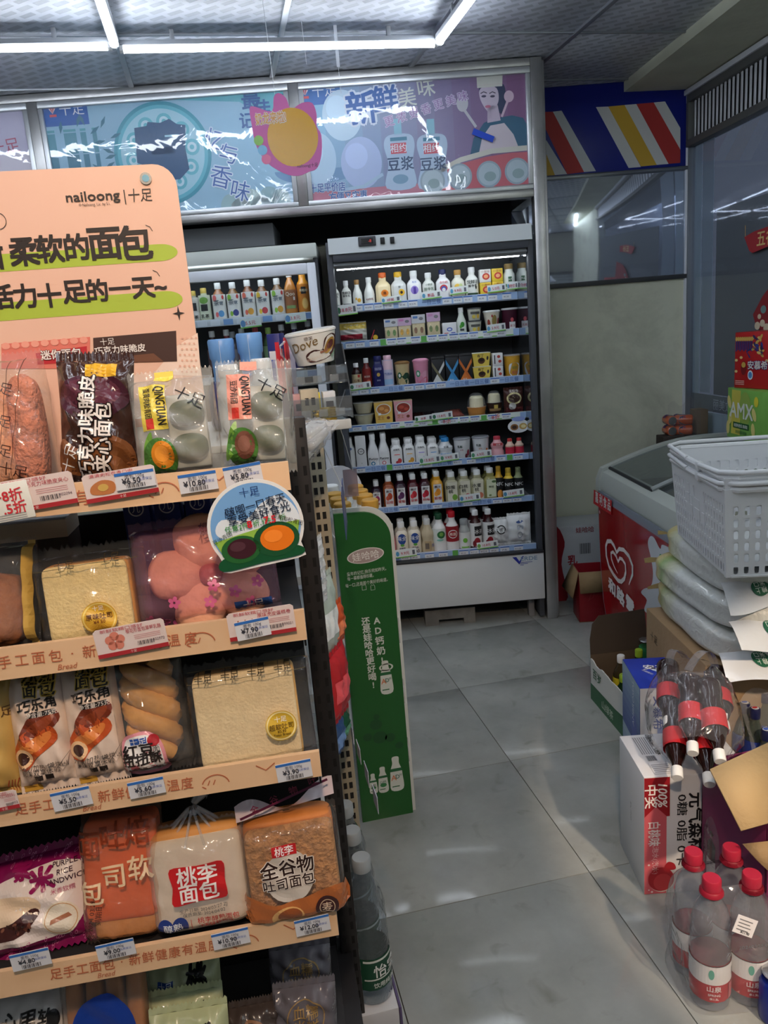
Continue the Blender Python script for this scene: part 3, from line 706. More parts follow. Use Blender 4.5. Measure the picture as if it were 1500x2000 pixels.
pal = MB().prism([(-.13, 0), (-.06, 0), (-.06, .03), (.07, .03), (.07, 0), (.13, 0), (.13, .085), (-.13, .085)], -.06, .06).build('concrete_block', mat((120, 120, 116), .9, bump=(40, .4), var=(12, .2)), None, 40,
    loc=on_z(880, 1218, 0) + FG.ey * .05, rot=(0, 0, FG.rz), label='grey notched concrete block under the display fridge', cat='block')
# shelves: (setback, right end pixel of rail, top v, bottom v)
ROWS = [(.25, 1008, 569, 584), (.24, 1005, 641, 655), (.18, 1021, 732, 745), (.15, 1029, 803, 815), (.12, 1031, 884, 896), (.08, 1042, 966, 977), (.02, 1047, 1060, 1073)]
SH = []
m_rail = mat((168, 190, 226), .4); m_shelf = mat((120, 124, 128), .5)
RAILTXT = ['一日三餐 到十足', '新鲜 健康', '一日三餐 到十足', '8折', '一日三餐', '一日三餐 到十足', '一日三餐 到十足']
for i, (yo, ur, vt, vb) in enumerate(ROWS):
    _, zt = FG.hit(ur, vt, yo); _, zb = FG.hit(ur, vb, yo)
    zs = zt - .008                                             # products stand here
    SH.append((yo, ur, vt + 3, zs))
    sh = bx('shelf', (XL + .03, XR - .03, yo + .004, .44, zs - .012, zs), m_shelf, fr, .001)
    rl = MB().prism([(yo - .004, zb), (yo + .006, zb - .004), (yo + .006, zt), (yo - .002, zt)], XL + .03, XR - .03, 'X').build('price_rail', mat((196, 206, 226), .4) if i != 3 else mat((214, 228, 222), .4), sh)
    a = Art(); rnd = random.Random(i)
    x = XL + .05; hgt = zt - zb; zc = (zt + zb) / 2
    a.rect(XL + .03, zb + .002, XR - .03, zt - .002, (156, 186, 226), 1)
    if i in (1, 3): a.rect(XL + .25, zb + .002, XR - .06, zt - .002, (226, 236, 228), 2); a.rect(XL + .25, zb + .002, XR - .06, zb + .007, (120, 190, 90), 3)
    while x < XR - .10:
        k = rnd.random()
        if k < .10: a.rect(x, zb + .002, x + .028, zt - .002, (96, 172, 84), 4); x += .034
        elif k < .2 and i not in (1, 3): a.text(RAILTXT[i][:4], x + .045, zc, .022, (70, 100, 170), 4); x += .10
        else:
            lab_ = bx('price_label', (x, x + .045, yo - .0065, yo - .0045, zb + .003, zt - .003), mat((222, 228, 236), .4), sh, 0)
            a.rect(x, zt - .009, x + .045, zt - .004, (52, 106, 190), 12); a.text('¥%d.%d0' % (rnd.randint(3, 19), rnd.randint(0, 9)), x + .02, zc - .003, .010, (70, 70, 90), 12)
            x += .05 + rnd.choice((0, .004, .02))
    if i == 3:
        for u in (873, 968): xx, zz = FG.hit(u, 826 - (u - 873) * .09, yo); a.text('8折', xx, zc + .002, .026, (206, 48, 56), 8, .02)
    a.build('rail_print', sh, lambda x, y, d, yo=yo: (x, yo - .0040 - d, y), eps=.0003)
def spot_on(row, u):
    yo, ur, v, zs = SH[row]; x, _ = FG.hit(u, v + .09 * (ur - u), yo + .05)
    return x
# promotional clip cards on the rails: row, u, v, width px, height px, text
CARD_AT = ['bronze capped milk', 'sunflower milk', 'brush lettered milk', 'yellow sun milk', 'small dessert boxes', 'gold capped milk jar', 'dark juice bottle', 'black snack packet', 'dark brown snack packet', 'date yogurt cup', 'blue fruit yogurt drink', 'blue capped yogurt', 'orange nut yogurt tub', 'pink guava juice', 'golden NFC juice', 'teardrop yogurt drink', 'cherry ice tea']
for row, u, v, wp, hp, t1, col_ in [(0, 678, 605, 41, 21, '18.8元', (60, 120, 90)), (0, 764, 585, 40, 13, '3折起', (90, 160, 200)), (0, 843, 576, 40, 15, '新品', (90, 160, 200)), (0, 896, 567, 36, 15, '9.9元', (90, 160, 200)), (0, 970, 563, 38, 15, '5.0元', (90, 160, 200)), (0, 1001, 558, 22, 15, '特价', (90, 160, 200)),
                                  (2, 704, 754, 42, 14, '7.8元', (60, 120, 90)), (3, 864, 812, 40, 14, '13.8元', (60, 120, 90)), (3, 828, 817, 36, 12, '冰茶', (60, 120, 90)),
                                  (1, 969, 640, 38, 15, '5.9元', (90, 160, 200)), (4, 840, 898, 42, 16, '13.8元', (80, 150, 110)), (4, 878, 893, 36, 14, '9.9元', (80, 150, 110)), (4, 940, 887, 40, 14, '6.9元', (80, 150, 110)),
                                  (5, 918, 972, 40, 14, '9.9元', (80, 150, 190)), (5, 1003, 963, 40, 14, '13.8元', (80, 150, 190)), (6, 793, 1080, 40, 16, '9.9元', (80, 150, 190)), (6, 952, 1064, 40, 13, '10.8元', (120, 180, 90))]:
    yo = SH[row][0] - .012; x, z = FG.hit(u, v, yo); sc_ = FG.scale(u, v, yo); w_, h_ = wp / sc_, hp / sc_
    t = thing('price_card', 'small white clip card on the rail below the %s' % CARD_AT.pop(0), 'price card', FG.w(x, yo, z), (0, 0, FG.rz), 'clip cards on the fridge rails')
    bx('card', (-w_ / 2, w_ / 2, -.001, .001, -h_ / 2, h_ / 2), mat((226, 232, 232), .35), t, 0, rot=(0, R(-3), 0))
    a = Art(); a.rect(-w_ / 2, -h_ / 2, w_ / 2, -h_ / 2 + .005, (130, 196, 90), 1); a.ell(-w_ * .40, 0, w_ * .08, h_ * .3, col_, 1, 14); a.text(t1, -w_ * .04, 0, h_ * .42, (196, 60, 90), 2, .01)
    a.rect(w_ * .30, -h_ * .25, w_ * .42, h_ * .28, (96, 100, 110), 2)
    a.build('print', t, lambda x, y, d: (x, -.0012 - d, y), rot=(0, R(-3), 0))
# the round cake sticker hanging off the dessert rail
yo = SH[3][0] - .016; x, z = FG.hit(1013, 832, yo)
t = thing('promo_card', 'white die cut card with two cream buns on the dessert rail', 'price card', FG.w(x, yo, z), (0, 0, FG.rz))
MB().prism([(.055 * math.cos(q / 20 * 6.283), .034 * math.sin(q / 20 * 6.283)) for q in range(20)], -.001, .001).build('card', mat((228, 232, 236), .35), t)
a = Art()
for dx, dz, c in ((-.022, -.004, (150, 104, 60)), (.022, -.002, (206, 170, 96)), (-.022, -.004, (60, 40, 34)), (.024, -.002, (236, 224, 170))):
    a.ell(dx, dz, .02 if c in ((150, 104, 60), (206, 170, 96)) else .012, .016 if c in ((150, 104, 60), (206, 170, 96)) else .009, c, 1 if c in ((150, 104, 60), (206, 170, 96)) else 2, 16)
a.ell(.0, .036, .035, .012, (150, 170, 226), 3, 16); a.build('print', t, lambda x, y, d: (x, -.0012 - d, y))
# ------------------------------------------------------------------ products on the fridge shelves
def place(row, u, dy=.05):
    yo, ur, v, zs = SH[row]; x = spot_on(row, u); return FG.w(x, yo + dy, zs + .0005), x
def m_of(row, px): yo, ur, v, zs = SH[row]; return px / FG.scale(850, v, yo + .05)
GR = ['milk on the fridge top shelf', 'snacks on the fridge second shelf', 'coffee on the fridge third shelf', 'desserts on the fridge fourth shelf', 'yogurt on the fridge fifth shelf', 'juice on the fridge sixth shelf', 'drinks on the fridge bottom deck']
SLF = ['fridge top shelf', 'second fridge shelf', 'third fridge shelf', 'fourth fridge shelf', 'fifth fridge shelf', 'sixth fridge shelf', 'fridge bottom deck']
def fb(row, u, wp, hp, label, back=0, **k):
    w_, h_ = m_of(row, wp), m_of(row, hp) * 1.02; r = w_ / 2 * .98
    P, x = place(row, u, r + .006)
    t = bottle(k.pop('name', 'milk_bottle'), label + ' on the ' + SLF[row], 'bottle', P, FG.rz, r, h_, group=GR[row], **k)
    for q in range(back):
        P2 = FG.w(x, SH[row][0] + r + .006 + (q + 1) * (2 * r + .006), SH[row][3] + .0005)
        copy_tree(t, None, P2, label=label + ' standing behind its match')
    return t
GREEN = (46, 120, 62); INK = (60, 66, 70)
MILK = (226, 228, 222)
fb(0, 657, 19, 48, 'small white capped milk bottle lettered in grey', body=MILK, text=[('悦鲜活', .52, .10, INK), ('鲜牛乳', .40, .08, INK)], marks=[('r', -.9, .02, .9, .08, (40, 70, 50))])
fb(0, 679, 20, 49, 'small white capped milk bottle lettered in black', body=MILK, text=[('悦鲜活', .52, .11, (24, 26, 28)), ('鲜牛乳', .40, .09, (24, 26, 28))], marks=[('r', -.9, .02, .9, .10, (24, 40, 30))])
fb(0, 700, 20, 49, 'slim milk bottle with a bronze cap and yellow flower', body=MILK, cap=(164, 122, 70), shape='slim', marks=[('e', .3, .2, .4, .08, (222, 170, 60)), ('e', -.3, .26, .2, .05, (222, 170, 60))])
fb(0, 723, 22, 52, 'slim white milk bottle with a tapering neck', body=(232, 234, 230), shape='slim', text=[('4.0牛乳', .2, .08, (140, 60, 60))])
fb(0, 750, 31, 59, 'square milk bottle with an orange cap and orange print', body=(238, 218, 172), cap=(226, 104, 40), sq=.6, shape='milk', marks=[('e', .15, .33, .45, .11, (236, 130, 30))], text=[('高', .33, .10, (120, 60, 20), .15)])
fb(0, 780, 31, 58, 'square milk bottle with a yellow cap and sunflower', body=(212, 214, 212), cap=(226, 176, 40), sq=.6, marks=[('e', .3, .32, .36, .11, (230, 180, 40)), ('e', .3, .32, .16, .05, (60, 40, 30), 2)], text=[('鲜', .5, .07, INK, .1)])
fb(0, 810, 29, 58, 'square milk bottle with a white cap and purple emblem', body=(232, 232, 234), sq=.6, marks=[('e', 0, .36, .5, .14, (150, 130, 206)), ('r', -.15, .24, .2, .46, (84, 60, 160), 2)], text=[('牧场', .62, .06, (80, 110, 190))])
fb(0, 838, 26, 52, 'white capped milk bottle with grey green brush lettering', body=MILK, text=[('小鲜语', .56, .08, (90, 110, 96)), ('鲜牛乳', .40, .12, (110, 130, 110))])
fb(0, 866, 29, 56, 'square milk bottle with a navy cap and red arch print', body=(234, 234, 236), cap=(34, 40, 92), sq=.6, marks=[('e', 0, .36, .5, .12, (196, 60, 60)), ('e', 0, .33, .36, .10, (60, 80, 170), 2), ('e', 0, .30, .24, .07, (232, 232, 236), 3)], text=[('全仕奶', .56, .08, (190, 50, 60))])
fb(0, 895, 28, 53, 'round milk bottle with a tan cap and yellow sun', body=(230, 228, 214), cap=(196, 148, 76), marks=[('e', -.2, .36, .5, .14, (232, 190, 80)), ('e', .3, .42, .3, .08, (200, 214, 150), 2)])
fb(0, 922, 27, 56, 'large white capped milk bottle lettered in black', body=(232, 234, 230), text=[('悦鲜活', .50, .13, (70, 80, 76)), ('鲜牛乳', .36, .10, (20, 24, 24))], marks=[('r', -.9, .03, .9, .12, (30, 70, 40)), ('e', .5, .3, .12, .06, (20, 24, 24), 2)])
fb(0, 994, 25, 57, 'rounded milk jar with a gold cap and green branch print', body=(226, 230, 222), cap=(150, 124, 76), shape='wide', marks=[('r', -.3, .40, .3, .56, (40, 96, 60)), ('e', -.5, .28, .5, .05, (70, 130, 84)), ('e', .4, .22, .5, .05, (70, 130, 84))], text=[('认养', .48, .08, (226, 230, 222))])
def tart_art(c2):
    def f(a, w, h): a.ell(w * .05, h * .45, w * .34, h * .26, (200, 60, 50), 1, 16); a.ell(w * .05, h * .45, w * .2, h * .15, c2, 2, 14); a.text('小蛋挞', 0, h * .82, h * .18, (160, 60, 40), 2, 0, w=w * .8)
    return f
for u, base, c in ((947, 0, (232, 200, 60)), (947, 1, (228, 228, 224)), (970, 0, (232, 200, 60)), (970, 1, (232, 200, 60))):
    P, x = place(0, u, .008); h_ = m_of(0, 25)
    carton('dessert_box', '%s dessert box %s on the fridge top shelf' % ('yellow' if c[2] < 100 else 'white', ('stacked by the milk jar' if u > 960 else 'stacked on a yellow one') if base else ('below another by the milk jar' if u > 960 else 'under the white one')), 'box', P + Vector((0, 0, base * (h_ + .0008))), FG.rz, m_of(0, 22), .06, h_, c, GR[0], tart_art((240, 170, 120)))
# second shelf
P, x = place(1, 689, .05)
t = thing('snack_bag', 'plump white snack bag with a yellow top band on the second fridge shelf', 'bag', P, (0, 0, FG.rz), GR[1])
mp = bag('pouch', t, m_of(1, 60), m_of(1, 40), .06, mat((214, 214, 206), .3), 3, .004)
w_ = m_of(1, 60) / 2; a = Art(); a.rect(-w_, m_of(1, 26), w_, m_of(1, 38), (222, 196, 92), 1, 10, 4); a.rect(-w_ * .8, m_of(1, 6), w_ * .7, m_of(1, 16), (176, 40, 60), 1, 10, 4); a.build('print', t, mp)
P, x = place(1, 733, .03); t = thing('rice_ball', 'black triangular rice ball pack with yellow print on the second fridge shelf', 'snack', P, (0, 0, FG.rz), GR[1])
MB().prism([(-.03, 0), (.03, 0), (.008, .062), (-.008, .062)], -.018, .018).build('wrapper', mat((30, 30, 34), .25), t)
Art().ell(.002, .018, .012, .012, (220, 180, 40), 1).stroke([(-.02, .01), (0, .055)], .004, (180, 40, 50), 1).build('print', t, lambda x, y, d: (x, -.0185 - d, y))
for u, hp, c1, c2, nm in ((765, 40, (120, 160, 90), (96, 130, 190), 'green filled sandwich under a white card'), (791, 40, (232, 176, 70), (206, 130, 190), 'egg filled sandwich under a pink card'), (818, 44, (150, 110, 80), (90, 130, 190), 'brown filled sandwich under a white card'), (847, 46, (120, 140, 80), (206, 150, 196), 'green and brown filled sandwich under a pink card')):
    P, x = place(1, u, .03); w_, h_ = m_of(1, 27), m_of(1, hp)
    t = thing('sandwich_pack', nm + ' on the second fridge shelf', 'sandwich', P, (0, 0, FG.rz), GR[1])
    bd = bx('bread', (-w_ * .46, w_ * .46, -.018, .025, .002, h_ * .68), mat((222, 206, 160), .7, bump=(80, .3)), t, .004)
    for dx in (-.22, .22):
        MB().lathe([(w_ * .12, -.0005), (w_ * .12, .0005)], 12, axis='Y', sy=1.9).build('filling', mat(c1, .6, var=(60, .3)), bd, loc=(dx * w_, -.0188, h_ * .32))
    MB().prism([(-w_ / 2, h_ * .62), (w_ / 2, h_ * .62), (w_ / 2, h_), (-w_ / 2, h_)], -.020, -.019).build('header_card', mat((206, 208, 214) if c2[0] < 100 else (206, 176, 206), .5), t)
    a = Art(); a.rect(-w_ * .4, h_ * .84, -w_ * .05, h_ * .94, c2, 1); a.ell(w_ * .2, h_ * .82, w_ * .16, h_ * .07, (130, 130, 136), 1, 14); a.build('print', t, lambda x, y, d: (x, -.0203 - d, y))
    bx('clear_pack', (-w_ / 2, w_ / 2, -.0225, .03, 0, h_ * .64), film(bump=(40, .2)), t, .003)
P, x = place(1, 877, .01)
def ma(a, w, h): a.ell(0, h * .45, w * .2, h * .16, (80, 110, 196), 1); a.ell(0, h * .45, w * .12, h * .08, (230, 232, 236), 2); a.rect(-w * .4, h * .05, -w * .1, h * .18, (196, 60, 60), 1); a.rect(w * .1, h * .05, w * .4, h * .2, (90, 100, 190), 1)
carton('milk_box', 'low white milk box with a blue ribbon mark on the second fridge shelf', 'box', P, FG.rz, m_of(1, 28), .06, m_of(1, 24), (228, 230, 232), GR[1], ma)
fb(1, 901, 21, 50, 'slim glass milk bottle with a green leaf', body=(214, 222, 212), shape='slim', marks=[('e', .1, .36, .4, .10, (60, 150, 50)), ('e', -.25, .28, .25, .07, (90, 170, 60)), ('r', -.4, .12, .4, .2, INK)])
clear_lid = film((235, 238, 240), .25, 1.0, .1)
def fruit_art(c1, c2):
    def f(a, r, h): a.rect(-r * .7, h * .52, r * .8, h * .72, (90, 90, 86), 1, 8, 1); a.ell(-r * .2, h * .3, r * .3, h * .16, c1, 2, 14); a.ell(r * .5, h * .32, r * .24, h * .18, c2, 2, 14)
    return f
for q in (0, 1):
    P, x = place(1, 927, .038); h_ = m_of(1, 23)
    cup('dessert_cup', 'clear fruit dessert cup %s on the second fridge shelf' % ('stacked on its twin' if q else 'underneath its twin'), 'cup', P + Vector((0, 0, q * (h_ + .004))), FG.rz, m_of(1, 28) / 2, h_, (214, 214, 200), (70, 72, 76), GR[1], fruit_art((220, 200, 90), (230, 190, 70)))
P, x = place(1, 961, .045)
def date_art(a, r, h): a.ell(-r * .6, h * .4, r * .22, h * .2, (150, 60, 40), 1, 14); a.ell(r * .2, h * .5, r * .34, h * .3, (150, 130, 70), 1, 16); a.ell(r * .85, h * .4, r * .16, h * .26, (180, 50, 50), 1, 12); a.ell(-r * .1, h * .75, r * .1, h * .07, (170, 50, 50), 1, 10)
cup('yogurt_cup', 'cream yogurt cup with red dates printed round it on the second fridge shelf', 'cup', P, FG.rz, m_of(1, 34) / 2, m_of(1, 40), (232, 226, 208), (236, 238, 238), GR[1], date_art, taper=.66)
P, x = place(1, 996, .045)
def berry(a, r, h): a.rect(-r * .25, h * .06, r * .55, h * .38, (230, 230, 230), 1, 6, 1); a.ell(r * .1, h * .48, r * .2, h * .1, (216, 90, 100), 1, 12); a.text('果冻', r * .15, h * .2, h * .12, (180, 50, 60), 2)
cup('jelly_cup', 'dark purple jelly tub with a white tag on the second fridge shelf', 'cup', P, FG.rz, m_of(1, 33) / 2, m_of(1, 42), (66, 18, 40), (196, 196, 200), GR[1], berry, taper=.9)
# third shelf
fb(2, 699, 20, 50, 'dark juice bottle with a cream label', name='juice_bottle', body=(48, 22, 20), shape='juice', lab=(.12, .58), labc=(206, 190, 150), marks=[('r', .2, .46, .7, .56, (190, 50, 40))], text=[('红枣', .34, .10, (120, 70, 40))])
fb(2, 719, 19, 58, 'red tea bottle with a white cap', name='tea_bottle', body=(104, 24, 22), shape='juice', lab=(.1, .66), labc=(132, 34, 30), text=[('普洱茶', .40, .06, (230, 210, 200))], marks=[('e', .3, .22, .5, .08, (190, 90, 60))])
fb(2, 741, 22, 60, 'navy square coffee bottle with a gold crest', name='coffee_bottle', body=(24, 30, 92), cap=(24, 30, 92), sq=1.0, shape='wide', marks=[('e', 0, .42, .3, .06, (196, 160, 80))], text=[('臻醇', .60, .09, (150, 150, 190)), ('拿铁', .24, .05, (150, 150, 190))])
fb(2, 760, 22, 60, 'pale pink and blue drink can with a pink cap', name='drink_can', body=(196, 200, 222), cap=(232, 186, 202), shape='wide', lab=(.05, .86), labc=(200, 196, 220), marks=[('r', -.9, .55, .9, .84, (232, 200, 214)), ('r', -.9, .08, .9, .25, (150, 190, 226))], text=[('气泡水', .42, .08, (110, 130, 190))])
def sb(c1, c2, c3):
    def f(a, r, h): a.blob([(-r * .9, h * .05), (r * 1.0, h * .05), (r * 1.1, h * .45), (r * .4, h * .56), (-r * .1, h * .42), (-r * .8, h * .5)], c1, 1); a.ell(-r * .5, h * .45, r * .3, h * .14, c2, 2, 16); a.ell(-r * .5, h * .45, r * .16, h * .08, (230, 232, 228), 3, 12); a.blob([(-r * .4, h * .06), (r * .8, h * .06), (r * .7, h * .3), (r * .1, h * .22)], c3, 2)
    return f
P, x = place(2, 788, .045); cup('coffee_cup', 'lidded coffee cup in dark green and cream on the third fridge shelf', 'cup', P, FG.rz, m_of(2, 30) / 2, m_of(2, 45), (206, 186, 140), (140, 106, 64), GR[2], sb((22, 66, 46), (20, 90, 60), (222, 208, 170)), .008)
P, x = place(2, 824, .045); cup('milk_tea_cup', 'lidded pink cup with strawberry print on the third fridge shelf', 'cup', P, FG.rz, m_of(2, 32) / 2, m_of(2, 47), (226, 150, 178), (232, 160, 190), GR[2], sb((232, 166, 190), (70, 150, 110), (222, 90, 110)), .008)
def xa(c1, c2):
    def f(a, w, h):
        a.poly([(-w / 2, h * .02), (-w / 2 + w * .22, h * .02), (w / 2, h * .74), (w / 2, h * .92)], c1, 1); a.poly([(-w / 2, h * .92), (-w / 2, h * .74), (w / 2 - w * .22, h * .02), (w / 2, h * .02)], c2, 2)
        a.poly([(-w * .3, h * .02), (w * .3, h * .02), (0, h * .30)], c1, 1); a.text('拿铁', -w * .1, h * .08, h * .08, (230, 230, 230), 3)
    return f
for u, hp, c1, c2, nm in ((856, 46, (206, 208, 206), (110, 104, 80), 'white'), (883, 48, (70, 150, 206), (60, 140, 200), 'blue'), (909, 48, (214, 120, 48), (200, 104, 40), 'orange')):
    P, x = place(2, u, .008); carton('coffee_carton', 'black coffee carton crossed by %s bands on the third fridge shelf' % nm, 'carton', P, FG.rz, m_of(2, 25), .055, m_of(2, hp), (24, 26, 32), GR[2], xa(c1, c2), (.012, (44, 44, 46)))
def pud(a, w, h): a.ell(0, h * .42, w * .22, h * .24, (90, 54, 30), 1, 16); a.ell(0, h * .48, w * .16, h * .12, (40, 24, 18), 2, 14); a.text('布丁', -w * .05, h * .80, h * .24, (90, 60, 40), 2, .02); a.ell(w * .36, h * .6, w * .06, h * .16, (60, 50, 60), 1, 10)
for q, hp in ((0, 24), (1, 25)):
    P, x = place(2, 940, .012); carton('pudding_pack', 'yellow tapered pudding pack %s on the third fridge shelf' % ('on top of another' if q else 'below another'), 'box', P + Vector((0, 0, q * (m_of(2, 24) + .004))), FG.rz, m_of(2, 36), .07, m_of(2, hp), (232, 206, 92), GR[2], pud, (.003, (226, 226, 214)), .82)
def egg(a, w, h): a.ell(w * .1, h * .72, w * .16, h * .12, (190, 70, 60), 1, 12); a.ell(w * .2, h * .34, w * .16, h * .12, (190, 70, 60), 1, 12); a.rect(-w * .36, h * .15, -w * .24, h * .85, (90, 90, 96), 1)
for q in (0, 1):
    P, x = place(2, 971, .01); carton('egg_box', 'small white box with red dots %s on the third fridge shelf' % ('stacked on its match' if q else 'below its match'), 'box', P + Vector((0, 0, q * (m_of(2, 24) + .001))), FG.rz, m_of(2, 20), .06, m_of(2, 24), (226, 226, 226), GR[2], egg)
def tub(c):
    def f(a, r, h): a.blob([(-r * .45, h * .08), (r * .75, h * .08), (r * .8, h * .58), (-r * .5, h * .58)], (228, 230, 232), 1); a.text('酸奶', r * .15, h * .42, h * .12, (70, 130, 70), 3); a.text('黄桃', r * .15, h * .2, h * .14, c, 3)
    return f
P, x = place(2, 1001, .05); cup('yogurt_tub', 'yellow peach yogurt tub with a white badge on the third fridge shelf', 'tub', P, FG.rz, m_of(2, 33) / 2, m_of(2, 43), (222, 168, 56), clear_lid, GR[2], tub((206, 90, 90)), taper=.86)
# fourth shelf
for q in (0, 1):
    P, x = place(3, 713, .06); cup('meal_bowl', 'clear lidded bowl of pale noodles %s on the fourth fridge shelf' % ('stacked on another' if q else 'under another'), 'bowl', P + Vector((0, 0, q * (m_of(3, 21) + .005))), FG.rz, m_of(3, 40) / 2, m_of(3, 21), (206, 200, 170), clear_lid, GR[3], None, .0, .7)
def pasta(c1, c2):
    def f(a, w, h): a.ell(0, h * .68, w * .42, h * .26, (222, 220, 210), 1, 20); a.ell(0, h * .68, w * .36, h * .22, c1, 2, 20); a.ell(-w * .1, h * .72, w * .14, h * .08, c2, 3, 12); a.ell(w * .16, h * .62, w * .12, h * .07, c2, 3, 12); a.text('芝士', -w * .18, h * .30, h * .16, (190, 120, 60), 2, .02); a.rect(-w * .32, h * .42, -w * .16, h * .52, (230, 240, 245), 4); a.ell(w * .25, h * .28, w * .1, h * .07, (120, 60, 40), 2, 12)
    return f
for u, c, c1, c2, nm in ((751, (226, 186, 92), (190, 120, 60), (222, 160, 90), 'yellow'), (789, (222, 160, 168), (150, 50, 40), (190, 80, 60), 'pink')):
    P, x = place(3, u, .01); carton('pasta_cup_box', '%s ready meal box with a bowl of pasta on the fourth fridge shelf' % nm, 'box', P, FG.rz, m_of(3, 36), .07, m_of(3, 42), c, GR[3], pasta(c1, c2), (.002, (210, 190, 150)), .9)
for u, hp, wp, c in ((822, 8, 26, (60, 34, 30)), (846, 7, 24, (44, 40, 44)), (893, 8, 34, (150, 84, 74))):
    P, x = place(3, u, .08); t = thing('snack_packet', '%s flat snack packet lying on the fourth fridge shelf' % {60: 'dark brown', 44: 'black', 150: 'salmon pink'}[c[0]], 'packet', P, (R(-72), 0, FG.rz + R(8)), GR[3])
    bag('pouch', t, m_of(3, wp), .09, .024, mat(c, .3), u, .003, nu=10, nv=12)
P, x = place(3, 932, .055); cup('cake_cup', 'cake cup with an orange base and domed lid over cream on the fourth fridge shelf', 'cup', P, FG.rz, m_of(3, 38) / 2, m_of(3, 18), (206, 140, 70), film(haze=.1), GR[3], None, m_of(3, 27), .84)
MB().lathe([(.030, .035), (.036, .04), (.034, .09), (.026, .10)], 18).build('cream_cake', mat((226, 220, 180), .6), [o for o in bpy.data.objects if o.name.startswith('cake_cup')][0])
P, x = place(3, 967, .06); tt = cup('cake_cup', 'taller chocolate cake cup with domed lid over cream on the fourth fridge shelf', 'cup', P, FG.rz, m_of(3, 31) / 2, m_of(3, 24), (54, 34, 26), film(haze=.1), GR[3], lambda a, r, h: (a.rect(-r * .9, h * .3, r * .9, h * .5, (150, 120, 80), 1, 8, 1), a.rect(-r * .2, h * .5, r * .3, h * .8, (206, 180, 90), 2, 3, 1)), m_of(3, 22), .84)
MB().lathe([(.026, .056), (.031, .06), (.029, .098), (.022, .105)], 18).build('cream_cake', mat((226, 220, 180), .6), tt)
P, x = place(3, 1003, .04); t = thing('cake_roll_bag', 'brown bag of chocolate swiss roll with a grey seal on the fourth fridge shelf', 'bag', P, (0, 0, FG.rz), GR[3])
mp = bag('pouch', t, m_of(3, 38), m_of(3, 50), .05, mat((66, 34, 30), .3), 9, .003, nu=12, nv=14)
h_ = m_of(3, 50); a = Art(); a.ell(0, h_ * .58, .038, .030, (214, 204, 150), 1, 20); a.ell(0, h_ * .58, .030, .022, (60, 36, 28), 2, 20); a.ell(-.01, h_ * .28, .018, .018, (206, 204, 202), 2, 18); a.text('蛋糕卷', 0, h_ * .86, h_ * .11, (222, 214, 206), 2); a.rect(-.04, .005, .045, .03, (120, 50, 50), 1, 8, 3); a.build('print', t, mp)
# fifth shelf
fb(4, 687, 20, 56, 'plain white yogurt bottle with a faint blue oval', name='yogurt_bottle', body=(228, 230, 230), shape='juice', back=1, marks=[('e', 0, .66, .4, .05, (90, 120, 170))])
P, x = place(4, 708, .008); carton('milk_carton', 'tall white milk carton with a black ring mark on the fifth fridge shelf', 'carton', P, FG.rz, m_of(4, 20), .05, m_of(4, 60), (226, 228, 228), GR[4], lambda a, w, h: (a.ell(0, h * .52, w * .32, h * .10, (20, 22, 24), 1, 20), a.ell(0, h * .52, w * .25, h * .08, (226, 228, 228), 2, 20), a.text('简醇', 0, h * .52, h * .05, (20, 22, 24), 3), a.text('8', 0, h * .14, h * .05, (150, 150, 150), 2)))
for u, c in ((731, (40, 130, 170)), (752, (206, 120, 130))):
    fb(4, u, 22, 60, 'white yogurt bottle reading Purjoy with a %s' % ('blue ring' if c[0] == 40 else 'pink fruit'), name='yogurt_bottle', body=(230, 231, 232), shape='slim', sq=.3, back=1, text=[('Purjoy', .24, .085, (30, 34, 40))], marks=[('e', -.1, .10, .36, .065, c), ('e', -.1, .10, .2, .035, (230, 231, 232), 2)])
for u, c, cc, hp in ((776, (196, 60, 60), (170, 40, 50), 46), (800, (222, 160, 60), (230, 180, 60), 46), (823, (130, 110, 190), (110, 90, 180), 48), (846, (90, 150, 210), (206, 150, 60), 44)):
    fb(4, u, 22, hp, 'square white yogurt drink with a %s fruit' % {196: 'red', 222: 'yellow', 130: 'purple', 90: 'blue'}[c[0]], name='yogurt_bottle', body=(230, 231, 230), shape='wide', sq=.9, back=1, text=[('优酸乳', .62, .07, (90, 94, 100))], marks=[('e', .4, .16, .3, .1, c), ('e', .0, .10, .24, .06, cc), ('r', -.4, .40, .5, .43, tuple(min(255, k + 40) for k in c))])
fb(4, 871, 30, 42, 'squat yogurt bottle with a bright blue cap', name='yogurt_bottle', body=(222, 226, 228), cap=(50, 140, 206), shape='jug', back=1, text=[('优诺', .62, .10, (80, 90, 100)), ('原味酸奶', .28, .13, (60, 150, 210))])
for u, c in ((904, (150, 50, 70)), (940, (206, 120, 50))):
    P, x = place(4, u, .05); cup('yogurt_tub', 'grey lidded yogurt tub with %s on the fifth fridge shelf' % ('dark berries' if c[0] == 150 else 'orange nuts'), 'tub', P, FG.rz, m_of(4, 33) / 2, m_of(4, 39), (222, 224, 226), mat((150, 154, 160), .3), GR[4],
        (lambda c: lambda a, r, h: (a.text('乳酪', -r * .4, h * .62, h * .12, (60, 80, 70), 2, .02), a.text('谷物', -r * .2, h * .45, h * .08, c, 2), a.ell(r * .7, h * .3, r * .22, h * .16, c, 1, 14), a.ell(r * .4, h * .14, r * .2, h * .12, tuple(k * 2 // 3 for k in c), 1, 14)))(c), taper=.84)
fb(4, 971, 26, 37, 'pink yogurt bottle with a ribbed waist', name='yogurt_bottle', body=(226, 170, 176), cap=(196, 60, 80), shape='jug', marks=[('r', -.8, .55, .8, .68, (206, 80, 90))], text=[('草莓', .60, .1, (240, 220, 220))])
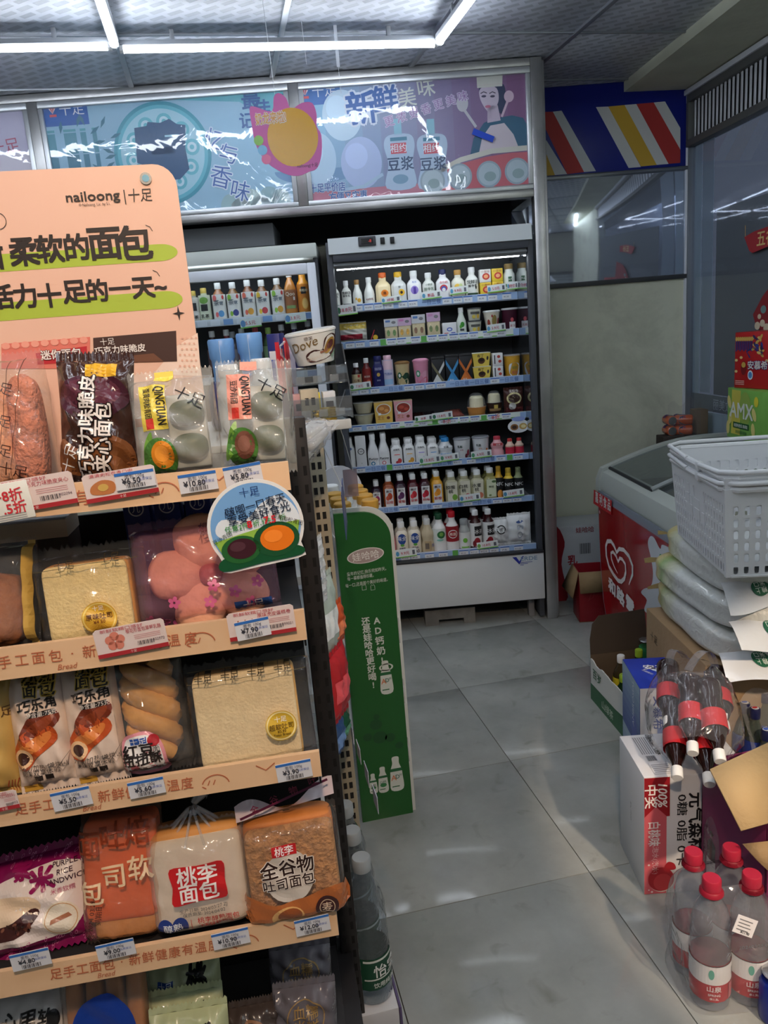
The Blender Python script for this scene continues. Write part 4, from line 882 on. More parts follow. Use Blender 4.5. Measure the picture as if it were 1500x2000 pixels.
for u in (995, 1013): fb(4, u, 18, 31, 'tiny red wrapped yogurt drink', name='yogurt_bottle', body=(222, 190, 170), cap=(200, 60, 60), shape='jug', lab=(.1, .5), labc=(196, 40, 66))
# sixth shelf
JU = [(738, 20, 50, (40, 18, 36), (150, 40, 90), '蓝莓', 'dark purple'), (762, 22, 58, (150, 74, 36), (190, 70, 40), '甜橙', 'amber'), (785, 22, 58, (44, 18, 36), (90, 40, 90), '葡萄', 'grape'), (809, 22, 58, (84, 20, 30), (200, 40, 50), '草莓', 'strawberry red'), (832, 22, 58, (60, 18, 30), (190, 30, 50), '杨梅', 'bayberry'), (855, 22, 60, (222, 160, 46), (236, 150, 40), '鲜橙', 'orange')]
for u, wp, hp, c, c2, tx, nm in JU:
    fb(5, u, wp, hp, 'square %s juice bottle with a white fruit label' % nm, back=1, name='juice_bottle', body=c, shape='juice', sq=.7, marks=[('r', -.62, .04, .62, .62, (224, 224, 222)), ('e', .1, .38, .4, .11, c2, 2), ('e', -.25, .32, .3, .08, tuple(min(255, k + 24) for k in c2), 2)], text=[(tx, .18, .09, (190, 50, 50)), ('美汁', .54, .08, (80, 60, 70))])
for u, c2, tx in ((883, (120, 170, 60), '猕猴桃'), (908, (206, 120, 120), '白桃'), (933, (220, 130, 100), '水蜜桃')):
    fb(5, u, 26, 56, 'pale cloudy juice bottle labelled with %s' % {120: 'kiwi fruit', 206: 'pink guava', 220: 'peach'}[c2[0]], name='juice_bottle', body=(176, 172, 140), shape='juice', sq=.7, back=1, marks=[('r', -.62, .06, .66, .70, (222, 218, 196)), ('e', .3, .18, .34, .10, c2, 2)], text=[(tx[:2], .52, .12, (40, 44, 40), -.2), (tx[-1], .38, .12, (40, 44, 40), -.2)])
fb(5, 958, 25, 58, 'olive tea bottle with a pale leaf label', name='tea_bottle', body=(146, 140, 84), shape='juice', sq=.7, back=1, marks=[('r', -.62, .08, .66, .66, (216, 222, 190)), ('e', .4, .58, .3, .04, (80, 110, 60), 2), ('e', -.2, .14, .2, .03, (120, 140, 80), 2)], text=[('青柑', .42, .07, (110, 120, 90))])
for u, wp, hp, c, c2, nm in ((974, 18, 60, (210, 160, 40), (226, 150, 60), 'yellow'), (993, 20, 55, (222, 186, 60), (232, 150, 40), 'golden'), (1012, 19, 55, (140, 150, 110), (80, 160, 60), 'green')):
    fb(5, u, wp, hp, 'black labelled NFC juice bottle with %s juice in the neck' % nm, name='juice_bottle', body=c, cap=tuple(k * 4 // 5 for k in c), shape='juice', lab=(.02, .66), labc=(20, 22, 22), marks=[('e', .1, .14, .62, .14, c2)], text=[('NFC', .46, .14, (226, 228, 228))])
# bottom deck
fb(6, 768, 14, 60, 'pink yogurt drink beside the green stand', name='yogurt_bottle', body=(206, 120, 130), shape='slim')
for u in (787, 812): fb(6, u, 25, 60, 'white yogurt drink with a blue teardrop reading 味全', name='yogurt_bottle', body=(222, 216, 200), shape='juice', back=1, marks=[('e', 0, .50, .66, .17, (36, 74, 150)), ('e', 0, .31, .3, .04, (90, 160, 60)), ('r', -.6, .03, .7, .22, (210, 206, 196))], text=[('味全', .52, .13, (226, 230, 236)), ('优酪乳', .21, .06, (30, 40, 90)), ('800', .09, .14, (30, 40, 80))])
fb(6, 837, 25, 62, 'beige wasp waisted soy drink bottle', name='soy_drink', body=(196, 184, 156), cap=(206, 208, 208), shape='jug', back=1, marks=[('r', -.6, .06, .5, .36, (176, 156, 120)), ('r', -.5, .12, .1, .30, (110, 100, 90), 2)], text=[('乐', .22, .1, (70, 90, 160), .75)])
fb(6, 860, 27, 70, 'white yogurt jug with a dark green cap', name='yogurt_jug', body=(228, 230, 230), cap=(20, 70, 44), shape='milk', back=1, lab=(.24, .62), labc=(216, 226, 224), marks=[('e', .2, .46, .6, .1, (40, 110, 60)), ('e', .2, .47, .3, .05, (120, 170, 80), 2), ('e', .0, .32, .5, .03, (130, 190, 180))])
fb(6, 885, 26, 72, 'white yogurt jug with a red cap and red label', name='yogurt_jug', body=(226, 226, 226), cap=(190, 24, 40), shape='milk', back=1, lab=(.24, .64), labc=(150, 26, 38), marks=[('e', .0, .44, .72, .11, (226, 226, 222)), ('e', .0, .44, .62, .09, (160, 24, 40), 2)], text=[('希腊', .44, .08, (240, 220, 210))])
fb(6, 908, 22, 56, 'clear drink bottle with a white and green leaf label', name='drink_bottle', body=(168, 174, 172), cap=(150, 156, 158), shape='wide', lab=(.05, .58), labc=(224, 228, 226), marks=[('e', 0, .32, .4, .08, (110, 180, 60)), ('r', -.7, .06, .7, .11, (120, 180, 80))])
for u in (930, 955): fb(6, u, 23, 71, 'dark cherry ice tea bottle with a black and white label', name='tea_bottle', body=(54, 14, 18), shape='juice', lab=(.06, .68), labc=(224, 224, 222), back=1, marks=[('r', -.3, .34, 1.2, .60, (26, 26, 28)), ('e', .1, .18, .55, .12, (150, 24, 40)), ('e', -.4, .14, .3, .08, (120, 20, 34))], text=[('冰茶', .46, .12, (226, 228, 228), .45)])
for u, wp, hp, k in ((978, 32, 54, 0), (1014, 44, 60, 1)):
    P, x = place(6, u, .04); w_, h_ = m_of(6, wp), m_of(6, hp)
    t = thing('yogurt_pouch', ('narrow white drink pouch with a black ring mark' if not k else 'wide crumpled white drink pouch with a grey figure') + ' on the fridge bottom deck', 'pouch', P, (0, 0, FG.rz), GR[6])
    mp = bag('pouch', t, w_, h_, .06, mat((222, 224, 224), .3), 20 + k, .005, pv=1.8, zig=False, jag=.002, nu=12, nv=14)
    a = Art()
    if not k: a.ell(0, h_ * .6, w_ * .26, h_ * .16, (24, 26, 28), 1, 20); a.ell(0, h_ * .6, w_ * .20, h_ * .12, (222, 224, 224), 2, 20); a.text('简', 0, h_ * .6, h_ * .12, (24, 26, 28), 3)
    else: a.ell(0, h_ * .32, w_ * .10, h_ * .11, (120, 130, 150), 1, 20); a.ell(0, h_ * .32, w_ * .08, h_ * .09, (222, 224, 224), 2, 20); a.ell(0, h_ * .74, w_ * .16, h_ * .04, (60, 90, 150), 1, 16); a.rect(-w_ * .12, h_ * .5, w_ * .14, h_ * .64, (180, 190, 200), 1)
    a.build('print', t, mp)
# ================================================================== GLASS DOOR FRIDGE
f2 = thing('glass_door_fridge', 'white framed glass door fridge beside the open fridge', 'fridge', FG.o, (0, 0, FG.rz))
YA = .02
xr, zr = FG.hit(617, 474, YA); xd, zd = FG.hit(603, 503, YA); xd2, _ = FG.hit(604, 515, YA)
bx('top_cap', (-2.05, xr, YA - .012, .46, zr - .062, zr), mat((206, 212, 206), .4), f2, .006)
bx('side_panel', (xr - .022, xr, YA + .03, .46, .08, zr - .062), m_grey, f2, .003)
bx('side_panel', (-2.05, -2.03, YA + .03, .46, .08, zr - .062), m_grey, f2, .003)
bx('cabinet_back', (-2.05, xr - .02, .44, .46, .08, zr - .06), mat((50, 54, 58), .6), f2, 0)
bx('cabinet_base', (-2.05, xr - .02, YA + .04, .46, .0, .25), m_fw, f2, .004)
dr = bx('door', (xr - .052, xr - .012, YA - .008, YA + .028, .27, zr - .085), m_frame, f2, .004)
bx('door_rail', (-2.03, xr - .052, YA - .008, YA + .028, zr - .133, zr - .085), m_frame, dr, .004)
bx('door_rail', (-2.03, xr - .052, YA - .008, YA + .028, .27, .31), m_frame, dr, .004)
MB().add([(-2.03, YA + .006, .31), (xr - .052, YA + .006, .31), (xr - .052, YA + .006, zr - .133), (-2.03, YA + .006, zr - .133)], [(0, 1, 2, 3)]).build('glass_pane', film((240, 244, 246), .01, .6, .03, None, (170, 180, 190), 1.4), dr)
bx('top_box', (-2.05, FG.hit(535, 450, .1)[0], .08, .44, zr + .01, 2.03), mat((92, 95, 98), .6), None, .004, loc=FG.o, rot=(0, 0, FG.rz), label='plain grey box resting on the glass door fridge under the sign', cat='box')
Y2 = .10
bx('strip_lamp', (-2.0, xr - .06, YA + .035, YA + .05, zr - .10, zr - .088), mat((240, 248, 255), .3, emit=6.0), f2, .002)  # glowing strip added to brighten the bottles behind the door
_, z2 = FG.hit(600, 611, Y2)
for k, (zz, nm) in enumerate(((z2, 0), (z2 - .27, 1))):
    sh = bx('shelf', (-2.0, xr - .03, Y2 - .01, .43, zz - .01, zz), m_shelf, f2, .001)
    bx('price_rail', (-2.0, xr - .03, Y2 - .022, Y2 - .01, zz - .03, zz + .004), mat((196, 206, 214), .4), sh, .001)
    for i in range(12): bx('price_label', (xr - .10 - .062 * i, xr - .055 - .062 * i, Y2 - .0235, Y2 - .022, zz - .026, zz + .0), mat((216, 224, 232) if i % 3 else (120, 160, 210), .4), sh, 0)
def f2b(u, vb, wp, hp, label, z, **k):
    x, _ = FG.hit(u, vb, Y2 + .03); sc_ = FG.scale(u, vb, Y2 + .03); r = wp / sc_ / 2 * .97
    return bottle(k.pop('name', 'tea_bottle'), label, 'bottle', FG.w(x, Y2 + r + .004, z + .0005), FG.rz, r, hp / sc_, group='bottles behind the glass fridge door', **k)
f2b(404, 626, 24, 64, 'small pale tea bottle with a black and green label behind the glass door', z2, body=(200, 204, 170), cap=(196, 170, 80), shape='juice', lab=(.06, .78), labc=(206, 214, 190), marks=[('e', 0, .62, .8, .10, (110, 160, 70)), ('r', -.6, .3, .6, .5, (30, 32, 34), 2)], text=[('乳茶', .14, .12, (30, 34, 34))])
f2b(383, 628, 24, 60, 'small dark labelled tea bottle half hidden by the peach board', z2, body=(170, 170, 150), cap=(196, 170, 80), shape='juice', lab=(.06, .78), labc=(206, 204, 196), text=[('乳茶', .14, .12, (30, 34, 34))], marks=[('r', -.6, .35, .6, .6, (40, 42, 44))])
for u, vb, hp, c1, c2, nm, bd in ((432, 625, 72, (226, 110, 110), (90, 150, 200), 'peach pink', (150, 96, 60)), (460, 621, 71, (130, 180, 60), (50, 60, 130), 'green grape', (120, 84, 44)), (489, 619, 73, (222, 110, 90), (220, 160, 60), 'peach and mango', (116, 66, 34)), (516, 615, 71, (226, 190, 60), (190, 60, 70), 'lemon', (110, 70, 34)), (546, 613, 72, (140, 190, 70), (214, 160, 60), 'lime', (120, 90, 60))):
    f2b(u, vb, 28, hp, 'fruit tea bottle with a white wrap and %s art behind the glass door' % nm, z2, body=bd, cap=(214, 214, 212), shape='pet', lab=(.03, .68), labc=(226, 226, 222), marks=[('e', -.55, .58, .35, .09, c1), ('e', .3, .16, .45, .09, c2), ('e', -.35, .14, .25, .07, c1), ('e', .75, .6, .2, .06, (190, 60, 60))], text=[('茶π', .46, .15, (120, 130, 140))])
f2b(571, 611, 26, 84, 'clear orange drink bottle reading Qoo behind the glass door', z2, name='juice_bottle', body=(196, 130, 60), cap=(206, 206, 204), shape='soda', lab=(.12, .56), labc=(150, 96, 60), text=[('Qoo', .46, .11, (236, 226, 206))], marks=[('r', .45, .32, .75, .40, (226, 224, 214)), ('r', -.8, .13, .8, .2, (120, 150, 90))])
f2b(596, 609, 26, 85, 'orange juice bottle with a black square badge behind the glass door', z2, name='juice_bottle', body=(226, 150, 40), cap=(226, 170, 50), shape='juice', lab=(.05, .66), labc=(206, 126, 36), marks=[('r', -.3, .44, .5, .60, (24, 24, 24)), ('e', .2, .22, .5, .13, (236, 186, 90)), ('e', .2, .22, .38, .10, (240, 200, 120), 2)], text=[('果粒橙', .52, .06, (240, 226, 190), .1)])
for u, v, c, cc in ((412, 655, (60, 30, 30), WHITE), (440, 652, (120, 20, 30), WHITE), (452, 656, (60, 60, 70), (150, 156, 160)), (470, 650, (60, 20, 30), WHITE), (497, 648, (40, 40, 60), (206, 70, 80)), (522, 648, (60, 90, 50), (150, 190, 90)), (548, 642, (50, 24, 40), WHITE), (573, 639, (46, 40, 90), WHITE), (600, 634, (30, 22, 24), WHITE)):
    x, zz = FG.hit(u, v - 8, Y2 + .03)
    bottle('soft_drink', '%s drink bottle on the lower shelf behind the glass door' % ('white capped' if cc == WHITE else {(150, 156, 160): 'grey capped', (206, 70, 80): 'red capped', (150, 190, 90): 'green capped'}[cc]), 'bottle', FG.w(x, Y2 + .04, z2 - .27 + .0005), FG.rz, .03, zz - (z2 - .27), c, cc, 'bottles on the lower shelf behind the glass door', 'pet', (.2, .6), tuple(min(255, k + 50) for k in c))
for u, v, tx in ((486, 630, '5.5元'), (575, 620, '3.8元')):
    x, z = FG.hit(u, v, -.0); t = thing('price_card', 'clip card inside the glass door fridge under the %s' % ('mango tea bottle' if u < 500 else 'orange Qoo bottle'), 'price card', FG.w(x, YA + .045, z), (0, 0, FG.rz))
    bx('card', (-.05, .05, -.001, .001, -.022, .022), mat((216, 226, 222), .35), t, 0, rot=(0, R(-3), 0)); Art().text(tx, .0, 0, .02, (196, 60, 90), 2).rect(-.05, -.022, .05, -.016, (120, 190, 90), 1).ell(-.036, 0, .012, .016, (90, 140, 190), 1, 12).build('print', t, lambda x, y, d: (x, -.0012 - d, y), rot=(0, R(-3), 0))
# ================================================================== BREAD END CAP
def sup(parent, name, w, d, h, m, e=.35, c=(0, 0, 0), rot=(0, 0, 0), n=20, lump=0.0, seed=0):
    """rounded block (superellipsoid) with a lumpy crust"""
    rnd = random.Random(seed); ph = [rnd.uniform(0, 6) for _ in range(6)]
    def sg(v, p): return math.copysign(abs(v) ** p, v)
    def f(u, v):
        a = 2 * math.pi * u; b_ = math.pi * (v - .5) * .999
        x, y, z = sg(math.cos(b_), e) * sg(math.cos(a), e), sg(math.cos(b_), e) * sg(math.sin(a), e), sg(math.sin(b_), e)
        k = 1 + lump * (math.sin(5 * x + ph[0]) * math.sin(6 * z + ph[1]) + .6 * math.sin(9 * y + 4 * x + ph[2]))
        return (x * w / 2 * k, y * d / 2 * k, z * h / 2 * k)
    mb = MB().grid(f, n * 2, n)
    return mb.build(name, m, parent, 60, loc=c, rot=rot)
m_blk = mat((30, 27, 27), .5); m_wood = mat((214, 178, 140), .5, var=(6, .06)); m_blk2 = mat((38, 36, 36), .45)
ec = thing('bread_end_cap', 'black slotted end cap shelving with wood pattern price rails for bread', 'shelving', EC.o, (0, 0, EC.rz))
DEPTH = .30
RL = [((552, 903), (556, 957)), ((602, 1191), (607, 1246)), ((618, 1470), (622, 1514)), ((662, 1780), (665, 1822))]
ESH = []
for i, (p0, p1) in enumerate(RL):
    _, zt = EC.hit(*p0); _, zb = EC.hit(*p1); ESH.append((zt, zb))
    sh = bx('shelf', (-1.02, -.002, .008, DEPTH, zt - .028, zt - .020), m_blk2, ec, .001)
    MB().prism([(-.004, zb), (.004, zb), (.010, zt), (.002, zt)], -1.02, 0, 'X').build('price_rail', m_wood, sh)
    bx('bracket', (-.004, -.001, .012, DEPTH + .02, zt - .06, zt - .02), m_blk, sh, .001)
    a = Art(); zc = (zt + zb) / 2; BR = (176, 96, 62)
    def loafmark(a, x, z, s):
        a.stroke([(x + s * math.cos(R(q)) * 1.25, z - s * .45 + s * math.sin(R(q))) for q in range(8, 174, 12)], .0016, BR, 2)
        a.stroke([(x - s * 1.25, z - s * .4), (x - s * .9, z - s * .62)], .0016, BR, 2)
        for k in (-.5, 0): a.stroke([(x + k * s, z + .1 * s), (x + (k - .22) * s, z - .35 * s)], .0014, BR, 2)
    if i == 0:
        for u, s_ in ((155, '有'),): x, z = EC.hit(u, 948); a.text(s_, x, zc, .020, BR, 2)
        x, z = EC.hit(320, 955); loafmark(a, x, zc, .016); x, z = EC.hit(425, 915); a.stroke([(x - .014, zt - .006), (x, zc + .004), (x + .014, zt - .006)], .0016, BR, 2)
    else:
        tx = [None, '手工面包·新鲜健康有温度', '足手工面包·新鲜健康有温度', '足手工面包·新鲜健康有温度'][i]
        u = (0, 5, 40, 100)[i]; v = (0, 1270, 1568, 1852)[i]
        du = (0, 33, 27, 26)[i]
        for k, ch_ in enumerate(tx):
            x, z = EC.hit(u + du * k, v - du * k * .15); a.text(ch_, x, zc + .003, .017, BR, 2, .004)
        x, _ = EC.hit((0, 128, 180, 200)[i], v); a.text('Bread', x, zb + .008, .010, BR, 2, 0, shear=.3)
        x, _ = EC.hit((0, 388, 420, 475)[i], v - 50); loafmark(a, x, zc, .016)
        x, _ = EC.hit((0, 530, 520, 570)[i], v - 60); a.stroke([(x - .014, zt - .006), (x, zc + .004), (x + .014, zt - .006)], .0016, BR, 2)
    a.build('rail_print', sh, lambda x, y, d, zt=zt, zb=zb: (x, -.0045 + .006 * (y - zb) / (zt - zb) - d, y), .5)
z5 = ESH[3][1] - .29
bx('shelf', (-1.02, -.002, .0, DEPTH, z5 - .02, z5), m_blk2, ec, .001)
bx('base', (-1.02, .03, .03, DEPTH + .05, 0, z5 - .02), m_blk, ec, .002)
bx('back_panel', (-1.02, .0, DEPTH + .005, DEPTH + .012, .1, ESH[0][1] - .065), mat((26, 24, 24), .6), ec, 0)
# slotted uprights at the back corners
def upright(name, parent, frame_x, y, z0, z1, w, m, pitch=.032, slot=.016, cols=2, d=.03, face='Y', slotm=None):
    up_ = bx(name, (frame_x, frame_x + w, y, y + d, z0, z1), m, parent, .0015)
    sm = slotm or mat((8, 7, 7), .8); mb = MB(); z = z0 + .02
    while z < z1 - .02:
        for c in range(cols):
            xx = frame_x + w * (c + .5) / cols
            mb.box(xx - w * .085, xx + w * .085, y - .0006, y + .0004, z, z + slot)
        z += pitch
    mb.build('slots', sm, up_, 0, kind='stuff')
    return up_
xu, _ = EC.hit(607, 1000, DEPTH); xu2, _ = EC.hit(575, 1000, DEPTH)
upright('upright', ec, .008, DEPTH - .005, .02, ESH[0][0] + .03, .036, m_blk, .034, .017, 2, .03)
upright('upright', ec, -1.05, DEPTH - .005, .02, ESH[0][0] + .03, .036, m_blk, .034, .017, 2, .03)
# slots on the aisle side of the right upright: bright where the shop shows through
mb = MB(); z = .1
while z < ESH[0][0]:
    mb.box(.0436, .0446, DEPTH + .002, DEPTH + .006, z, z + .016); mb.box(.0436, .0446, DEPTH + .014, DEPTH + .018, z, z + .016); z += .034
mb.build('side_slots', mat((150, 156, 156), .4, .3), ec, 0, kind='stuff')
# ------------------------------------------------------------------ header board
HB = .20
hb = thing('header_board', 'peach bread advertising board with black lettering and green brush strokes', 'sign', EC.w(0, HB), (0, 0, EC.rz))
HF = Frame(EC.w(0, HB).x, EC.w(0, HB).y, -3)
xr_, zt_ = HF.hit(352, 318); xr2, zb_ = HF.hit(392, 730); XRB = (xr_ + xr2) / 2 - .004; ZB = ESH[0][0] - .02
cr_ = .032; pts = [(-1.05, ZB), (XRB, ZB)] + [(XRB - cr_ + cr_ * math.cos(R(q)), zt_ - cr_ + cr_ * math.sin(R(q))) for q in range(0, 91, 15)] + [(-1.05, zt_)]
MB().prism(pts, 0, .005).build('board', mat((232, 188, 164), .45), hb)
ex, ez = HF.hit(285, 349); MB().lathe([(.0085, -.003), (.0085, .008)], 20, (ex, 0, ez), axis='Y').build('eyelet', mat((190, 190, 186), .25, .9), hb); MB().lathe([(.0052, -.0036), (.0052, -.003)], 16, (ex, 0, ez), axis='Y').build('eyelet_hole', mat((120, 170, 190), .5), hb)
S = HF.scale(150, 520); a = Art(); BLK = (36, 28, 26); GRN = (168, 190, 62)
def hp_(u, v): return HF.hit(u, v)
for (u, v), L_, hh in (((150, 498), 390, 34), ((155, 590), 400, 36)):
    x1, z1 = hp_(u + L_ / 2 - 10, v - 6); zz = z1; x0 = -1.04; h2 = hh / S / 2
    pts = [(x0, zz - h2 * 1.2)] + [(x1 - .02 + .026 * math.cos(R(q)) + (.003 if q % 24 else -.002), zz + h2 * math.sin(R(q))) for q in range(-90, 91, 12)] + [(x0, zz + h2 * .9)]
    a.poly(pts, GRN, 1)
for i, (ch_, u, v, h) in enumerate([('香', -70, 500, 52), ('甜', -20, 500, 52), ('柔', 47, 492, 54), ('软', 97, 486, 52), ('的', 150, 482, 50), ('面', 205, 476, 64), ('包', 263, 474, 66)]):
    x, z = hp_(u, v); a.text(ch_, x, z, h / S, BLK, 3, .035)
for i, (ch_, u, v, h) in enumerate([('活', 3, 580, 46), ('力', 49, 578, 46), ('十', 97, 577, 46), ('足', 146, 570, 46), ('的', 190, 567, 44), ('一', 234, 563, 42), ('天', 280, 562, 44), ('~', 314, 562, 40)]):
    x, z = hp_(u, v); a.text(ch_, x, z, h / S, BLK, 3, .035)
x, z = hp_(182, 386); a.text('nailoong', x, z, 24 / S, BLK, 3, .02, w=106 / S)
x, z = hp_(185, 400); a.text('© Nailoong. Lic. by S.I.', x, z, 7 / S, BLK, 3, 0, w=62 / S)
x, z = hp_(244, 385); a.rect(x - .0008, z - .010, x + .0008, z + .010, BLK, 3); x, z = hp_(274, 381); a.text('十足', x, z, 25 / S, BLK, 3, .0, w=48 / S, shear=.1)
for u, v in ((286, 452), (300, 540)): x, z = hp_(u, v); a.stroke([(x, z + .009), (x + .006, z + .006), (x + .009, z)], .0009, BLK, 3)
x, z = hp_(349, 612); s_ = .0095; a.poly([(x, z + s_ * 1.2), (x + s_ * .2, z + s_ * .2), (x + s_, z), (x + s_ * .2, z - s_ * .2), (x, z - s_ * 1.2), (x - s_ * .2, z - s_ * .2), (x - s_, z), (x - s_ * .2, z + s_ * .2)], BLK, 3)
x, z = hp_(-4, 432); a.ell(x, z, .012, .012, BLK, 3, 24, inner=.92)
# pictured packs at the foot of the board (plain packs)
def q4(p, c, lay): a.poly([hp_(u, v) for u, v in p], c, lay)
q4(((3, 672), (176, 658), (176, 720), (3, 720)), (222, 120, 104), 2); q4(((70, 690), (170, 676), (170, 706), (74, 712)), (190, 40, 50), 3)
x, z = hp_(120, 691); a.text('迷你面包', x, z, .0135, (236, 226, 220), 5, .03, halo=((80, 30, 20), .07))
for k in range(9): x, z = hp_(12 + 19 * k, 676 - 1.5 * k); a.ell(x, z, .006, .005, (236, 160, 140), 4, 12)
q4(((182, 660), (344, 646), (346, 706), (184, 710)), (66, 42, 36), 2); q4(((200, 700), (300, 690), (320, 706), (190, 710)), (110, 70, 50), 3)
x, z = hp_(235, 682); a.text('巧克力味脆皮', x, z, .0115, (236, 230, 224), 5, .02); x, z = hp_(210, 667); a.text('十足', x, z, .010, (230, 226, 220), 5)
for i in range(5):
    for j in range(7):
        u, v = 356 + 9 * i - (j % 2) * 4, 660 + 11 * j
        if u - 350 > (735 - v) * -.1 and u < 388: x, z = hp_(u, v); a.ell(x, z, .0018, .0018, (226, 178, 156), 3, 8)
a.poly([hp_(345, 676), hp_(386, 650), (XRB - .001, hp_(392, 735)[1]), hp_(300, 730)], (240, 214, 196), 1)
a.build('printed_face', hb, None, .5)
# hanging shop mobile (plain stand-in for its picture)
MOB = FG.hit(563, 262, -.9)
mo = thing('hanging_sign', 'pink edged yellow die cut card hanging from the ceiling on a thread', 'sign', FG.w(MOB[0], -.9, MOB[1]), (0, 0, FG.rz))
S2 = FG.scale(563, 262, -.9)
def mpx(u, v): return ((u - 563) / S2, (262 - v) / S2 - (u - 563) / S2 * .09)
out = [mpx(u, v) for u, v in ((487, 213), (500, 210), (533, 218), (540, 190), (552, 182), (566, 192), (574, 212), (598, 200), (620, 200), (627, 222), (625, 245), (633, 262), (630, 300), (618, 328), (600, 336), (575, 345), (545, 340), (510, 318), (492, 285), (488, 250))]
A_ = Art(); A_.blob(out, (214, 110, 176), 0, 3); ring = [(v[0], v[1]) for v in A_.v]
MB().prism(ring, 0, .003).build('card', mat((214, 110, 176), .35), mo)
a = Art(); a.ell(*mpx(572, 268), 54 / S2, 58 / S2, (222, 166, 44), 1, 36);
x, z = mpx(529, 231); a.text('奶龙来啦!', x, z, .034, (222, 150, 60), 3, .02, .03, w=64 / S2, halo=((240, 232, 220), .08))
for (u, v), c in (((499, 276), (130, 190, 60)), ((505, 295), (110, 180, 220)), ((511, 313), (226, 100, 150))): x, z = mpx(u, v); a.ell(x, z, .016, .016, c, 3, 16)
x, z = mpx(598, 324); a.text('nailoong|十足', x, z, .012, (60, 40, 40), 3, 0, w=.07)
a.build('print', mo, None, .25)
zc_ = 2.55 - MOB[1]; MB().tube([(mpx(543, 185)[0], .001, mpx(543, 185)[1]), (mpx(543, 185)[0] - .01, .001, zc_ + .06)], .0009, 5).build('thread', mat((220, 224, 228), .3), mo)
MB().tube([(mpx(575, 212)[0] + .05, .3, zc_ + .06), (mpx(575, 212)[0] + .055, .3, .30)], .0008, 5).build('thread', mat((220, 224, 228), .3), mo)

# ------------------------------------------------------------------ breads
m_film = film((252, 251, 249), .03, .9, .10, (20, .30)); m_film2 = film((250, 248, 244), .07, 1.0, .12, (18, .35))
def item(name, label, cat, u0, u1, v0, v1, row, dy=.05, tilt=10, ry=0, rz=0, group='bread on the end cap'):
    zs = (ESH[row][0] - .0195) if row < 4 else z5 + .0005
    um = (u0 + u1) / 2; x, _ = EC.hit(um, v1, dy); y = dy
    T = R(tilt); a_ = px_of(EC.w(x, y, zs)); b_ = px_of(EC.w(x, y + .1 * math.sin(T), zs + .1 * math.cos(T))); k = math.hypot(a_[0] - b_[0], a_[1] - b_[1]) / .1
    c_ = px_of(EC.w(x + .1, y, zs)); kw = math.hypot(a_[0] - c_[0], a_[1] - c_[1]) / .1
    t = thing(name, label, cat, EC.w(x, y, zs), (-T, R(ry), EC.rz + R(rz)), group)
    h = (a_[1] - v0) / k * 1.0; return t, (u1 - u0) / kw, h
def sticker(t, mp, x, z, r, c, ring=None, lines=(), name='sticker', lay=2, lab=None):
    a = Art(); a.ell(x, z, r, r, c, lay, 28)
    if ring: a.ell(x, z, r * .94, r * .94, ring, lay + 1, 40, inner=.90)
    for tx, dz, h, col_ in lines: a.text(tx, x, z + dz * r, h * r, col_, lay + 3, .01)
    return a.build(name, t, mp, .35, label=lab)
# shelf 1
t, w_, h_ = item('floss_bread', 'long pink floss bread in clear printed film behind the peach cards', 'bread', -60, 118, 690, 945, 0, .08, 14, -2)
mp = bag('wrapper', t, w_, h_, .085, m_film2, 1, .003, pu=5, pv=6)
sup(t, 'bread_roll', w_ * .36, .055, h_ * .78, mat((206, 124, 92), .8, bump=(140, .9), var=(50, .25)), .6, (w_ * .24, 0, h_ * .44), lump=.03)
sup(t, 'bread_roll', w_ * .42, .05, h_ * .76, mat((226, 160, 120), .8, bump=(90, .6), var=(20, .25)), .6, (-w_ * .12, .004, h_ * .42), lump=.05, seed=3)
a = Art()
for k, (dx, dz) in enumerate(((.08, .72), (.02, .5), (-.02, .3), (.1, .15))): a.text('十足', dx * w_, dz * h_, .017, (60, 30, 24), 2, rot=-.35)
for dx in (-.02, .12): a.stroke([(dx * w_ - .01, h_ * .04), (dx * w_ + .012, h_ * .5), (dx * w_ + .03, h_ * .93)], .0008, (70, 40, 30), 2)
a.ell(-w_ * .42, h_ * .22, .028, .028, (226, 150, 60), 1, 20); a.text('十足', -w_ * .38, h_ * .2, .014, (240, 230, 220), 3); a.build('print', t, mp)
t, w_, h_ = item('chocolate_bread', 'glossy dark brown chocolate bread pack beside the pink floss bread', 'bread', 118, 268, 688, 925, 0, .06, 12, 4)
mp = bag('wrapper', t, w_, h_, .06, mat((60, 36, 28), .16, bump=(30, .5), coat=.6), 2, .005, waist=.06)
a = Art(); a.blob([(-w_ * .44, h_ * .12), (w_ * .4, h_ * .1), (w_ * .44, h_ * .3), (w_ * .1, h_ * .38), (-w_ * .2, h_ * .28), (-w_ * .42, h_ * .36)], (122, 74, 40), 1)
a.ell(0, h_ * .66, w_ * .44, h_ * .17, (70, 34, 48), 1, 24); a.ell(-w_ * .02, h_ * .68, w_ * .36, h_ * .12, (92, 46, 60), 2, 24)
for tx, dx, z0_ in (('巧克力味脆皮', -.10, .44), ('夹心面包', .10, .36)):
    a.text(tx, dx * w_, h_ * z0_, .0215, (238, 232, 226), 4, .03, math.pi / 2 - .06, halo=((30, 18, 14), .09))
a.text('十足', -w_ * .34, h_ * .22, .018, (230, 226, 220), 4, .0, 1.2); a.rect(-w_ * .10, h_ * .80, w_ * .3, h_ * .9, (226, 176, 50), 2, 6, 4)
a.build('print', t, mp, .2)
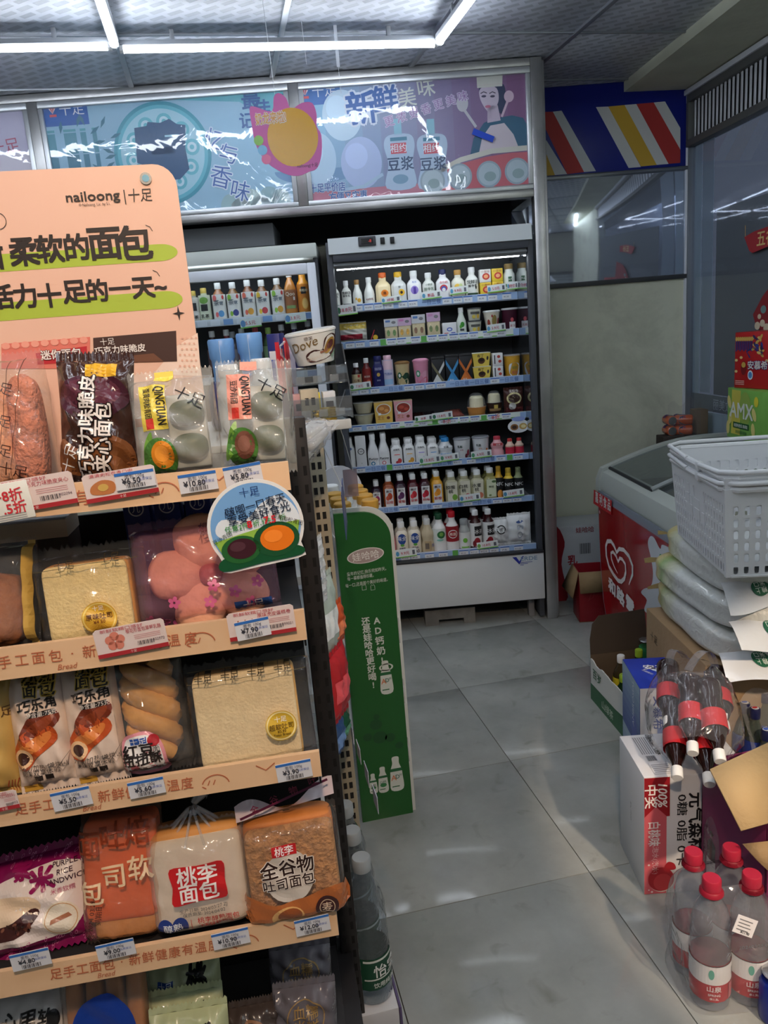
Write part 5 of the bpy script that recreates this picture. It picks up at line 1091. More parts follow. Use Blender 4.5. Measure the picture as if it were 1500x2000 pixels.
for u0, u1, v0, v1, c, tx, fill, nm, dyy in ((274, 438, 722, 916, (226, 206, 84), '蛋黄肉松青团', (222, 140, 40), 'yellow', .045), (432, 578, 704, 900, (226, 152, 134), '豆沙青团', (120, 76, 62), 'pink', .05)):
    t, w_, h_ = item('green_dumpling_pack', 'clear pack of green rice dumplings with a %s strip reading QINGTUAN' % nm, 'snack', u0, u1, v0, v1, 0, dyy, 12, -1 if nm == 'yellow' else 3)
    mp = bag('wrapper', t, w_, h_, .07, film((246, 248, 246), .26, 1.2, .12, (18, .6), (220, 220, 214)), u0, .005)
    bx('inner_tray', (-w_ * .36, w_ * .36, .0, .018, .018, h_ * .78), mat((196, 196, 190), .5), t, .004)
    for q, dz in enumerate((.30, .60)): sup(t, 'dumpling', w_ * .42, .032, h_ * .24, mat((62, 82, 48), .4), .8, (w_ * .14, -.004, h_ * dz))
    a = Art(); a.rect(-w_ * .36, h_ * .46, -w_ * .06, h_ * .86, c, 1, 6, 10); a.rect(-w_ * .18, h_ * .9, w_ * .04, h_ * .99, c, 1, 4, 2)
    a.text('QINGTUAN', -w_ * .13, h_ * .67, .0150, (40, 40, 40), 3, .02, -math.pi / 2, w=h_ * .34); a.text(tx, -w_ * .27, h_ * .70, .0100, (50, 46, 40), 3, .01, -math.pi / 2, w=h_ * (.27 if len(tx) > 5 else .20))
    a.rect(-w_ * .31, h_ * .47, -w_ * .22, h_ * .56, (206, 60, 50), 3, 2, 2); a.text('十足', w_ * .22, h_ * .72, .020, (30, 30, 34), 3, .0, -.5)
    a.ell(-w_ * .20, h_ * .22, w_ * .20, h_ * .17, (70, 120, 50), 3, 24); a.blob([(-w_ * .42, h_ * .12), (-w_ * .36, h_ * .36), (-w_ * .26, h_ * .44), (-w_ * .3, h_ * .2)], (110, 160, 60), 2); a.ell(-w_ * .17, h_ * .24, w_ * .13, h_ * .12, fill, 4, 22); a.ell(-w_ * .18, h_ * .25, w_ * .08, h_ * .07, tuple(min(255, k + 20) for k in fill), 5, 18)
    a.build('print', t, mp, .3)
# shelf 2
t, w_, h_ = item('brown_bread', 'brown bread loaf in a bag with a yellow crinkled edge', 'bread', -90, 85, 1052, 1290, 1, .05, 16, 3)
mp = bag('wrapper', t, w_, h_, .09, m_film2, 4, .003, pu=5, pv=6, jag=.002); sup(t, 'bread_loaf', w_ * .80, .065, h_ * .66, mat((150, 88, 44), .7, bump=(60, .5), var=(14, .3)), .5, (-w_ * .05, 0, h_ * .36), lump=.05)
Art().rect(w_ * .40, .005, w_ * .485, h_ * .97, (206, 168, 84), 1, 2, 14).build('print', t, mp)
t, w_, h_ = item('toast_slice', 'thick yellow toast slice with a gold round sticker', 'bread', 92, 306, 1062, 1250, 1, .045, 8, -1)
mp = bag('wrapper', t, w_ * 1.0, h_, .064, m_film, 6, .002, pu=9, pv=9, jag=.003)
m_crumb = mat((236, 212, 152), .85, bump=(220, .30), var=(60, .06)); m_crust = mat((186, 128, 62), .7, bump=(60, .3), var=(20, .2))
bd = sup(t, 'bread', w_ * .76, .036, h_ * .80, m_crumb, .16, (-w_ * .04, 0, h_ * .42), n=22); sup(bd, 'crust', w_ * .78, .030, h_ * .815, m_crust, .16, (.002, .004, 0), n=22)
mk = Art(); mk.text('十足', -w_ * .18, h_ * .84, .012, (60, 50, 30), 2); mk.text('十足', w_ * .22, h_ * .86, .012, (60, 50, 30), 2); mk.stroke([(-w_ * .46, h_ * .80), (0, h_ * .825), (w_ * .46, h_ * .83)], .0008, (90, 80, 50), 2); mk.build('print', t, mp)
sticker(t, mp, w_ * .06, h_ * .26, .024, (222, 176, 60), (240, 214, 120), (('十足', .62, .30, (250, 240, 220)), ('原味吐司', .14, .34, (90, 40, 20)), ('¥4.50', -.18, .26, (120, 60, 30))), lab='gold round price sticker')
t, w_, h_ = item('sakura_bread', 'pink five petal sakura bread in a pink flowered bag', 'bread', 282, 556, 1003, 1228, 1, .06, 14, -2)
mp = bag('wrapper', t, w_, h_, .095, film((250, 236, 242), .15, .9, .12, (16, .45), (206, 150, 176)), 8, .003, pu=6, pv=6, jag=.003)
m_pink = mat((234, 172, 138), .75, bump=(36, .5), var=(24, .10))
bunc = (w_ * .04, -.002, h_ * .44)
for k in range(5):
    an = R(90 + 72 * k + 12); sup(t, 'bread_petal', w_ * .42, .052, w_ * .36, m_pink, .75, (bunc[0] + w_ * .235 * math.cos(an), bunc[1], bunc[2] + w_ * .235 * math.sin(an)), (0, -an, 0), 16, .03, k)
sup(t, 'bean_centre', w_ * .16, .03, w_ * .15, mat((176, 80, 70), .5, bump=(60, .4)), .8, (bunc[0], -.022, bunc[2]), n=12)
a = Art()
for dx, dz in ((-.22, .24), (.06, .34), (.02, .2), (.2, .26), (.36, .32), (-.34, .06), (-.4, .1), (.3, .14), (-.24, .02)):
    for k in range(5): a.ell(dx * w_ + .0055 * math.cos(R(72 * k)), dz * h_ + .0055 * math.sin(R(72 * k)), .0042, .0034, (206, 96, 140), 2, 8, R(72 * k))
a.text('樱花', w_ * .1, h_ * .86, .018, (120, 70, 84), 2); a.rect(w_ * .18, h_ * .07, w_ * .44, h_ * .16, (40, 80, 150), 2, 6, 3); a.text('十足', w_ * .31, h_ * .115, .014, (230, 232, 236), 4)
a.build('print', t, mp)
# shelf 3
t, w_, h_ = item('yellow_bread', 'yellow bread pack cut by the picture edge beside a croissant pack', 'bread', -90, 44, 1300, 1560, 2, .05, 12, 2)
mp = bag('wrapper', t, w_, h_, .06, mat((206, 170, 96), .3, var=(8, .15), coat=.4), 11, .004)
a = Art(); a.text('十足', w_ * .36, h_ * .66, .016, (90, 60, 30), 2)
for k in range(4): a.stroke([(w_ * .36 + .004 * k, h_ * .03), (w_ * .34 + .004 * k, h_ * .08), (w_ * .37 + .004 * k, h_ * .13)], .001, (170, 60, 40), 2)
a.build('print', t, mp)
for q, (u0, u1, v0, v1, ry) in enumerate(((44, 156, 1290, 1542, -2), (152, 258, 1272, 1524, -3))):
    t, w_, h_ = item('croissant_pack', 'pale croissant pack leaning beside %s' % ('the yellow bread pack' if q == 0 else 'the red bean twist pack'), 'bread', u0, u1, v0, v1, 2, .045, 14, ry, group='croissant packs')
    mp = bag('wrapper', t, w_, h_, .055, mat((226, 206, 190), .28, bump=(24, .4), coat=.4), 12 + q, .004)
    a = Art()
    for k, tx in enumerate(('乐角', '面包')): a.text(tx, w_ * .12, h_ * (.91 - .105 * k), .0215, (34, 28, 26), 4, .03, -.06, halo=((222, 190, 90), .08))
    a.text('巧乐角', w_ * .06, h_ * .695, .0165, (30, 26, 24), 4, .03, .05); a.rect(-w_ * .1, h_ * .60, w_ * .34, h_ * .64, (30, 26, 24), 3, 4, 1); a.text('净含量:75克', w_ * .12, h_ * .62, .0075, (236, 230, 224), 5)
    for dx, dz, s_ in ((.02, .52, 1.0), (-.12, .38, 1.2)):
        a.blob([(dx * w_ - .028 * s_, dz * h_ - .014 * s_), (dx * w_ - .008 * s_, dz * h_ + .018 * s_), (dx * w_ + .024 * s_, dz * h_ + .022 * s_), (dx * w_ + .030 * s_, dz * h_ + .004 * s_), (dx * w_ + .004 * s_, dz * h_ - .014 * s_), (dx * w_ - .010 * s_, dz * h_ - .028 * s_)], (196, 84, 34) if dz < .5 else (120, 50, 28), 2)
        a.blob([(dx * w_ - .016 * s_, dz * h_), (dx * w_ + .02 * s_, dz * h_ + .016 * s_), (dx * w_ + .022 * s_, dz * h_ + .006 * s_), (dx * w_, dz * h_ - .008 * s_)], (226, 134, 66) if dz < .5 else (150, 70, 40), 3)
    a.ell(-w_ * .30, h_ * .30, .014, .014, (236, 196, 150), 4, 18); a.ell(-w_ * .30, h_ * .30, .009, .009, (60, 30, 22), 5, 16)
    a.text('冷藏/加热/袋烘包', 0, h_ * .215, .0085, (70, 60, 56), 3); a.text('美味双享体验', -w_ * .06, h_ * .175, .0085, (70, 60, 56), 3)
    for k in (-.10, .08): a.rect(k * w_ - .006, h_ * .11, k * w_ + .006, h_ * .15, (40, 34, 32), 3)
    a.poly([(w_ * .28, h_ * .20), (w_ * .46, h_ * .29), (w_ * .40, h_ * .20), (w_ * .32, h_ * .16)], (226, 206, 190), 3); a.stroke([(w_ * .28, h_ * .20), (w_ * .46, h_ * .29), (w_ * .42, h_ * .19)], .0008, (60, 50, 46), 4); a.rect(-w_ * .44, h_ * .02, -w_ * .12, h_ * .07, (196, 150, 60), 2, 4, 2)
    a.build('print', t, mp, .3)
t, w_, h_ = item('bean_twist', 'braided red bean twist bread in a clear bag with a white die cut label', 'bread', 246, 388, 1262, 1508, 2, .05, 14, -3)
mp = bag('wrapper', t, w_, h_, .08, m_film2, 17, .003, pu=5, pv=7)
m_tw = mat((214, 158, 84), .55, bump=(40, .3), var=(22, .25))
for k in range(3):
    P_ = []
    for i in range(22):
        f_ = i / 21; P_.append((w_ * .24 * math.sin(f_ * 9 + k * 2.1), .014 * math.cos(f_ * 9 + k * 2.1), h_ * (.14 + .78 * f_)))
    MB().tube(P_, [.006 + .013 * math.sin(math.pi * min(1, max(0, (i + 1) / 23))) ** .5 for i in range(22)], 10).build('dough_strand', m_tw, t, 60)
a = Art(); a.blob([(-w_ * .40, h_ * .03), (w_ * .10, h_ * .02), (w_ * .16, h_ * .14), (w_ * .12, h_ * .30), (-w_ * .06, h_ * .385), (-w_ * .36, h_ * .36), (-w_ * .42, h_ * .2)], (226, 150, 160), 2); a.blob([(-w_ * .37, h_ * .05), (w_ * .07, h_ * .04), (w_ * .12, h_ * .15), (w_ * .08, h_ * .29), (-w_ * .08, h_ * .36), (-w_ * .33, h_ * .34), (-w_ * .39, h_ * .2)], (236, 234, 232), 3)
a.rect(-w_ * .28, h_ * .295, -w_ * .06, h_ * .345, (50, 90, 170), 4, 2, 1); a.text('十足', -w_ * .17, h_ * .32, .011, (236, 236, 240), 6); a.ell(w_ * .03, h_ * .31, .009, .009, (170, 30, 40), 4, 14)
a.text('红豆', -w_ * .19, h_ * .245, .020, (36, 28, 28), 5, .03, w=.046); a.text('扭扭酥', -w_ * .16, h_ * .175, .018, (36, 28, 28), 5, .03); a.text('面\n包', w_ * .055, h_ * .215, .010, (60, 50, 50), 5); a.ell(-w_ * .28, h_ * .11, .006, .006, (226, 130, 140), 5, 12); a.text('净含量:125克', -w_ * .12, h_ * .085, .0075, (90, 80, 80), 5)
a.build('print', t, mp, .35)
t, w_, h_ = item('soft_toast', 'square pale soft toast with a yellow round wreath sticker', 'bread', 388, 628, 1282, 1500, 2, .035, 9, -1)
mp = bag('wrapper', t, w_, h_, .064, m_film, 21, .002, pu=10, pv=10, jag=.003)
bd = sup(t, 'bread', w_ * .80, .038, h_ * .88, mat((232, 210, 166), .85, bump=(220, .25), var=(60, .05)), .13, (-w_ * .04, 0, h_ * .455), n=24); sup(bd, 'crust', w_ * .815, .030, h_ * .895, mat((206, 162, 96), .7, var=(20, .15)), .13, (.0015, .004, 0), n=24)
mk = Art()
for k in range(4): mk.text('十足', w_ * (-.34 + .21 * k), h_ * (.895), .0125, (60, 50, 30), 2)
for zz in (.86, .935): mk.stroke([(-w_ * .47, h_ * zz), (0, h_ * zz), (w_ * .47, h_ * zz)], .0007, (90, 80, 50), 2)
mk.build('print', t, mp)
sticker(t, mp, w_ * .22, h_ * .37, .0235, (214, 176, 56), (244, 226, 160), (('十足', .45, .36, (250, 244, 226)), ('超软吐司', -.02, .36, (110, 80, 20)), ('¥3.90', -.32, .22, (110, 80, 20)), ('Toast Bread', -.55, .2, (110, 80, 20))), lab='yellow round wreath sticker')
# shelf 4
t, w_, h_ = item('purple_rice_sandwich', 'magenta pack reading PURPLE RICE SANDWICH with pictured filled bread', 'bread', -70, 192, 1655, 1850, 3, .05, 26, -6)
mp = bag('wrapper', t, w_, h_, .07, mat((132, 22, 84), .22, bump=(22, .4), coat=.5), 31, .004)
a = Art(); a.blob([(-w_ * .48, h_ * .22), (w_ * .2, h_ * .14), (w_ * .46, h_ * .3), (w_ * .47, h_ * .78), (w_ * .05, h_ * .8), (-w_ * .48, h_ * .58)], (236, 224, 218), 1)
a.blob([(-w_ * .48, h_ * .34), (-w_ * .1, h_ * .34), (w_ * .16, h_ * .44), (w_ * .1, h_ * .58), (-w_ * .2, h_ * .62), (-w_ * .48, h_ * .54)], (238, 212, 180), 2); a.blob([(-w_ * .48, h_ * .28), (-w_ * .06, h_ * .22), (w_ * .14, h_ * .38), (w_ * .1, h_ * .46), (-w_ * .1, h_ * .36), (-w_ * .48, h_ * .36)], (70, 36, 34), 3)
rn = random.Random(4)
for k in range(40): a.ell(rn.uniform(-.46, .08) * w_, rn.uniform(.27, .36) * h_, .004, .0022, rn.choice(((110, 60, 50), (50, 24, 26), (140, 90, 70))), 4, 8, rn.uniform(0, 3))
a.text('米', w_ * .20, h_ * .70, .034, (150, 24, 90), 4, .05); a.text('紫', w_ * .06, h_ * .82, .026, (150, 24, 90), 4, .05)
for k, tx in enumerate(('PURPLE', 'RICE', 'SANDWICH')): a.text(tx, w_ * .37, h_ * (.80 - .075 * k), .010, (60, 24, 44), 4, .01)
a.text('米香软糯', w_ * .34, h_ * .56, .008, (190, 90, 120), 4); a.ell(w_ * .30, h_ * .30, .026, .026, (236, 226, 206), 4, 24); a.ell(w_ * .30, h_ * .30, .0235, .0235, (206, 160, 110), 5, 30, inner=.95); a.poly([(w_ * .22, h_ * .27), (w_ * .38, h_ * .30), (w_ * .36, h_ * .34), (w_ * .23, h_ * .31)], (170, 110, 80), 6)
for k in range(60):
    x, z = rn.uniform(-.48, .48) * w_, rn.choice((rn.uniform(.02, .14), rn.uniform(.86, .98))) * h_; a.ell(x, z, .0042, .0018, (206, 110, 160), 2, 10, rn.uniform(.6, 1.4), inner=.7)
a.blob([(-w_ * .30, h_ * .60), (-w_ * .24, h_ * .66), (-w_ * .2, h_ * .60), (-w_ * .26, h_ * .58)], (130, 170, 60), 4); a.build('print', t, mp, .25)
t, w_, h_ = item('orange_bread_bag', 'orange bread bag with outlined vertical characters', 'bread', 172, 330, 1566, 1838, 3, .05, 15, 3)
mp = bag('wrapper', t, w_, h_, .085, film((250, 236, 222), .10, 1.1, .14, (20, .5), (236, 210, 190)), 33, .003, pu=9, pv=9)
sup(t, 'bread_loaf', w_ * .9, .06, h_ * .74, mat((222, 104, 52), .6, bump=(30, .3), var=(10, .12)), .2, (0, .002, h_ * .55), n=20); sup(t, 'bread_crust', w_ * .8, .05, h_ * .2, mat((206, 150, 90), .7, bump=(40, .3)), .4, (.004, .002, h_ * .14), n=14)
a = Art()
for k, (tx, dx, dz) in enumerate((('焙', .24, .84), ('吐', -.06, .83), ('面', -.36, .78), ('软', .26, .58), ('司', -.06, .54), ('包', -.34, .44))): a.text(tx, dx * w_, dz * h_, .036, (150, 60, 26) if dz > .7 else (240, 210, 170), 3, .015, .06)
a.text('2024 03 28\n到期日', -w_ * .3, h_ * .28, .009, (60, 40, 30), 3, rot=1.45)
a.build('print', t, mp)
t, w_, h_ = item('white_loaf', 'sliced white loaf in a twisted clear bag with a red square label', 'bread', 312, 508, 1600, 1822, 3, .05, 11, -1)
mp = bag('wrapper', t, w_, h_, .092, film((252, 250, 248), .22, 1.1, .14, (18, .5), (238, 232, 224)), 35, .002, pu=9, pv=9)
sup(t, 'bread_loaf', w_ * .90, .066, h_ * .88, mat((232, 218, 196), .7, bump=(40, .3), var=(10, .08)), .22, (0, .003, h_ * .48), n=22); sup(t, 'top_crust', w_ * .91, .060, h_ * .30, mat((214, 150, 82), .6, var=(14, .15)), .4, (0, .006, h_ * .83), n=18)
mb = MB()
for k in range(14):
    an = R(360 / 14 * k); mb.tube([(.008 * math.cos(an), .008 * math.sin(an), h_ + .02), (.03 * math.cos(an), .02 * math.sin(an), h_ + .002), (w_ * .42 * math.cos(an), .032 * math.sin(an), h_ - .03)], .0022, 5)
mb.build('twisted_neck', film((250, 250, 250), .25, 1.2, .1), t, kind='stuff'); MB().tube([(0, 0, h_ + .012), (.004, -.002, h_ + .03), (.022, -.004, h_ + .05), (.030, -.004, h_ + .046)], [.008, .006, .013, .016], 8).build('bag_tail', film((250, 250, 250), .3, 1.2, .1), t)
a = Art(); rw = w_ * .25; a.blob([(-rw, h_ * .36), (0, h_ * .372), (rw, h_ * .36), (rw * 1.03, h_ * .53), (rw, h_ * .70), (0, h_ * .688), (-rw, h_ * .70), (-rw * .97, h_ * .53)], (200, 34, 38), 2)
a.text('桃李', 0, h_ * .61, .0285, (240, 234, 230), 4, .02); a.text('面包', 0, h_ * .455, .0285, (240, 234, 230), 4, .02)
for k in (-.36, -.22): a.ell(k * w_, h_ * .16, .0125, .0155, (40, 60, 130), 2, 18)
a.text('醇熟', -w_ * .29, h_ * .16, .0135, (232, 234, 240), 4, .01); a.text('桃李醇熟面包', w_ * .15, h_ * .185, .0098, (190, 40, 40), 4, .005); a.text('7天轻软短保', w_ * .13, h_ * .125, .0085, (190, 40, 40), 4, .005); a.rect(-w_ * .115, h_ * .10, -w_ * .11, h_ * .21, (190, 40, 40), 3)
a.text('生产日期: 2024/03/27 ZJ\n保质期至: 2024/04/02', w_ * .02, h_ * .275, .0065, (90, 90, 90), 3); a.text('净含量: 400克', 0, h_ * .05, .007, (120, 140, 60), 3)
a.build('print', t, mp, .3)
t, w_, h_ = item('wholegrain_loaf', 'brown wholegrain loaf in a printed bag with a folded white top', 'bread', 490, 682, 1575, 1790, 3, .03, 11, -1)
mp = bag('wrapper', t, w_, h_, .092, film((250, 246, 240), .04, 1.0, .12, (18, .5)), 37, .002, pu=9, pv=9)
sup(t, 'bread_loaf', w_ * .90, .066, h_ * .88, mat((186, 136, 88), .85, bump=(120, .8), var=(60, .25)), .2, (0, .003, h_ * .47), n=22); sup(t, 'top_crust', w_ * .91, .060, h_ * .28, mat((196, 118, 54), .6, var=(14, .2)), .4, (0, .006, h_ * .82), n=18)
a = Art(); a.ell(-w_ * .04, h_ * .50, w_ * .24, h_ * .23, (206, 196, 184), 1, 26)
a.rect(-w_ * .18, h_ * .69, w_ * .06, h_ * .78, (190, 34, 38), 3, 4, 2); a.text('桃李', -w_ * .06, h_ * .735, .0135, (240, 234, 230), 5, .01)
a.text('全谷物', -w_ * .05, h_ * .59, .0255, (44, 22, 16), 4, .02, .04, halo=((232, 224, 214), .06)); a.text('吐司面包', -w_ * .05, h_ * .455, .0185, (44, 22, 16), 4, .015, .04, halo=((232, 224, 214), .06))
a.blob([(-w_ * .48, h_ * .03), (w_ * .46, h_ * .03), (w_ * .46, h_ * .34), (w_ * .1, h_ * .30), (-w_ * .2, h_ * .27), (-w_ * .48, h_ * .36)], (176, 100, 50), 2); a.ell(-w_ * .10, h_ * .14, w_ * .16, h_ * .10, (226, 176, 110), 3, 20); a.ell(-w_ * .08, h_ * .15, w_ * .12, h_ * .075, (150, 80, 40), 4, 20)
a.ell(w_ * .29, h_ * .17, .0185, .0185, (60, 30, 30), 5, 24); a.ell(w_ * .29, h_ * .17, .0125, .0125, (196, 170, 140), 6, 24, inner=.9); a.text('麦', w_ * .29, h_ * .17, .016, (220, 196, 170), 7); a.rect(w_ * .0, h_ * .01, w_ * .46, h_ * .05, (60, 24, 26), 4, 6, 1); a.text('400克', w_ * .34, h_ * .03, .006, (220, 200, 180), 6)
a.build('print', t, mp, .3)
def top(u, v): return (w_ * (u - .5), -.01 + .012 * math.sin(u * 9) * v, h_ * .97 + .006 + .028 * v * (.6 + .4 * math.sin(u * 7 + 1)) + .02 * (u - .4))
tf = MB().grid(top, 24, 4).build('folded_top', film((240, 226, 230), .75, 1.0, .15, None, (236, 220, 226)), t)
a = Art()
for k, tx in enumerate('全谷物吐'): a.text(tx, w_ * (-.3 + .2 * k), h_ * .97 + .02 + .01 * k, .013, (120, 30, 60), 2, .01, .2)
a.stroke([(w_ * (-.45 + .09 * k), h_ * .97 + .008 + .004 * k) for k in range(11)], .004, (84, 16, 50), 2); a.build('print', tf, lambda x, y, d: (x, -.023 - d, y))
# bottom shelf
t, w_, h_ = item('milk_bread_bag', 'white soft bread bag lettered 心里软 at the bottom of the end cap', 'bread', -60, 118, 1925, 2100, 4, .04, 22, 3)
mp = bag('wrapper', t, w_, h_, .07, mat((214, 210, 206), .3, bump=(22, .4), coat=.3), 41, .004); a = Art(); a.text('心里软', .012, h_ * .80, .026, (30, 28, 28), 3, .03); a.text('一杯奶', .004, h_ * .66, .014, (60, 56, 56), 3, .01)
a.ell(w_ * .36, h_ * .78, .010, .015, (30, 28, 30), 3, 16); a.ell(w_ * .22, h_ * .64, .008, .008, (216, 170, 90), 3, 14); a.rect(w_ * .1, h_ * .3, w_ * .44, h_ * .55, (120, 170, 200), 2, 4, 4); a.build('print', t, mp, .3)
bx('tray_card', (-.10, .03, 0, .002, 0, .03), mat((200, 196, 190), .5), None, 0, loc=EC.w(EC.hit(70, 1905, .1)[0], .12, ESH[3][1] - .045), rot=(0, 0, EC.rz), label='small printed card hung under the wood price rail', cat='card')
t, w_, h_ = item('milk_stick_bread', 'clear pack of brown bread sticks with a big blue oval', 'bread', 132, 302, 1850, 2090, 4, .06, 14, 1)
mp = bag('wrapper', t, w_, h_, .08, m_film2, 43, .003, pu=9, pv=9)
for k in range(4): sup(t, 'bread_stick', w_ * .21, .05, h_ * .92, mat((186, 122, 70), .7, bump=(40, .3), var=(18, .12)), .5, (w_ * (-.345 + .23 * k), .004, h_ * .49), n=12)
a = Art(); a.ell(0, h_ * .50, w_ * .37, h_ * .28, (24, 62, 160), 2, 32); a.text('奶棒面包', 0, h_ * .46, .029, (236, 238, 242), 4, .02, w=w_ * .68); a.rect(-w_ * .24, h_ * .88, w_ * .04, h_ * .95, (190, 60, 50), 3, 3, 1); a.text('桃李', -w_ * .1, h_ * .915, .013, (240, 230, 226), 5); a.build('print', t, mp, .3)
for q, (u0, u1, v0, dy_) in enumerate(((305, 455, 1868, .15), (300, 450, 1925, .09), (296, 450, 1958, .03))):
    t, w_, h_ = item('peach_pastry_bag', 'pale green pillow bag reading 桃, %s of three standing in line' % ('rearmost', 'middle one', 'foremost')[q], 'bread', u0, u1, v0, 2110 - 10 * q, 4, dy_, 12, 2)
    mp = bag('wrapper', t, w_, h_, .06, mat((190, 200, 158), .3, bump=(22, .4), coat=.4), 45 + q, .004, pv=2.4)
    a = Art(); a.text('桃', w_ * .20, h_ * .72 if q else h_ * .80, .032, (20, 22, 22), 3, .05); a.rect(-w_ * .3, h_ * .72, -w_ * .1, h_ * .80, (40, 80, 150), 2, 3, 2); a.text('十足', -w_ * .2, h_ * .76, .011, (230, 232, 236), 4); a.build('print', t, mp, .3)
t, w_, h_ = item('dark_pastry_bag', 'dark translucent pastry bag beside the pale green bags', 'bread', 450, 560, 1948, 2090, 4, .06, 14)
mp = bag('wrapper', t, w_, h_, .06, mat((70, 60, 56), .3, bump=(22, .4), coat=.4), 51, .004); Art().ell(0, h_ * .6, w_ * .25, h_ * .2, (150, 110, 80), 2, 20, inner=.8).build('print', t, mp)
for q, (u0, u1, v0, dy_) in enumerate(((548, 668, 1838, .16), (545, 668, 1912, .06))):
    t, w_, h_ = item('rice_cake_bag', 'grey frosted bag of blood glutinous rice cakes %s' % ('standing behind its match' if q == 0 else 'standing in front of its match'), 'bread', u0, u1, v0, 2100, 4, dy_, 12, 3)
    mp = bag('wrapper', t, w_, h_, .06, film((180, 178, 186), .45, 1.0, .2, (22, .5), (140, 136, 146)), 53 + q, .004)
    sup(t, 'rice_cake', w_ * .8, .045, h_ * .7, mat((120, 96, 84), .7, var=(30, .3)), .5, (0, .004, h_ * .45), n=14)
    a = Art(); a.ell(0, h_ * .62, w_ * .3, h_ * .22, (150, 120, 70), 2, 28, inner=.94); a.text('血糯\n米糕', 0, h_ * .62, .020, (156, 124, 70), 3, .01); a.build('print', t, mp, .3)
# ------------------------------------------------------------------ tags and cards on the rails
def tag_card(u0, u1, v0, v1, label, kind, price='', dy=-.008, ry=0, name='price_tag'):
    x, z = EC.hit((u0 + u1) / 2, (v0 + v1) / 2, dy); k = EC.scale(u0, v0, dy); w_, h_ = (u1 - u0) / k, (v1 - v0) / k * .92
    t = thing(name, label, 'price tag', EC.w(x, dy, z), (0, R(ry), EC.rz), 'tags on the bread rails')
    a = Art()
    if kind == 'tag':
        bx('paper', (-w_ / 2, w_ / 2, -.0006, .0006, -h_ / 2, h_ / 2), mat((214, 216, 222), .4), t, 0)
        a.rect(-w_ / 2, h_ / 2 - .004, w_ / 2, h_ / 2, (50, 110, 190), 1); a.text('面包 ' + '100g', 0, h_ * .22, .0055, (80, 80, 100), 2); a.text('¥' + price, -w_ * .1, -h_ * .02, .0095, (50, 50, 60), 2, .02)
        barcode(a, -w_ * .25, -h_ * .42, w_ * .25, -h_ * .20); a.text('品质保证', w_ * .26, h_ * .0, .004, (90, 110, 180), 2)
    else:
        pts = [(-w_ / 2, -h_ / 2), (w_ / 2, -h_ / 2), (w_ / 2, h_ * .42), (w_ / 2 - .004, h_ / 2), (-w_ / 2 + .004, h_ / 2), (-w_ / 2, h_ * .42)]
        MB().prism(pts, -.0006, .0006).build('paper', mat((222, 206, 202), .4), t)
        a.rect(-w_ / 2, -h_ / 2, w_ / 2, -h_ / 2 + .006, (170, 44, 50), 1); a.text('十足', 0, -h_ / 2 + .003, .004, (240, 220, 216), 2)
        if kind == 'flower':
            for q in range(5): a.ell(-w_ * .22 + .0075 * math.cos(R(72 * q + 90)), h_ * .02 + .0075 * math.sin(R(72 * q + 90)), .0065, .0065, (214, 130, 110), 1, 12)
        elif kind == 'bun': a.blob([(-w_ * .40, -h_ * .22), (-w_ * .12, -h_ * .26), (-w_ * .08, h_ * .1), (-w_ * .24, h_ * .24), (-w_ * .40, h_ * .06)], (190, 120, 70), 1); a.ell(-w_ * .24, -h_ * .02, .007, .005, (206, 170, 90), 2, 12)
        elif kind == 'slices':
            for q in range(3): a.poly([(-w_ * .4 + .010 * q, h_ * .02), (-w_ * .3 + .010 * q, h_ * .04), (-w_ * .34 + .010 * q, h_ * .22)], (150, 84, 44), 1)
        a.text({'flower': '樱花形面包草莓乳酪', 'bun': '满满肉松', 'slices': '原味虎皮蛋糕卷', 'plain': '巧克力味脆皮夹心'}[kind], w_ * .2, h_ * .28, .0062, (180, 60, 70), 2, 0, w=w_ * .5)
        a.text('满满肉松在香口中' if kind == 'bun' else '新鲜软糯口感好', -w_ * .1, h_ * .42, .0050, (190, 70, 80), 2, 0, w=w_ * .6); barcode(a, w_ * .08, -h_ * .26, w_ * .32, -h_ * .12); a.text(price, w_ * .38, -h_ * .16, .005, (100, 70, 80), 2)
        for q in range(3): a.rect(w_ * .05, h_ * (.08 - .06 * q), w_ * .42, h_ * (.10 - .06 * q), (206, 150, 150), 1)
    a.build('print', t, lambda x, y, d: (x, -.0007 - d, y))
    return t
tag_card(-20, 146, 928, 1000, 'pink bread card at the left end of the top rail', 'plain', '402094', ry=-4)
tag_card(165, 306, 914, 976, 'bread card with a bun picture on the top rail', 'bun', '402211', ry=-4)
tag_card(226, 302, 918, 955, 'small white price tag stuck over the bun picture card', 'tag', '6.50', -.012, -3)
tag_card(350, 424, 921, 962, 'white price tag under the yellow QINGTUAN pack', 'tag', '10.80', ry=-3); tag_card(438, 512, 905, 950, 'white price tag under the pink QINGTUAN pack', 'tag', '5.80', ry=-5)
tag_card(190, 322, 1216, 1278, 'bread card with a pink flower bun on the second rail', 'flower', '402972', ry=-4)
tag_card(448, 574, 1186, 1246, 'bread card with cake slices on the second rail', 'slices', '399021', ry=-2); tag_card(462, 526, 1208, 1248, 'small white price tag stuck over the cake slice card', 'tag', '7.90', -.012, -5)
tag_card(-20, 32, 1545, 1585, 'pink bread card at the left end of the third rail', 'plain', '402', ry=-4)
tag_card(106, 174, 1540, 1580, 'white price tag under the croissant packs', 'tag', '5.50', ry=-4); tag_card(255, 318, 1521, 1556, 'white price tag under the red bean twist', 'tag', '5.60', ry=-3); tag_card(543, 606, 1486, 1524, 'white price tag under the soft toast', 'tag', '3.90', ry=-3)
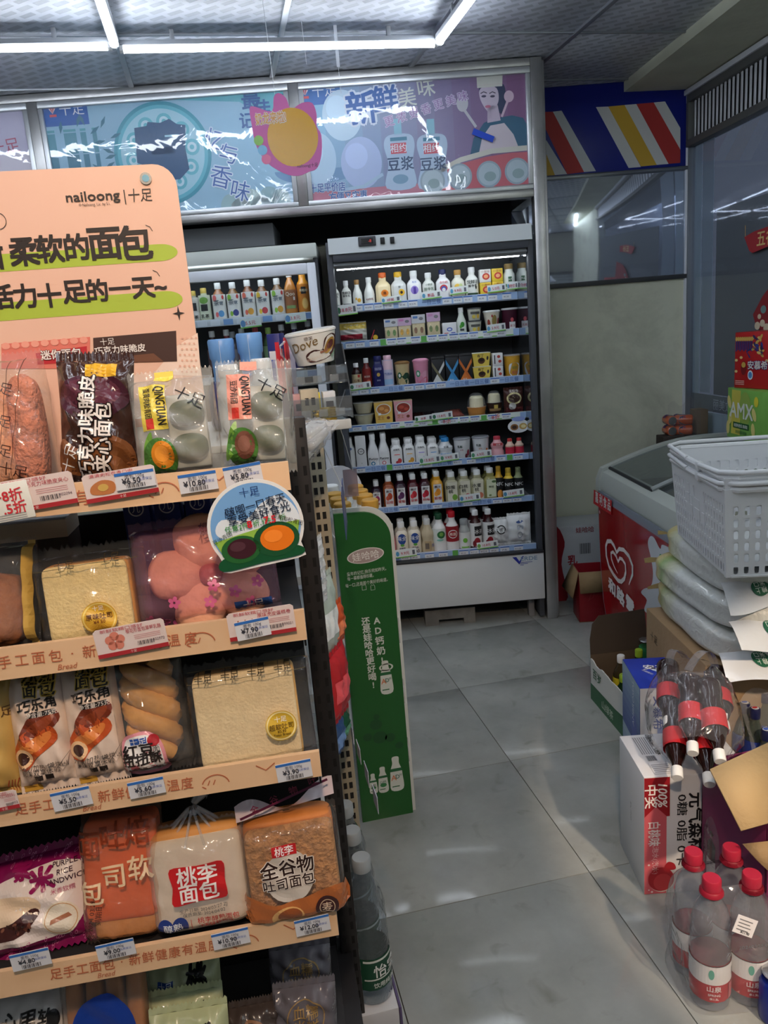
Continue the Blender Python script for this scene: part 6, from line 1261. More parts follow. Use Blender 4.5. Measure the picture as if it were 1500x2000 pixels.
tag_card(28, 92, 1856, 1892, 'white price tag under the purple rice sandwich', 'tag', '4.80', ry=-3); tag_card(195, 258, 1838, 1872, 'white price tag under the orange bread bag', 'tag', '9.00', ry=-3); tag_card(420, 482, 1816, 1850, 'white price tag under the white loaf', 'tag', '10.90', ry=-3); tag_card(581, 640, 1790, 1824, 'white price tag under the wholegrain loaf', 'tag', '12.00', ry=-3)
# discount tag at the left
x, z = EC.hit(18, 982, -.016); t = thing('discount_tag', 'white rounded tag with red 8折 and .5折 lettering', 'price tag', EC.w(x, -.016, z), (0, R(-5), EC.rz))
bx('plate', (-.05, .028, -.001, .001, -.024, .026), mat((226, 228, 220), .35), t, .0009); a = Art(); a.text('件8折', -.002, .010, .016, (200, 50, 60), 2, .02); a.text('.5折', .006, -.007, .016, (200, 50, 60), 2, .02)
for k in range(3): a.rect(-.02, -.016 - .003 * k, .018, -.0148 - .003 * k, (160, 160, 160), 1)
a.build('print', t, lambda x, y, d: (x, -.0012 - d, y))
# round spring promotion card
x, z = EC.hit(500, 1028, -.03); k_ = EC.scale(500, 1028, -.03); r_ = 92 / k_
t = thing('promo_card', 'round spring promotion card with two green dumplings on the bread rail', 'sign', EC.w(x, -.03, z), (0, R(-4), EC.rz))
pts = [(r_ * math.cos(R(q)), r_ * math.sin(R(q))) for q in range(-30, 211, 8)] + [(-r_ * .80, -r_ * .70), (-r_ * .84, -r_ * .86), (-r_ * .70, -r_ * .90), (-.2 * r_, -r_ * .88), (.3 * r_, -r_ * .86), (.74 * r_, -r_ * .84), (.92 * r_, -r_ * .80), (.90 * r_, -r_ * .64)]
MB().prism(pts, 0, .0016).build('card', mat((232, 234, 234), .35), t)
MB().tube([(0, .002, -.0), (0, .014, .01), (0, .024, .03)], .0015, 6).build('clip', mat((220, 224, 226), .2), t)
a = Art(); q = r_ * .93
a.poly([(q * math.cos(R(s)), q * math.sin(R(s))) for s in range(-35, 216, 6)], (120, 172, 226), 1)
a.blob([(-q * .2, q * .2), (q * .2, q * .5), (q * .62, q * .62), (q * .92, q * .3), (q * .96, -.1 * q), (q * .4, -.2 * q), (-q * .6, -.2 * q), (-q * .9, q * .0), (-q * .72, q * .28)], (226, 236, 246), 2)
a.poly([(-q * .96, -q * .2), (-q * .3, -q * .10), (q * .3, -q * .02), (q * .98, -q * .02), (q * .82, -q * .57), (-q * .82, -q * .57)], (150, 196, 80), 3)
a.blob([(-q * .86, -q * .62), (-q * .9, -q * .9), (0, -q * .86), (q * .9, -q * .82), (q * .86, -q * .6), (0, -q * .5)], (24, 84, 50), 4)
for cx_, cz_, rx, rz_, c, fc in ((-.42, -.46, .44, .32, (40, 100, 50), (64, 30, 40)), (.40, -.36, .52, .40, (30, 84, 50), (236, 124, 30))):
    a.ell(cx_ * q, cz_ * q, rx * q, rz_ * q, c, 5, 28); a.ell(cx_ * q + .02 * q, cz_ * q + .02 * q, rx * q * .74, rz_ * q * .74, fc, 6, 26); a.ell(cx_ * q - .06 * q, cz_ * q + .08 * q, rx * q * .4, rz_ * q * .36, tuple(min(255, v + 20) for v in fc), 7, 18)
a.text('十足', 0, q * .82, .0125, (30, 60, 120), 8); a.text('啵唧一口春天', .08 * q, q * .50, .0125, (24, 36, 60), 8, .01, .10); a.text('享受美好食光', .12 * q, q * .28, .0130, (24, 36, 60), 8, .01, .10)
a.text('任意2件  折,3件    折', .0 * q, q * .08, .0085, (70, 150, 70), 8, .01, .05); a.text('8', -.13 * q, q * .085, .0125, (214, 40, 50), 9, .03); a.text('7.5', .33 * q, q * .11, .0125, (214, 40, 50), 9, .03)
a.text('豆沙青团', -.78 * q, -.12 * q, .0065, (40, 60, 30), 9, 0, .35); a.text('蛋黄肉松青团', .72 * q, .05 * q, .0065, (60, 40, 20), 9, 0, -.45)
a.stroke([(-.60 * q, .46 * q), (-.62 * q, .34 * q), (-.50 * q, .28 * q), (-.46 * q, .36 * q), (-.56 * q, .34 * q)], .001, (24, 36, 60), 8)
a.build('print', t, lambda x, y, d: (x, -d - .0002, y), .3)

t = thing('hanging_strip', 'thin clear plastic hook strip hanging from the ceiling tube', 'strip', (on_z(655, 96, 2.54).x, on_z(655, 96, 2.54).y - .03, 2.50))
bx('strip', (-.006, .006, -.0006, .0006, -.03, .11), film(haze=.5, hazecol=(225, 230, 236)), t, 0)
MB().tube([(0, 0, -.03), (.002, 0, -.12)], .0008, 5).build('thread', mat((200, 206, 212), .3), t)
# ================================================================== GONDOLA BEHIND THE END CAP
GX = -.625                                                     # aisle face of the gondola
m_gw = mat((196, 200, 202), .45); m_tan = mat((170, 160, 138), .5, .2)
gd = thing('gondola', 'long grey shop gondola behind the bread end cap with tan slotted uprights', 'shelving', (0, 0, 0))
bx('spine_panel', (-.99, -.97, -2.075, -.75, .02, 1.25), mat((90, 92, 94), .6), gd, 0)
bx('deck', (-.97, GX, -2.075, -1.42, .02, .10), mat((190, 192, 196), .5), gd, .004)
bx('deck', (-.713, GX, -2.175, -2.075, .02, .10), mat((190, 192, 196), .5), gd, .004)
bx('kick_edge', (GX, GX + .006, -2.175, -1.42, .0, .10), mat((84, 74, 110), .4), gd, .002)
for z in (.55, .80, 1.05): bx('shelf', (-.97, -.715, -2.075, -1.42, z - .018, z), m_gw, gd, .002)
up_ = bx('upright', (-.668, -.628, -1.83, -1.80, .10, 1.392), m_tan, gd, .002)
mb = MB(); z = .14
while z < 1.38:
    for xx in (-.655, -.641): mb.box(xx - .0042, xx + .0042, -1.8308, -1.8296, z - .008, z + .008)
    z += .0285
mb.build('slots', mat((22, 20, 18), .7), up_, 0, kind='stuff')
mb = MB(); z = .14
while z < 1.38:
    mb.box(-.6284, -.6274, -1.819, -1.811, z - .008, z + .008); z += .0285
mb.build('side_slots', mat((60, 56, 48), .7), up_, 0, kind='stuff')
bx('upright', (-.668, -.628, -1.45, -1.42, .10, 1.30), m_tan, gd, .002)
bx('top_shelf', (-.97, -.705, -2.05, -1.55, 1.304, 1.318), m_gw, gd, .003)
sl_ = bx('top_shelf', (-.70, -.566, -1.845, -1.55, 1.304, 1.318), m_gw, gd, .003)
bx('shelf_lip', (-.70, -.564, -1.849, -1.841, 1.300, 1.322), mat((186, 188, 186), .4), sl_, .003)
TZ = 1.3225
def gfr(y): return Frame(0, y, 0)
# goods on the gondola top
F_ = gfr(-1.78)
for u, v, dx, lb in ((430, 662, 0, 'nearer the peach board'), (485, 650, 0, 'nearer the toothpaste boxes')):
    x, zt = F_.hit(u, v)
    t = thing('detergent_jug', 'navy detergent jug with a stepped light blue cap %s' % lb, 'jug', (x, -1.78, TZ), (0, 0, 0), 'jugs on the gondola top')
    MB().lathe([(.036, 0), (.040, .01), (.040, zt - TZ - .115), (.030, zt - TZ - .09)], 18, sq=.4).build('body', mat((22, 34, 92), .3, coat=.3), t)
    hh = zt - TZ
    cp_ = MB().lathe([(.0225, hh - .098), (.0235, hh - .06), (.0245, hh - .045), (.0275, hh - .04), (.0285, hh - .004), (.026, hh)], 24).build('cap', mat((106, 156, 214), .35), t)
    MB().tube([(-.004, -.024, hh - .09), (-.004, -.029, hh - .04), (-.004, -.0288, hh - .004)], .0006, 5).build('seam', mat((190, 206, 226), .4), cp_)
F_ = gfr(-1.93)
for u, v in ((444, 712), (508, 700)):
    x, zt = F_.hit(u, v)
    bottle('shampoo_bottle', 'white flip cap bottle standing in front of the detergent jugs', 'bottle', (x, -1.93, TZ), 0, .028, max(.08, zt - TZ), (196, 206, 214), (216, 222, 226), 'white bottles on the gondola top', 'wide')
F_ = gfr(-1.70)
for k, (u, c, nm) in enumerate(((532, (26, 34, 110), 'navy and red'), (545, (190, 30, 44), 'red'), (556, (206, 190, 206), 'pale pink'))):
    x, zt = F_.hit(u, 652 + 8 * k)
    carton('toothpaste_box', '%s toothpaste box standing on end beside the detergent jugs' % nm, 'box', (x, -1.70 + .03 * k, TZ), R(-20), .03, .045, zt - TZ, c, 'toothpaste boxes', lambda a, w, h: (a.rect(-w * .4, h * .2, w * .1, h * .8, (226, 228, 232), 1), a.rect(w * .1, h * .3, w * .42, h * .9, (206, 40, 50), 1), a.rect(-w * .3, h * .45, w * .0, h * .7, (50, 80, 170), 2)))
# acrylic tier stand with chocolate bowl
F_ = gfr(-1.80)
m_acr = film((225, 230, 232), .10, 1.3, .05, None, (190, 196, 200)); m_edge = film((225, 230, 232), .25, 1.2, .1, None, (190, 196, 198))
ac = thing('acrylic_stand', 'clear two tier acrylic counter stand on the gondola top shelf', 'stand', (-.625, -1.755, TZ))
for x in (-.068, .066): MB().prism([(-.08, 0), (.10, 0), (.10, .16), (-.02, .16), (-.08, .05)], x, x + .003, 'X').build('side_wall', m_acr, ac)
for y0, z0, hh in ((-.08, .004, .045), (-.03, .075, .04)):
    bx('tier', (-.066, .066, y0, y0 + .10, z0, z0 + .003), m_acr, ac, .0008); lp = bx('tier_lip', (-.066, .066, y0, y0 + .003, z0, z0 + hh), m_acr, ac, .0008)
    for k in range(3): bx('moulding', (-.045 + .038 * k, -.025 + .038 * k, y0 - .0016, y0 - .0002, z0 + .004, z0 + .02), m_edge, lp, .0006)
for k, (dx, c, nm) in enumerate(((-.045, (196, 150, 150), 'pink'), (-.012, (222, 200, 40), 'yellow'), (.022, (206, 208, 210), 'white'))):
    carton('candy_box', 'small %s candy box in the lower acrylic tier' % nm, 'box', (-.625 + dx, -1.815, TZ + .008), 0, .028, .03, .052, c, 'candy in the acrylic stand', lambda a, w, h: a.rect(-w * .3, h * .3, w * .3, h * .6, (60, 50, 60), 1))
t = thing('chocolate_bar', 'gold foil candy bag lying in the lower acrylic tier', 'candy', (-.662, -1.823, TZ + .012), (0, R(90), 0)); bag('wrapper', t, .03, .07, .018, mat((206, 170, 60), .2, .4), 61, .002, nu=10, nv=12)
x, z0_ = F_.hit(622, 712)
dv = thing('chocolate_bowl', 'white paper bowl reading Dove with a brown chocolate swirl', 'bowl', (x, -1.76, TZ + .122), (R(2), R(-6), 0))
rb, rt, hb_ = .042, .056, .066
MB().lathe([(rb * .97, 0), (rb, .002), (rt, hb_), (rt + .002, hb_ + .001), (rt + .002, hb_ + .005), (rt, hb_ + .006)], 32).build('bowl', mat((226, 226, 220), .35), dv)
MB().lathe([(rt - .001, hb_ + .0055), (rt - .001, hb_ + .0075), (rt - .006, hb_ + .0075)], 32).build('lid', mat((206, 210, 208), .3), dv)
MB().tube([(-rt - .002, 0, hb_ * .9), (-rt - .016, -.006, hb_ * .78), (-rt - .018, -.008, hb_ * .5), (-rt - .004, -.004, hb_ * .15)], .0022, 8).build('handle', film(haze=.3, hazecol=(210, 214, 216)), dv)
a = Art()
a.blob([(-.020, .006), (-.026, .022), (-.006, .032), (.014, .030), (.022, .052), (.040, .060), (.060, .054), (.062, .034), (.046, .018), (.020, .008)], (66, 26, 24), 1)
a.blob([(.018, .026), (.030, .048), (.048, .052), (.052, .038), (.040, .026), (.026, .020)], (170, 130, 50), 2); a.blob([(.026, .032), (.034, .046), (.046, .046), (.046, .036), (.036, .030)], (84, 36, 32), 3); a.stroke([(.008, .024), (.024, .026), (.030, .040)], .005, (150, 100, 80), 3)
a.text('Dove', -.024, .046, .026, (120, 92, 40), 3, .0, .22, shear=.25); a.text('德芙', -.012, .058, .008, (90, 60, 40), 3); a.text('丝滑牛奶巧克力', -.006, .014, .0055, (226, 206, 190), 3, 0, .15); a.text('脆香米', .052, .018, .009, (90, 150, 100), 3, 0, .5); a.rect(.068, .002, .086, .060, (110, 76, 50), 1, 3, 1)
a.build('print', dv, lambda x, y, d: ((rb + (rt - rb) * y / hb_ + .0006 + d) * math.sin(x / .05), -(rb + (rt - rb) * y / hb_ + .0006 + d) * math.cos(x / .05), y))
# sealed packs and boxes at the end of the gondola
F_ = gfr(-2.02)
for k, (u, v, rx) in enumerate(((590, 850, 62), (584, 830, 70), (575, 880, 58))):
    x, z = F_.hit(u, v); t = thing('sealed_pack', 'clear zip bag holding a white plastic bowl, %s of a small pile' % ('middle', 'top', 'bottom')[k], 'bag', (x - .015, -2.02 + .006 * k, z - .035), (R(-rx), 0, R(-55)), 'clear packs at the gondola end')
    bag('wrapper', t, .075, .10, .035, film(haze=.14, bump=(24, .5)), 70 + k, .003); sup(t, 'contents', .055, .022, .07, mat((160, 164, 162), .4), .6, (0, 0, .05), n=12)
F_ = gfr(-2.0)
for k, (u0, v0, v1, c, nm, kind) in enumerate(((627, 1048, 1180, (206, 210, 212), 'white label strip', 'strip'), (640, 1120, 1290, (190, 206, 196), 'pale green refill pouch', 'bag'), (660, 1178, 1262, (206, 84, 36), 'orange snack bag', 'bag'), (664, 1262, 1400, (190, 36, 44), 'red snack bag', 'bag'), (660, 1400, 1480, (60, 96, 150), 'blue refill pouch', 'bag'), (672, 1395, 1450, (30, 96, 60), 'dark green refill pouch', 'bag'))):
    yy = -2.0 + .05 * (k % 3); Fk = gfr(yy); x, zt = Fk.hit(u0, v0); _, zb = Fk.hit(u0 + 8, v1)
    t = thing('hanging_pack', '%s hanging on the aisle side of the gondola' % nm, 'pack', (x - .012, yy, zb), (0, 0, R(62)), 'packs on the gondola side')
    mp = bag('pouch', t, .10 if kind == 'bag' else .07, zt - zb, .03 if kind == 'bag' else .006, mat(c, .35, bump=(20, .3)), 80 + k, .002, nu=12, nv=16)
    a = Art()
    if kind == 'strip':
        n_ = 6
        for q in range(n_): a.rect(-.03, (zt - zb) * (q + .15) / n_, .03, (zt - zb) * (q + .8) / n_, (226, 230, 234), 1, 3, 2); a.rect(-.024, (zt - zb) * (q + .3) / n_, .0, (zt - zb) * (q + .5) / n_, (90, 120, 190), 2)
    else: a.rect(-.04, (zt - zb) * .3, .04, (zt - zb) * .6, tuple(min(255, v + 60) for v in c), 1, 5, 4)
    a.build('print', t, mp)
# navy cartons and pale box at the back of the second bread shelf
for k, u in enumerate((262, 322, 382)):
    x, zt = EC.hit(u, 972 - 6 * k, .23); zs = ESH[1][0] - .0195
    carton('navy_carton', 'navy carton with a round white emblem at the back of the second bread shelf', 'box', EC.w(x, .23, zs), EC.rz, .042, .05, ESH[0][1] - .012 - zs, (24, 44, 120), 'navy cartons', lambda a, w, h: (a.ell(0, h * .80, w * .30, w * .30, (214, 218, 226), 1, 20), a.ell(0, h * .80, w * .25, w * .25, (24, 44, 120), 2, 20), a.text('儿', 0, h * .80, w * .3, (220, 224, 230), 3), a.rect(-w * .4, h * .1, w * .3, h * .5, (60, 90, 170), 1)))
x, zt = EC.hit(60, 1008, .2)
carton('pale_box', 'cream lidded box at the back of the second bread shelf', 'box', EC.w(x - .02, .2, ESH[1][0] - .0195), EC.rz, .14, .08, zt - ESH[1][0] - .02, (60, 46, 40), None, None, (.03, (206, 190, 170)))
x, zt = EC.hit(284, 770, .17)
carton('white_case', 'white plastic case with round buttons between the bread packs', 'box', EC.w(x, .15, ESH[0][0] - .0195), EC.rz, .035, .04, .085, (206, 206, 200), None, lambda a, w, h: (a.ell(w * .1, h * .3, w * .22, w * .18, (170, 172, 170), 1, 14), a.ell(w * .1, h * .6, w * .22, w * .18, (170, 172, 170), 1, 14), a.rect(-w * .5, h * .85, w * .5, h, (222, 110, 60), 1)))
# green framed orange card in front of it
# ------------------------------------------------------------------ bottled water on the deck
m_water = film((228, 234, 238), .10, 1.6, .04, (40, .35), (170, 180, 188), 1.4)
wl = (28, 74, 54)
for k, (x, y) in enumerate(((-.669, -2.12), (-.672, -2.025), (-.672, -1.925))):
    t = bottle('water_bottle', ('large clear water bottle with a dark green label lettered 怡宝', 'clear water bottle standing second in the gondola row', 'clear water bottle standing third in the gondola row')[k], 'bottle', (x, y, .1005), R(38), .043, .34, shape='pet', cap=(150, 158, 162), clear=m_water, group='water bottles on the gondola deck', lab=(.13, .36), labc=wl, text=[('怡宝', .27, .085, (226, 230, 230)), ('饮用纯净水', .17, .035, (206, 214, 210))], marks=[('r', -1.2, .335, 1.2, .35, (206, 214, 210)), ('r', -1.2, .205, 1.2, .215, (206, 214, 210))])
for k in range(4):
    x, z = gfr(-2.03).hit(703 + 10 * k, 1590 + 75 * k); t = thing('shelf_label', 'small white price slip in a clear holder on the gondola edge', 'price tag', (GX + .004, -2.08 + .1 * k, .54), (0, 0, R(90)), 'price slips on the gondola edge')
    bx('slip', (-.025, .025, -.0006, .0006, -.02, .02), mat((206, 208, 220), .4), t, 0); Art().text('¥2.%d0' % (k + 1), 0, 0, .011, (60, 60, 80), 2).rect(-.025, .015, .025, .02, (60, 110, 190), 1).build('print', t, lambda x, y, d: (x, -.0008 - d, y))
# ================================================================== GREEN DISPLAY STAND
GS = Frame(-.405, -1.38, 0)
gs = thing('display_stand', 'green standing display board with white lettering and white bottle pictures', 'display', (-.405, -1.38, 0))
W_ = .158; H_ = 1.0; rr_ = .085
pts = [(-W_, 0), (0.006, 0), (.004, H_ - rr_)] + [(.004 - rr_ + rr_ * math.cos(R(q)), H_ - rr_ + rr_ * math.sin(R(q))) for q in range(10, 91, 10)] + [(-W_, H_ + .004)]
MB().prism(pts, 0, .012).build('front_board', mat((34, 92, 40), .35), gs)
pw2 = [(x + (.012 if x > -.1 else 0), z + (.012 if z > .5 else 0)) for x, z in pts]
MB().prism(pw2, .012, .02).build('white_edge', mat((206, 208, 204), .4), gs)
for zz in (.25, .58, .86): bx('tray', (-W_, .004, .02, .40, zz, zz + .008), mat((206, 208, 208), .4), gs, .001)
MB().prism([(-W_, .0), (.0, .0), (.0, .99)] + [(-W_ / 2 + (W_ / 2) * math.cos(R(q)), .99 + .085 * math.sin(R(q))) for q in range(0, 181, 15)] + [(-W_, .99)], .40, .41).build('rear_board', mat((196, 198, 206), .4), gs)
for x in (-W_, .0): bx('side_rail', (x - .002, x + .002, .02, .40, .86, .93), mat((200, 204, 204), .4), gs, .001)
a = Art(); WT = (208, 214, 206)
def gp(u, v): return GS.hit(u, v)
S = GS.scale(720, 1250); x, z = gp(714, 1085); a.ell(x, z, 34 / S, 14 / S, (220, 216, 212), 1, 30, .06); a.ell(x, z, 32 / S, 12.5 / S, (168, 150, 146), 2, 30, .06); a.text('娃哈哈', x, z, 15 / S, (226, 222, 218), 3, .01, .05)
for k, tx in enumerate(('童年的记忆,快乐宛如昨天。', '每一幕都值得珍藏。', '每一口,还是那个美好的味道。')):
    x, z = gp(716 - (12 if k == 1 else 0), 1116 + 11 * k); a.text(tx, x, z, 7 / S, WT, 2, 0, .02, w=(72, 48, 78)[k] / S)
for u in (711, 728):
    x, z = gp(u, 1147); a.stroke([(x - .006, z - .008), (x - .006, z + .004), (x - .003, z + .009), (x, z + .005), (x + .003, z + .009), (x + .006, z + .003), (x + .006, z - .008)], .001, WT, 2, True)
for k, tx in enumerate('AD钙奶!'): x, z = gp(736 + 2.6 * k, 1212 + 19.5 * k); a.text(tx, x, z, 15.5 / S, WT, 2, .03)
for k, tx in enumerate('还是娃哈哈更好喝!'): x, z = gp(714 + 1.9 * k, 1213 + 15.6 * k); a.text(tx, x, z, 14.5 / S, WT, 2, .03)
def milk_pic(u, v, h, ad=True):
    x, z = gp(u, v); h = h / S; w = h * .33
    a.blob([(x - w * .5, z - h * .48), (x + w * .5, z - h * .48), (x + w * .5, z - h * .05), (x + w * .45, z + h * .12), (x + w * .28, z + h * .30), (x + w * .26, z + h * .48), (x - w * .26, z + h * .48), (x - w * .28, z + h * .30), (x - w * .45, z + h * .12), (x - w * .5, z - h * .05)], WT, 2)
    a.rect(x - w * .48, z + h * .06, x + w * .48, z + h * .15, (40, 100, 60), 3)
    if ad: a.text('A', x - w * .24, z - h * .12, h * .20, (206, 120, 80), 4, .01); a.text('D', x + w * .08, z - h * .10, h * .15, (40, 100, 80), 4, .01); a.text('钙', x + w * .34, z - h * .06, h * .07, (40, 100, 80), 4)
    else: a.ell(x, z - h * .22, w * .36, h * .08, (60, 130, 80), 4, 16); a.text('D钙', x, z - h * .1, h * .12, (40, 100, 80), 5)
    a.rect(x - w * .42, z - h * .40, x + w * .2, z - h * .37, (40, 100, 60), 3)
milk_pic(754, 1322, 66); x, z = gp(754, 1303); a.ell(x, z, .022, .012, WT, 2, 20, inner=.75)
milk_pic(774, 1510, 72); milk_pic(748, 1522, 54, False); milk_pic(729, 1530, 42, False)
for u, v, s_ in ((734, 1415, 12), (718, 1440, 9), (742, 1440, 14), (762, 1440, 10), (735, 1400, 6), (780, 1455, 8)):
    x, z = gp(u, v); a.ell(x, z, s_ / S, s_ * .9 / S, (26, 76, 36), 2, 14)
a.build('printed_face', gs, None, .4)
for k in range(3):                                             # torn film edge
    bx('film_shred', (.006, .009, .004, .02, .18 + .2 * k, .26 + .2 * k), film(haze=.3), gs, 0)
GB = [(-.125, .05), (-.100, .10), (-.125, .16), (-.098, .22), (-.060, .10), (-.052, .05), (-.045, .16), (-.048, .22), (-.045, .29), (-.118, .31)]
gb0 = None
for k, (dx, dy) in enumerate([(-.122, .055), (-.122, .135), (-.122, .215), (-.122, .295), (-.040, .055), (-.040, .135), (-.040, .215), (-.040, .295)]):
    P = (-.405 + dx, -1.38 + dy, .8685)
    if gb0 is None:
        gb0 = bottle('milk_drink', 'white milk drink bottle with a gold cap in the green stand', 'bottle', P, 0, .036, .155, (222, 224, 220), (196, 150, 62), 'gold capped bottles in the green stand', 'wide')
    elif k == 3: bottle('milk_drink', 'milk drink bottle with a white cap among gold capped ones in the green stand', 'bottle', P, 0, .036, .165, (222, 224, 220), (222, 224, 224), None, 'wide')
    else: copy_tree(gb0, None, P)
# thin clear hanging card between gondola and fridge
x, z = gfr(-1.5).hit(686, 945); t = thing('hanging_card', 'translucent pinkish card hanging beside the acrylic stand on wires', 'card', (x, -1.5, z), (0, 0, 0))
bx('card', (-.02, .018, -.0008, .0008, -.035, .04), film((220, 206, 210), .35, 1, .1, None, (170, 160, 166)), t, 0)
MB().tube([(.008, 0, .035), (-.02, -.06, .14), (-.06, -.12, .26)], .0012, 5).build('wire', mat((190, 194, 196), .3, .5), t)
x, z = gfr(-1.9).hit(672, 990); t = thing('hanging_flag', 'thin blue grey price flag seen edge on beside the gondola', 'card', (x, -1.9, z), (R(0), R(-16), R(78)))
bx('card', (-.04, .04, -.0008, .0008, -.06, .05), mat((70, 84, 130), .3), t, 0)
MB().tube([(0, 0, .05), (-.0, .03, .15)], .001, 5).build('wire', mat((200, 204, 206), .3), t)
# ================================================================== ICE CREAM FREEZER
FZ = Frame(.86, -.19, -100)           # +x along the freezer towards the photographer, +y across to the window wall
LZ, WZ = 1.03, .66
fz = thing('chest_freezer', 'curved glass top ice cream freezer with a red side and heart emblem', 'freezer', FZ.o, (0, 0, FZ.rz))
m_fz = mat((176, 182, 176), .35); m_fzg = mat((134, 142, 154), .4)
# side outline: (along, z), ends curve in towards the floor
def ends(inset=0.0, ztop=.70):
    L_ = [(-.01 + inset, ztop), (-.008 + inset, .60), (.0 + inset, .45), (.018 + inset, .30), (.05 + inset, .16), (.10 + inset, .06 + inset * .3), (.16 + inset, .02 + inset)]
    return L_ + [(LZ - x, z) for x, z in L_[::-1]]
MB().prism(ends(), .012, WZ - .012).build('body', m_fz, fz, 30)
MB().prism(ends(.012, .69), .004, .012).build('side_trim', m_fzg, fz, 30)
rp = MB().prism([(x, z) for x, z in ends(.03, .655)], .0005, .004).build('red_panel', mat((158, 16, 24), .18, coat=.5), fz, 30)
# rim: rail towards the aisle and arched ends
def zt_of(w): return .775 + .125 * math.sin(math.pi / 2 * min(1, max(0, w) / .52))
MB().prism([(.006, .70), (.006, .735), (.022, .778), (.075, .800), (.075, .70)], -.012, LZ + .012, 'X').build('front_rail', m_fz, fz)
MB().prism([(WZ - .06, .70), (WZ, .70), (WZ, .905), (WZ - .05, .905)], -.012, LZ + .012, 'X').build('rear_rail', m_fz, fz)
for x0, x1 in ((-.016, .028), (LZ - .028, LZ + .016)):
    MB().prism([(.0, .69), (.0, .74)] + [(w_, zt_of(w_) + .012) for w_ in [.02 + .062 * k for k in range(11)]] + [(WZ, .69)], x0, x1, 'X').build('arched_end', m_fz, fz, 40)
m_fglass = film((196, 204, 206), .12, 1.3, .06, (12, .05), (150, 156, 158), 1.5)
MB().grid(lambda u, v: (.03 + (LZ * .52) * u, .05 + (WZ - .09) * v, zt_of(.05 + (WZ - .09) * v) + .002), 6, 16).build('glass_lid', m_fglass, fz, 60)
MB().grid(lambda u, v: (LZ * .50 + (LZ * .48) * u, .05 + (WZ - .09) * v, zt_of(.05 + (WZ - .09) * v) - .010), 6, 16).build('glass_lid', m_fglass, fz, 60)
MB().tube([(.03 + LZ * .52, .05 + (WZ - .09) * k / 12, zt_of(.05 + (WZ - .09) * k / 12) + .006) for k in range(13)], .010, 8).build('lid_frame', mat((150, 156, 156), .4), fz)
bx('inner_well', (.04, LZ - .04, .06, WZ - .06, .702, .73), mat((92, 96, 98), .6), fz, 0)
MB().tube([(.03, .055, .795), (LZ * .55, .055, .795)], .008, 8).build('seal_strip', mat((40, 42, 44), .5), fz)
# side art on the red panel
a = Art()
def fp(u, v): return FZ.hit(u, v, .0)
x, z = fp(1179, 975); a.poly([fp(1161, 956), fp(1196, 978), fp(1195, 1006), fp(1160, 983)], (196, 40, 48), 6); [a.text(c_, *fp(1167 + 8 * i_, 971 + 5.2 * i_), .052, (236, 228, 226), 8, .02, sx=.85) for i_, c_ in enumerate('嘉利食品')]
def heart(pts, w_): a.stroke([fp(u, v) for u, v in pts], w_, (232, 228, 226), 3)
heart([(1229, 1142), (1236, 1122), (1236, 1105), (1229, 1086), (1219, 1074), (1210, 1072), (1205, 1079), (1200, 1066), (1194, 1057), (1187, 1057), (1184, 1066), (1185, 1086), (1190, 1106), (1199, 1122), (1208, 1134), (1214, 1136), (1220, 1130), (1223, 1117), (1222, 1102), (1216, 1092), (1211, 1090), (1208, 1097), (1204, 1086), (1198, 1078), (1194, 1080), (1195, 1092), (1200, 1106), (1207, 1120)], [.006, .017, .02, .02, .019, .018, .017, .018, .019, .02, .02, .02, .02, .02, .02, .02, .02, .018, .017, .016, .016, .015, .015, .015, .015, .014, .010, .004])
for tx, u, v in (('和', 1196, 1146), ('路', 1213, 1164), ('雪', 1231, 1181)): x, z = fp(u, v); a.text(tx, x, z, .064, (236, 234, 232), 4, .05, -.1, sx=1.5)
x, z = fp(1172, 1000); a.ell(x, z, .008, .008, (232, 190, 190), 3, 14)
a.blob([fp(u, v) for u, v in ((1270, 1048), (1278, 1050), (1290, 1072), (1296, 1064), (1330, 1095), (1330, 1200), (1262, 1196), (1264, 1172), (1253, 1158), (1258, 1150), (1272, 1144), (1276, 1120), (1272, 1090), (1266, 1062))], (206, 210, 216), 2)
a.ell(*fp(1298, 1098), .028, .03, (176, 44, 60), 3, 18); a.ell(*fp(1292, 1090), .02, .016, (90, 150, 110), 3, 14)
a.build('side_print', fz, lambda x, y, d: (x, -.0005 - d, y), .25)
# boxes on the freezer by the window
def on_fz(u, v, y): x, z = FZ.hit(u, v, y); return x, z
x, z = on_fz(1422, 845, .56); zf = .919
amx = thing('yogurt_box', 'lime green box reading AMX with melon pieces on the freezer', 'box', FZ.w(x, .555, zf), (0, 0, FZ.rz))
x2, zt = on_fz(1424, 757, .555); Hx = zt - zf; Lx = .30
bx('carton', (0, Lx, 0, .10, 0, Hx), mat((126, 184, 84), .4), amx, .002)
a = Art(); a.rect(.04, .02, .12, Hx - .006, (206, 196, 80), 1); a.ell(.16, Hx * .62, .05, Hx * .34, (150, 180, 80), 2, 24); a.text('AMX', .13, Hx * .58, .085, (226, 232, 224), 5, .02)
for dx, dz, an in ((.02, .72, .4), (.03, .4, -.3), (.24, .55, .5), (.235, .25, .2), (.012, .2, 0)): a.ell(dx, dz * Hx, .016, .03, (226, 214, 130), 3, 14, an)
a.ell(.255, Hx * .80, .018, .022, (232, 220, 60), 4, 16); a.rect(.06, Hx * .22, .20, Hx * .34, (30, 96, 44), 4); a.text('香甜哈密瓜 真果粒', .13, Hx * .28, .014, (226, 232, 226), 6, .01, w=.12)
for k in range(11): a.rect(.085 + .009 * k, Hx * .12, .089 + .009 * k, Hx * .18, (60, 120, 60), 4)
a.build('print', amx, lambda x, y, d: (x, -.0006 - d, y))
x, z = on_fz(1430, 757, .56)
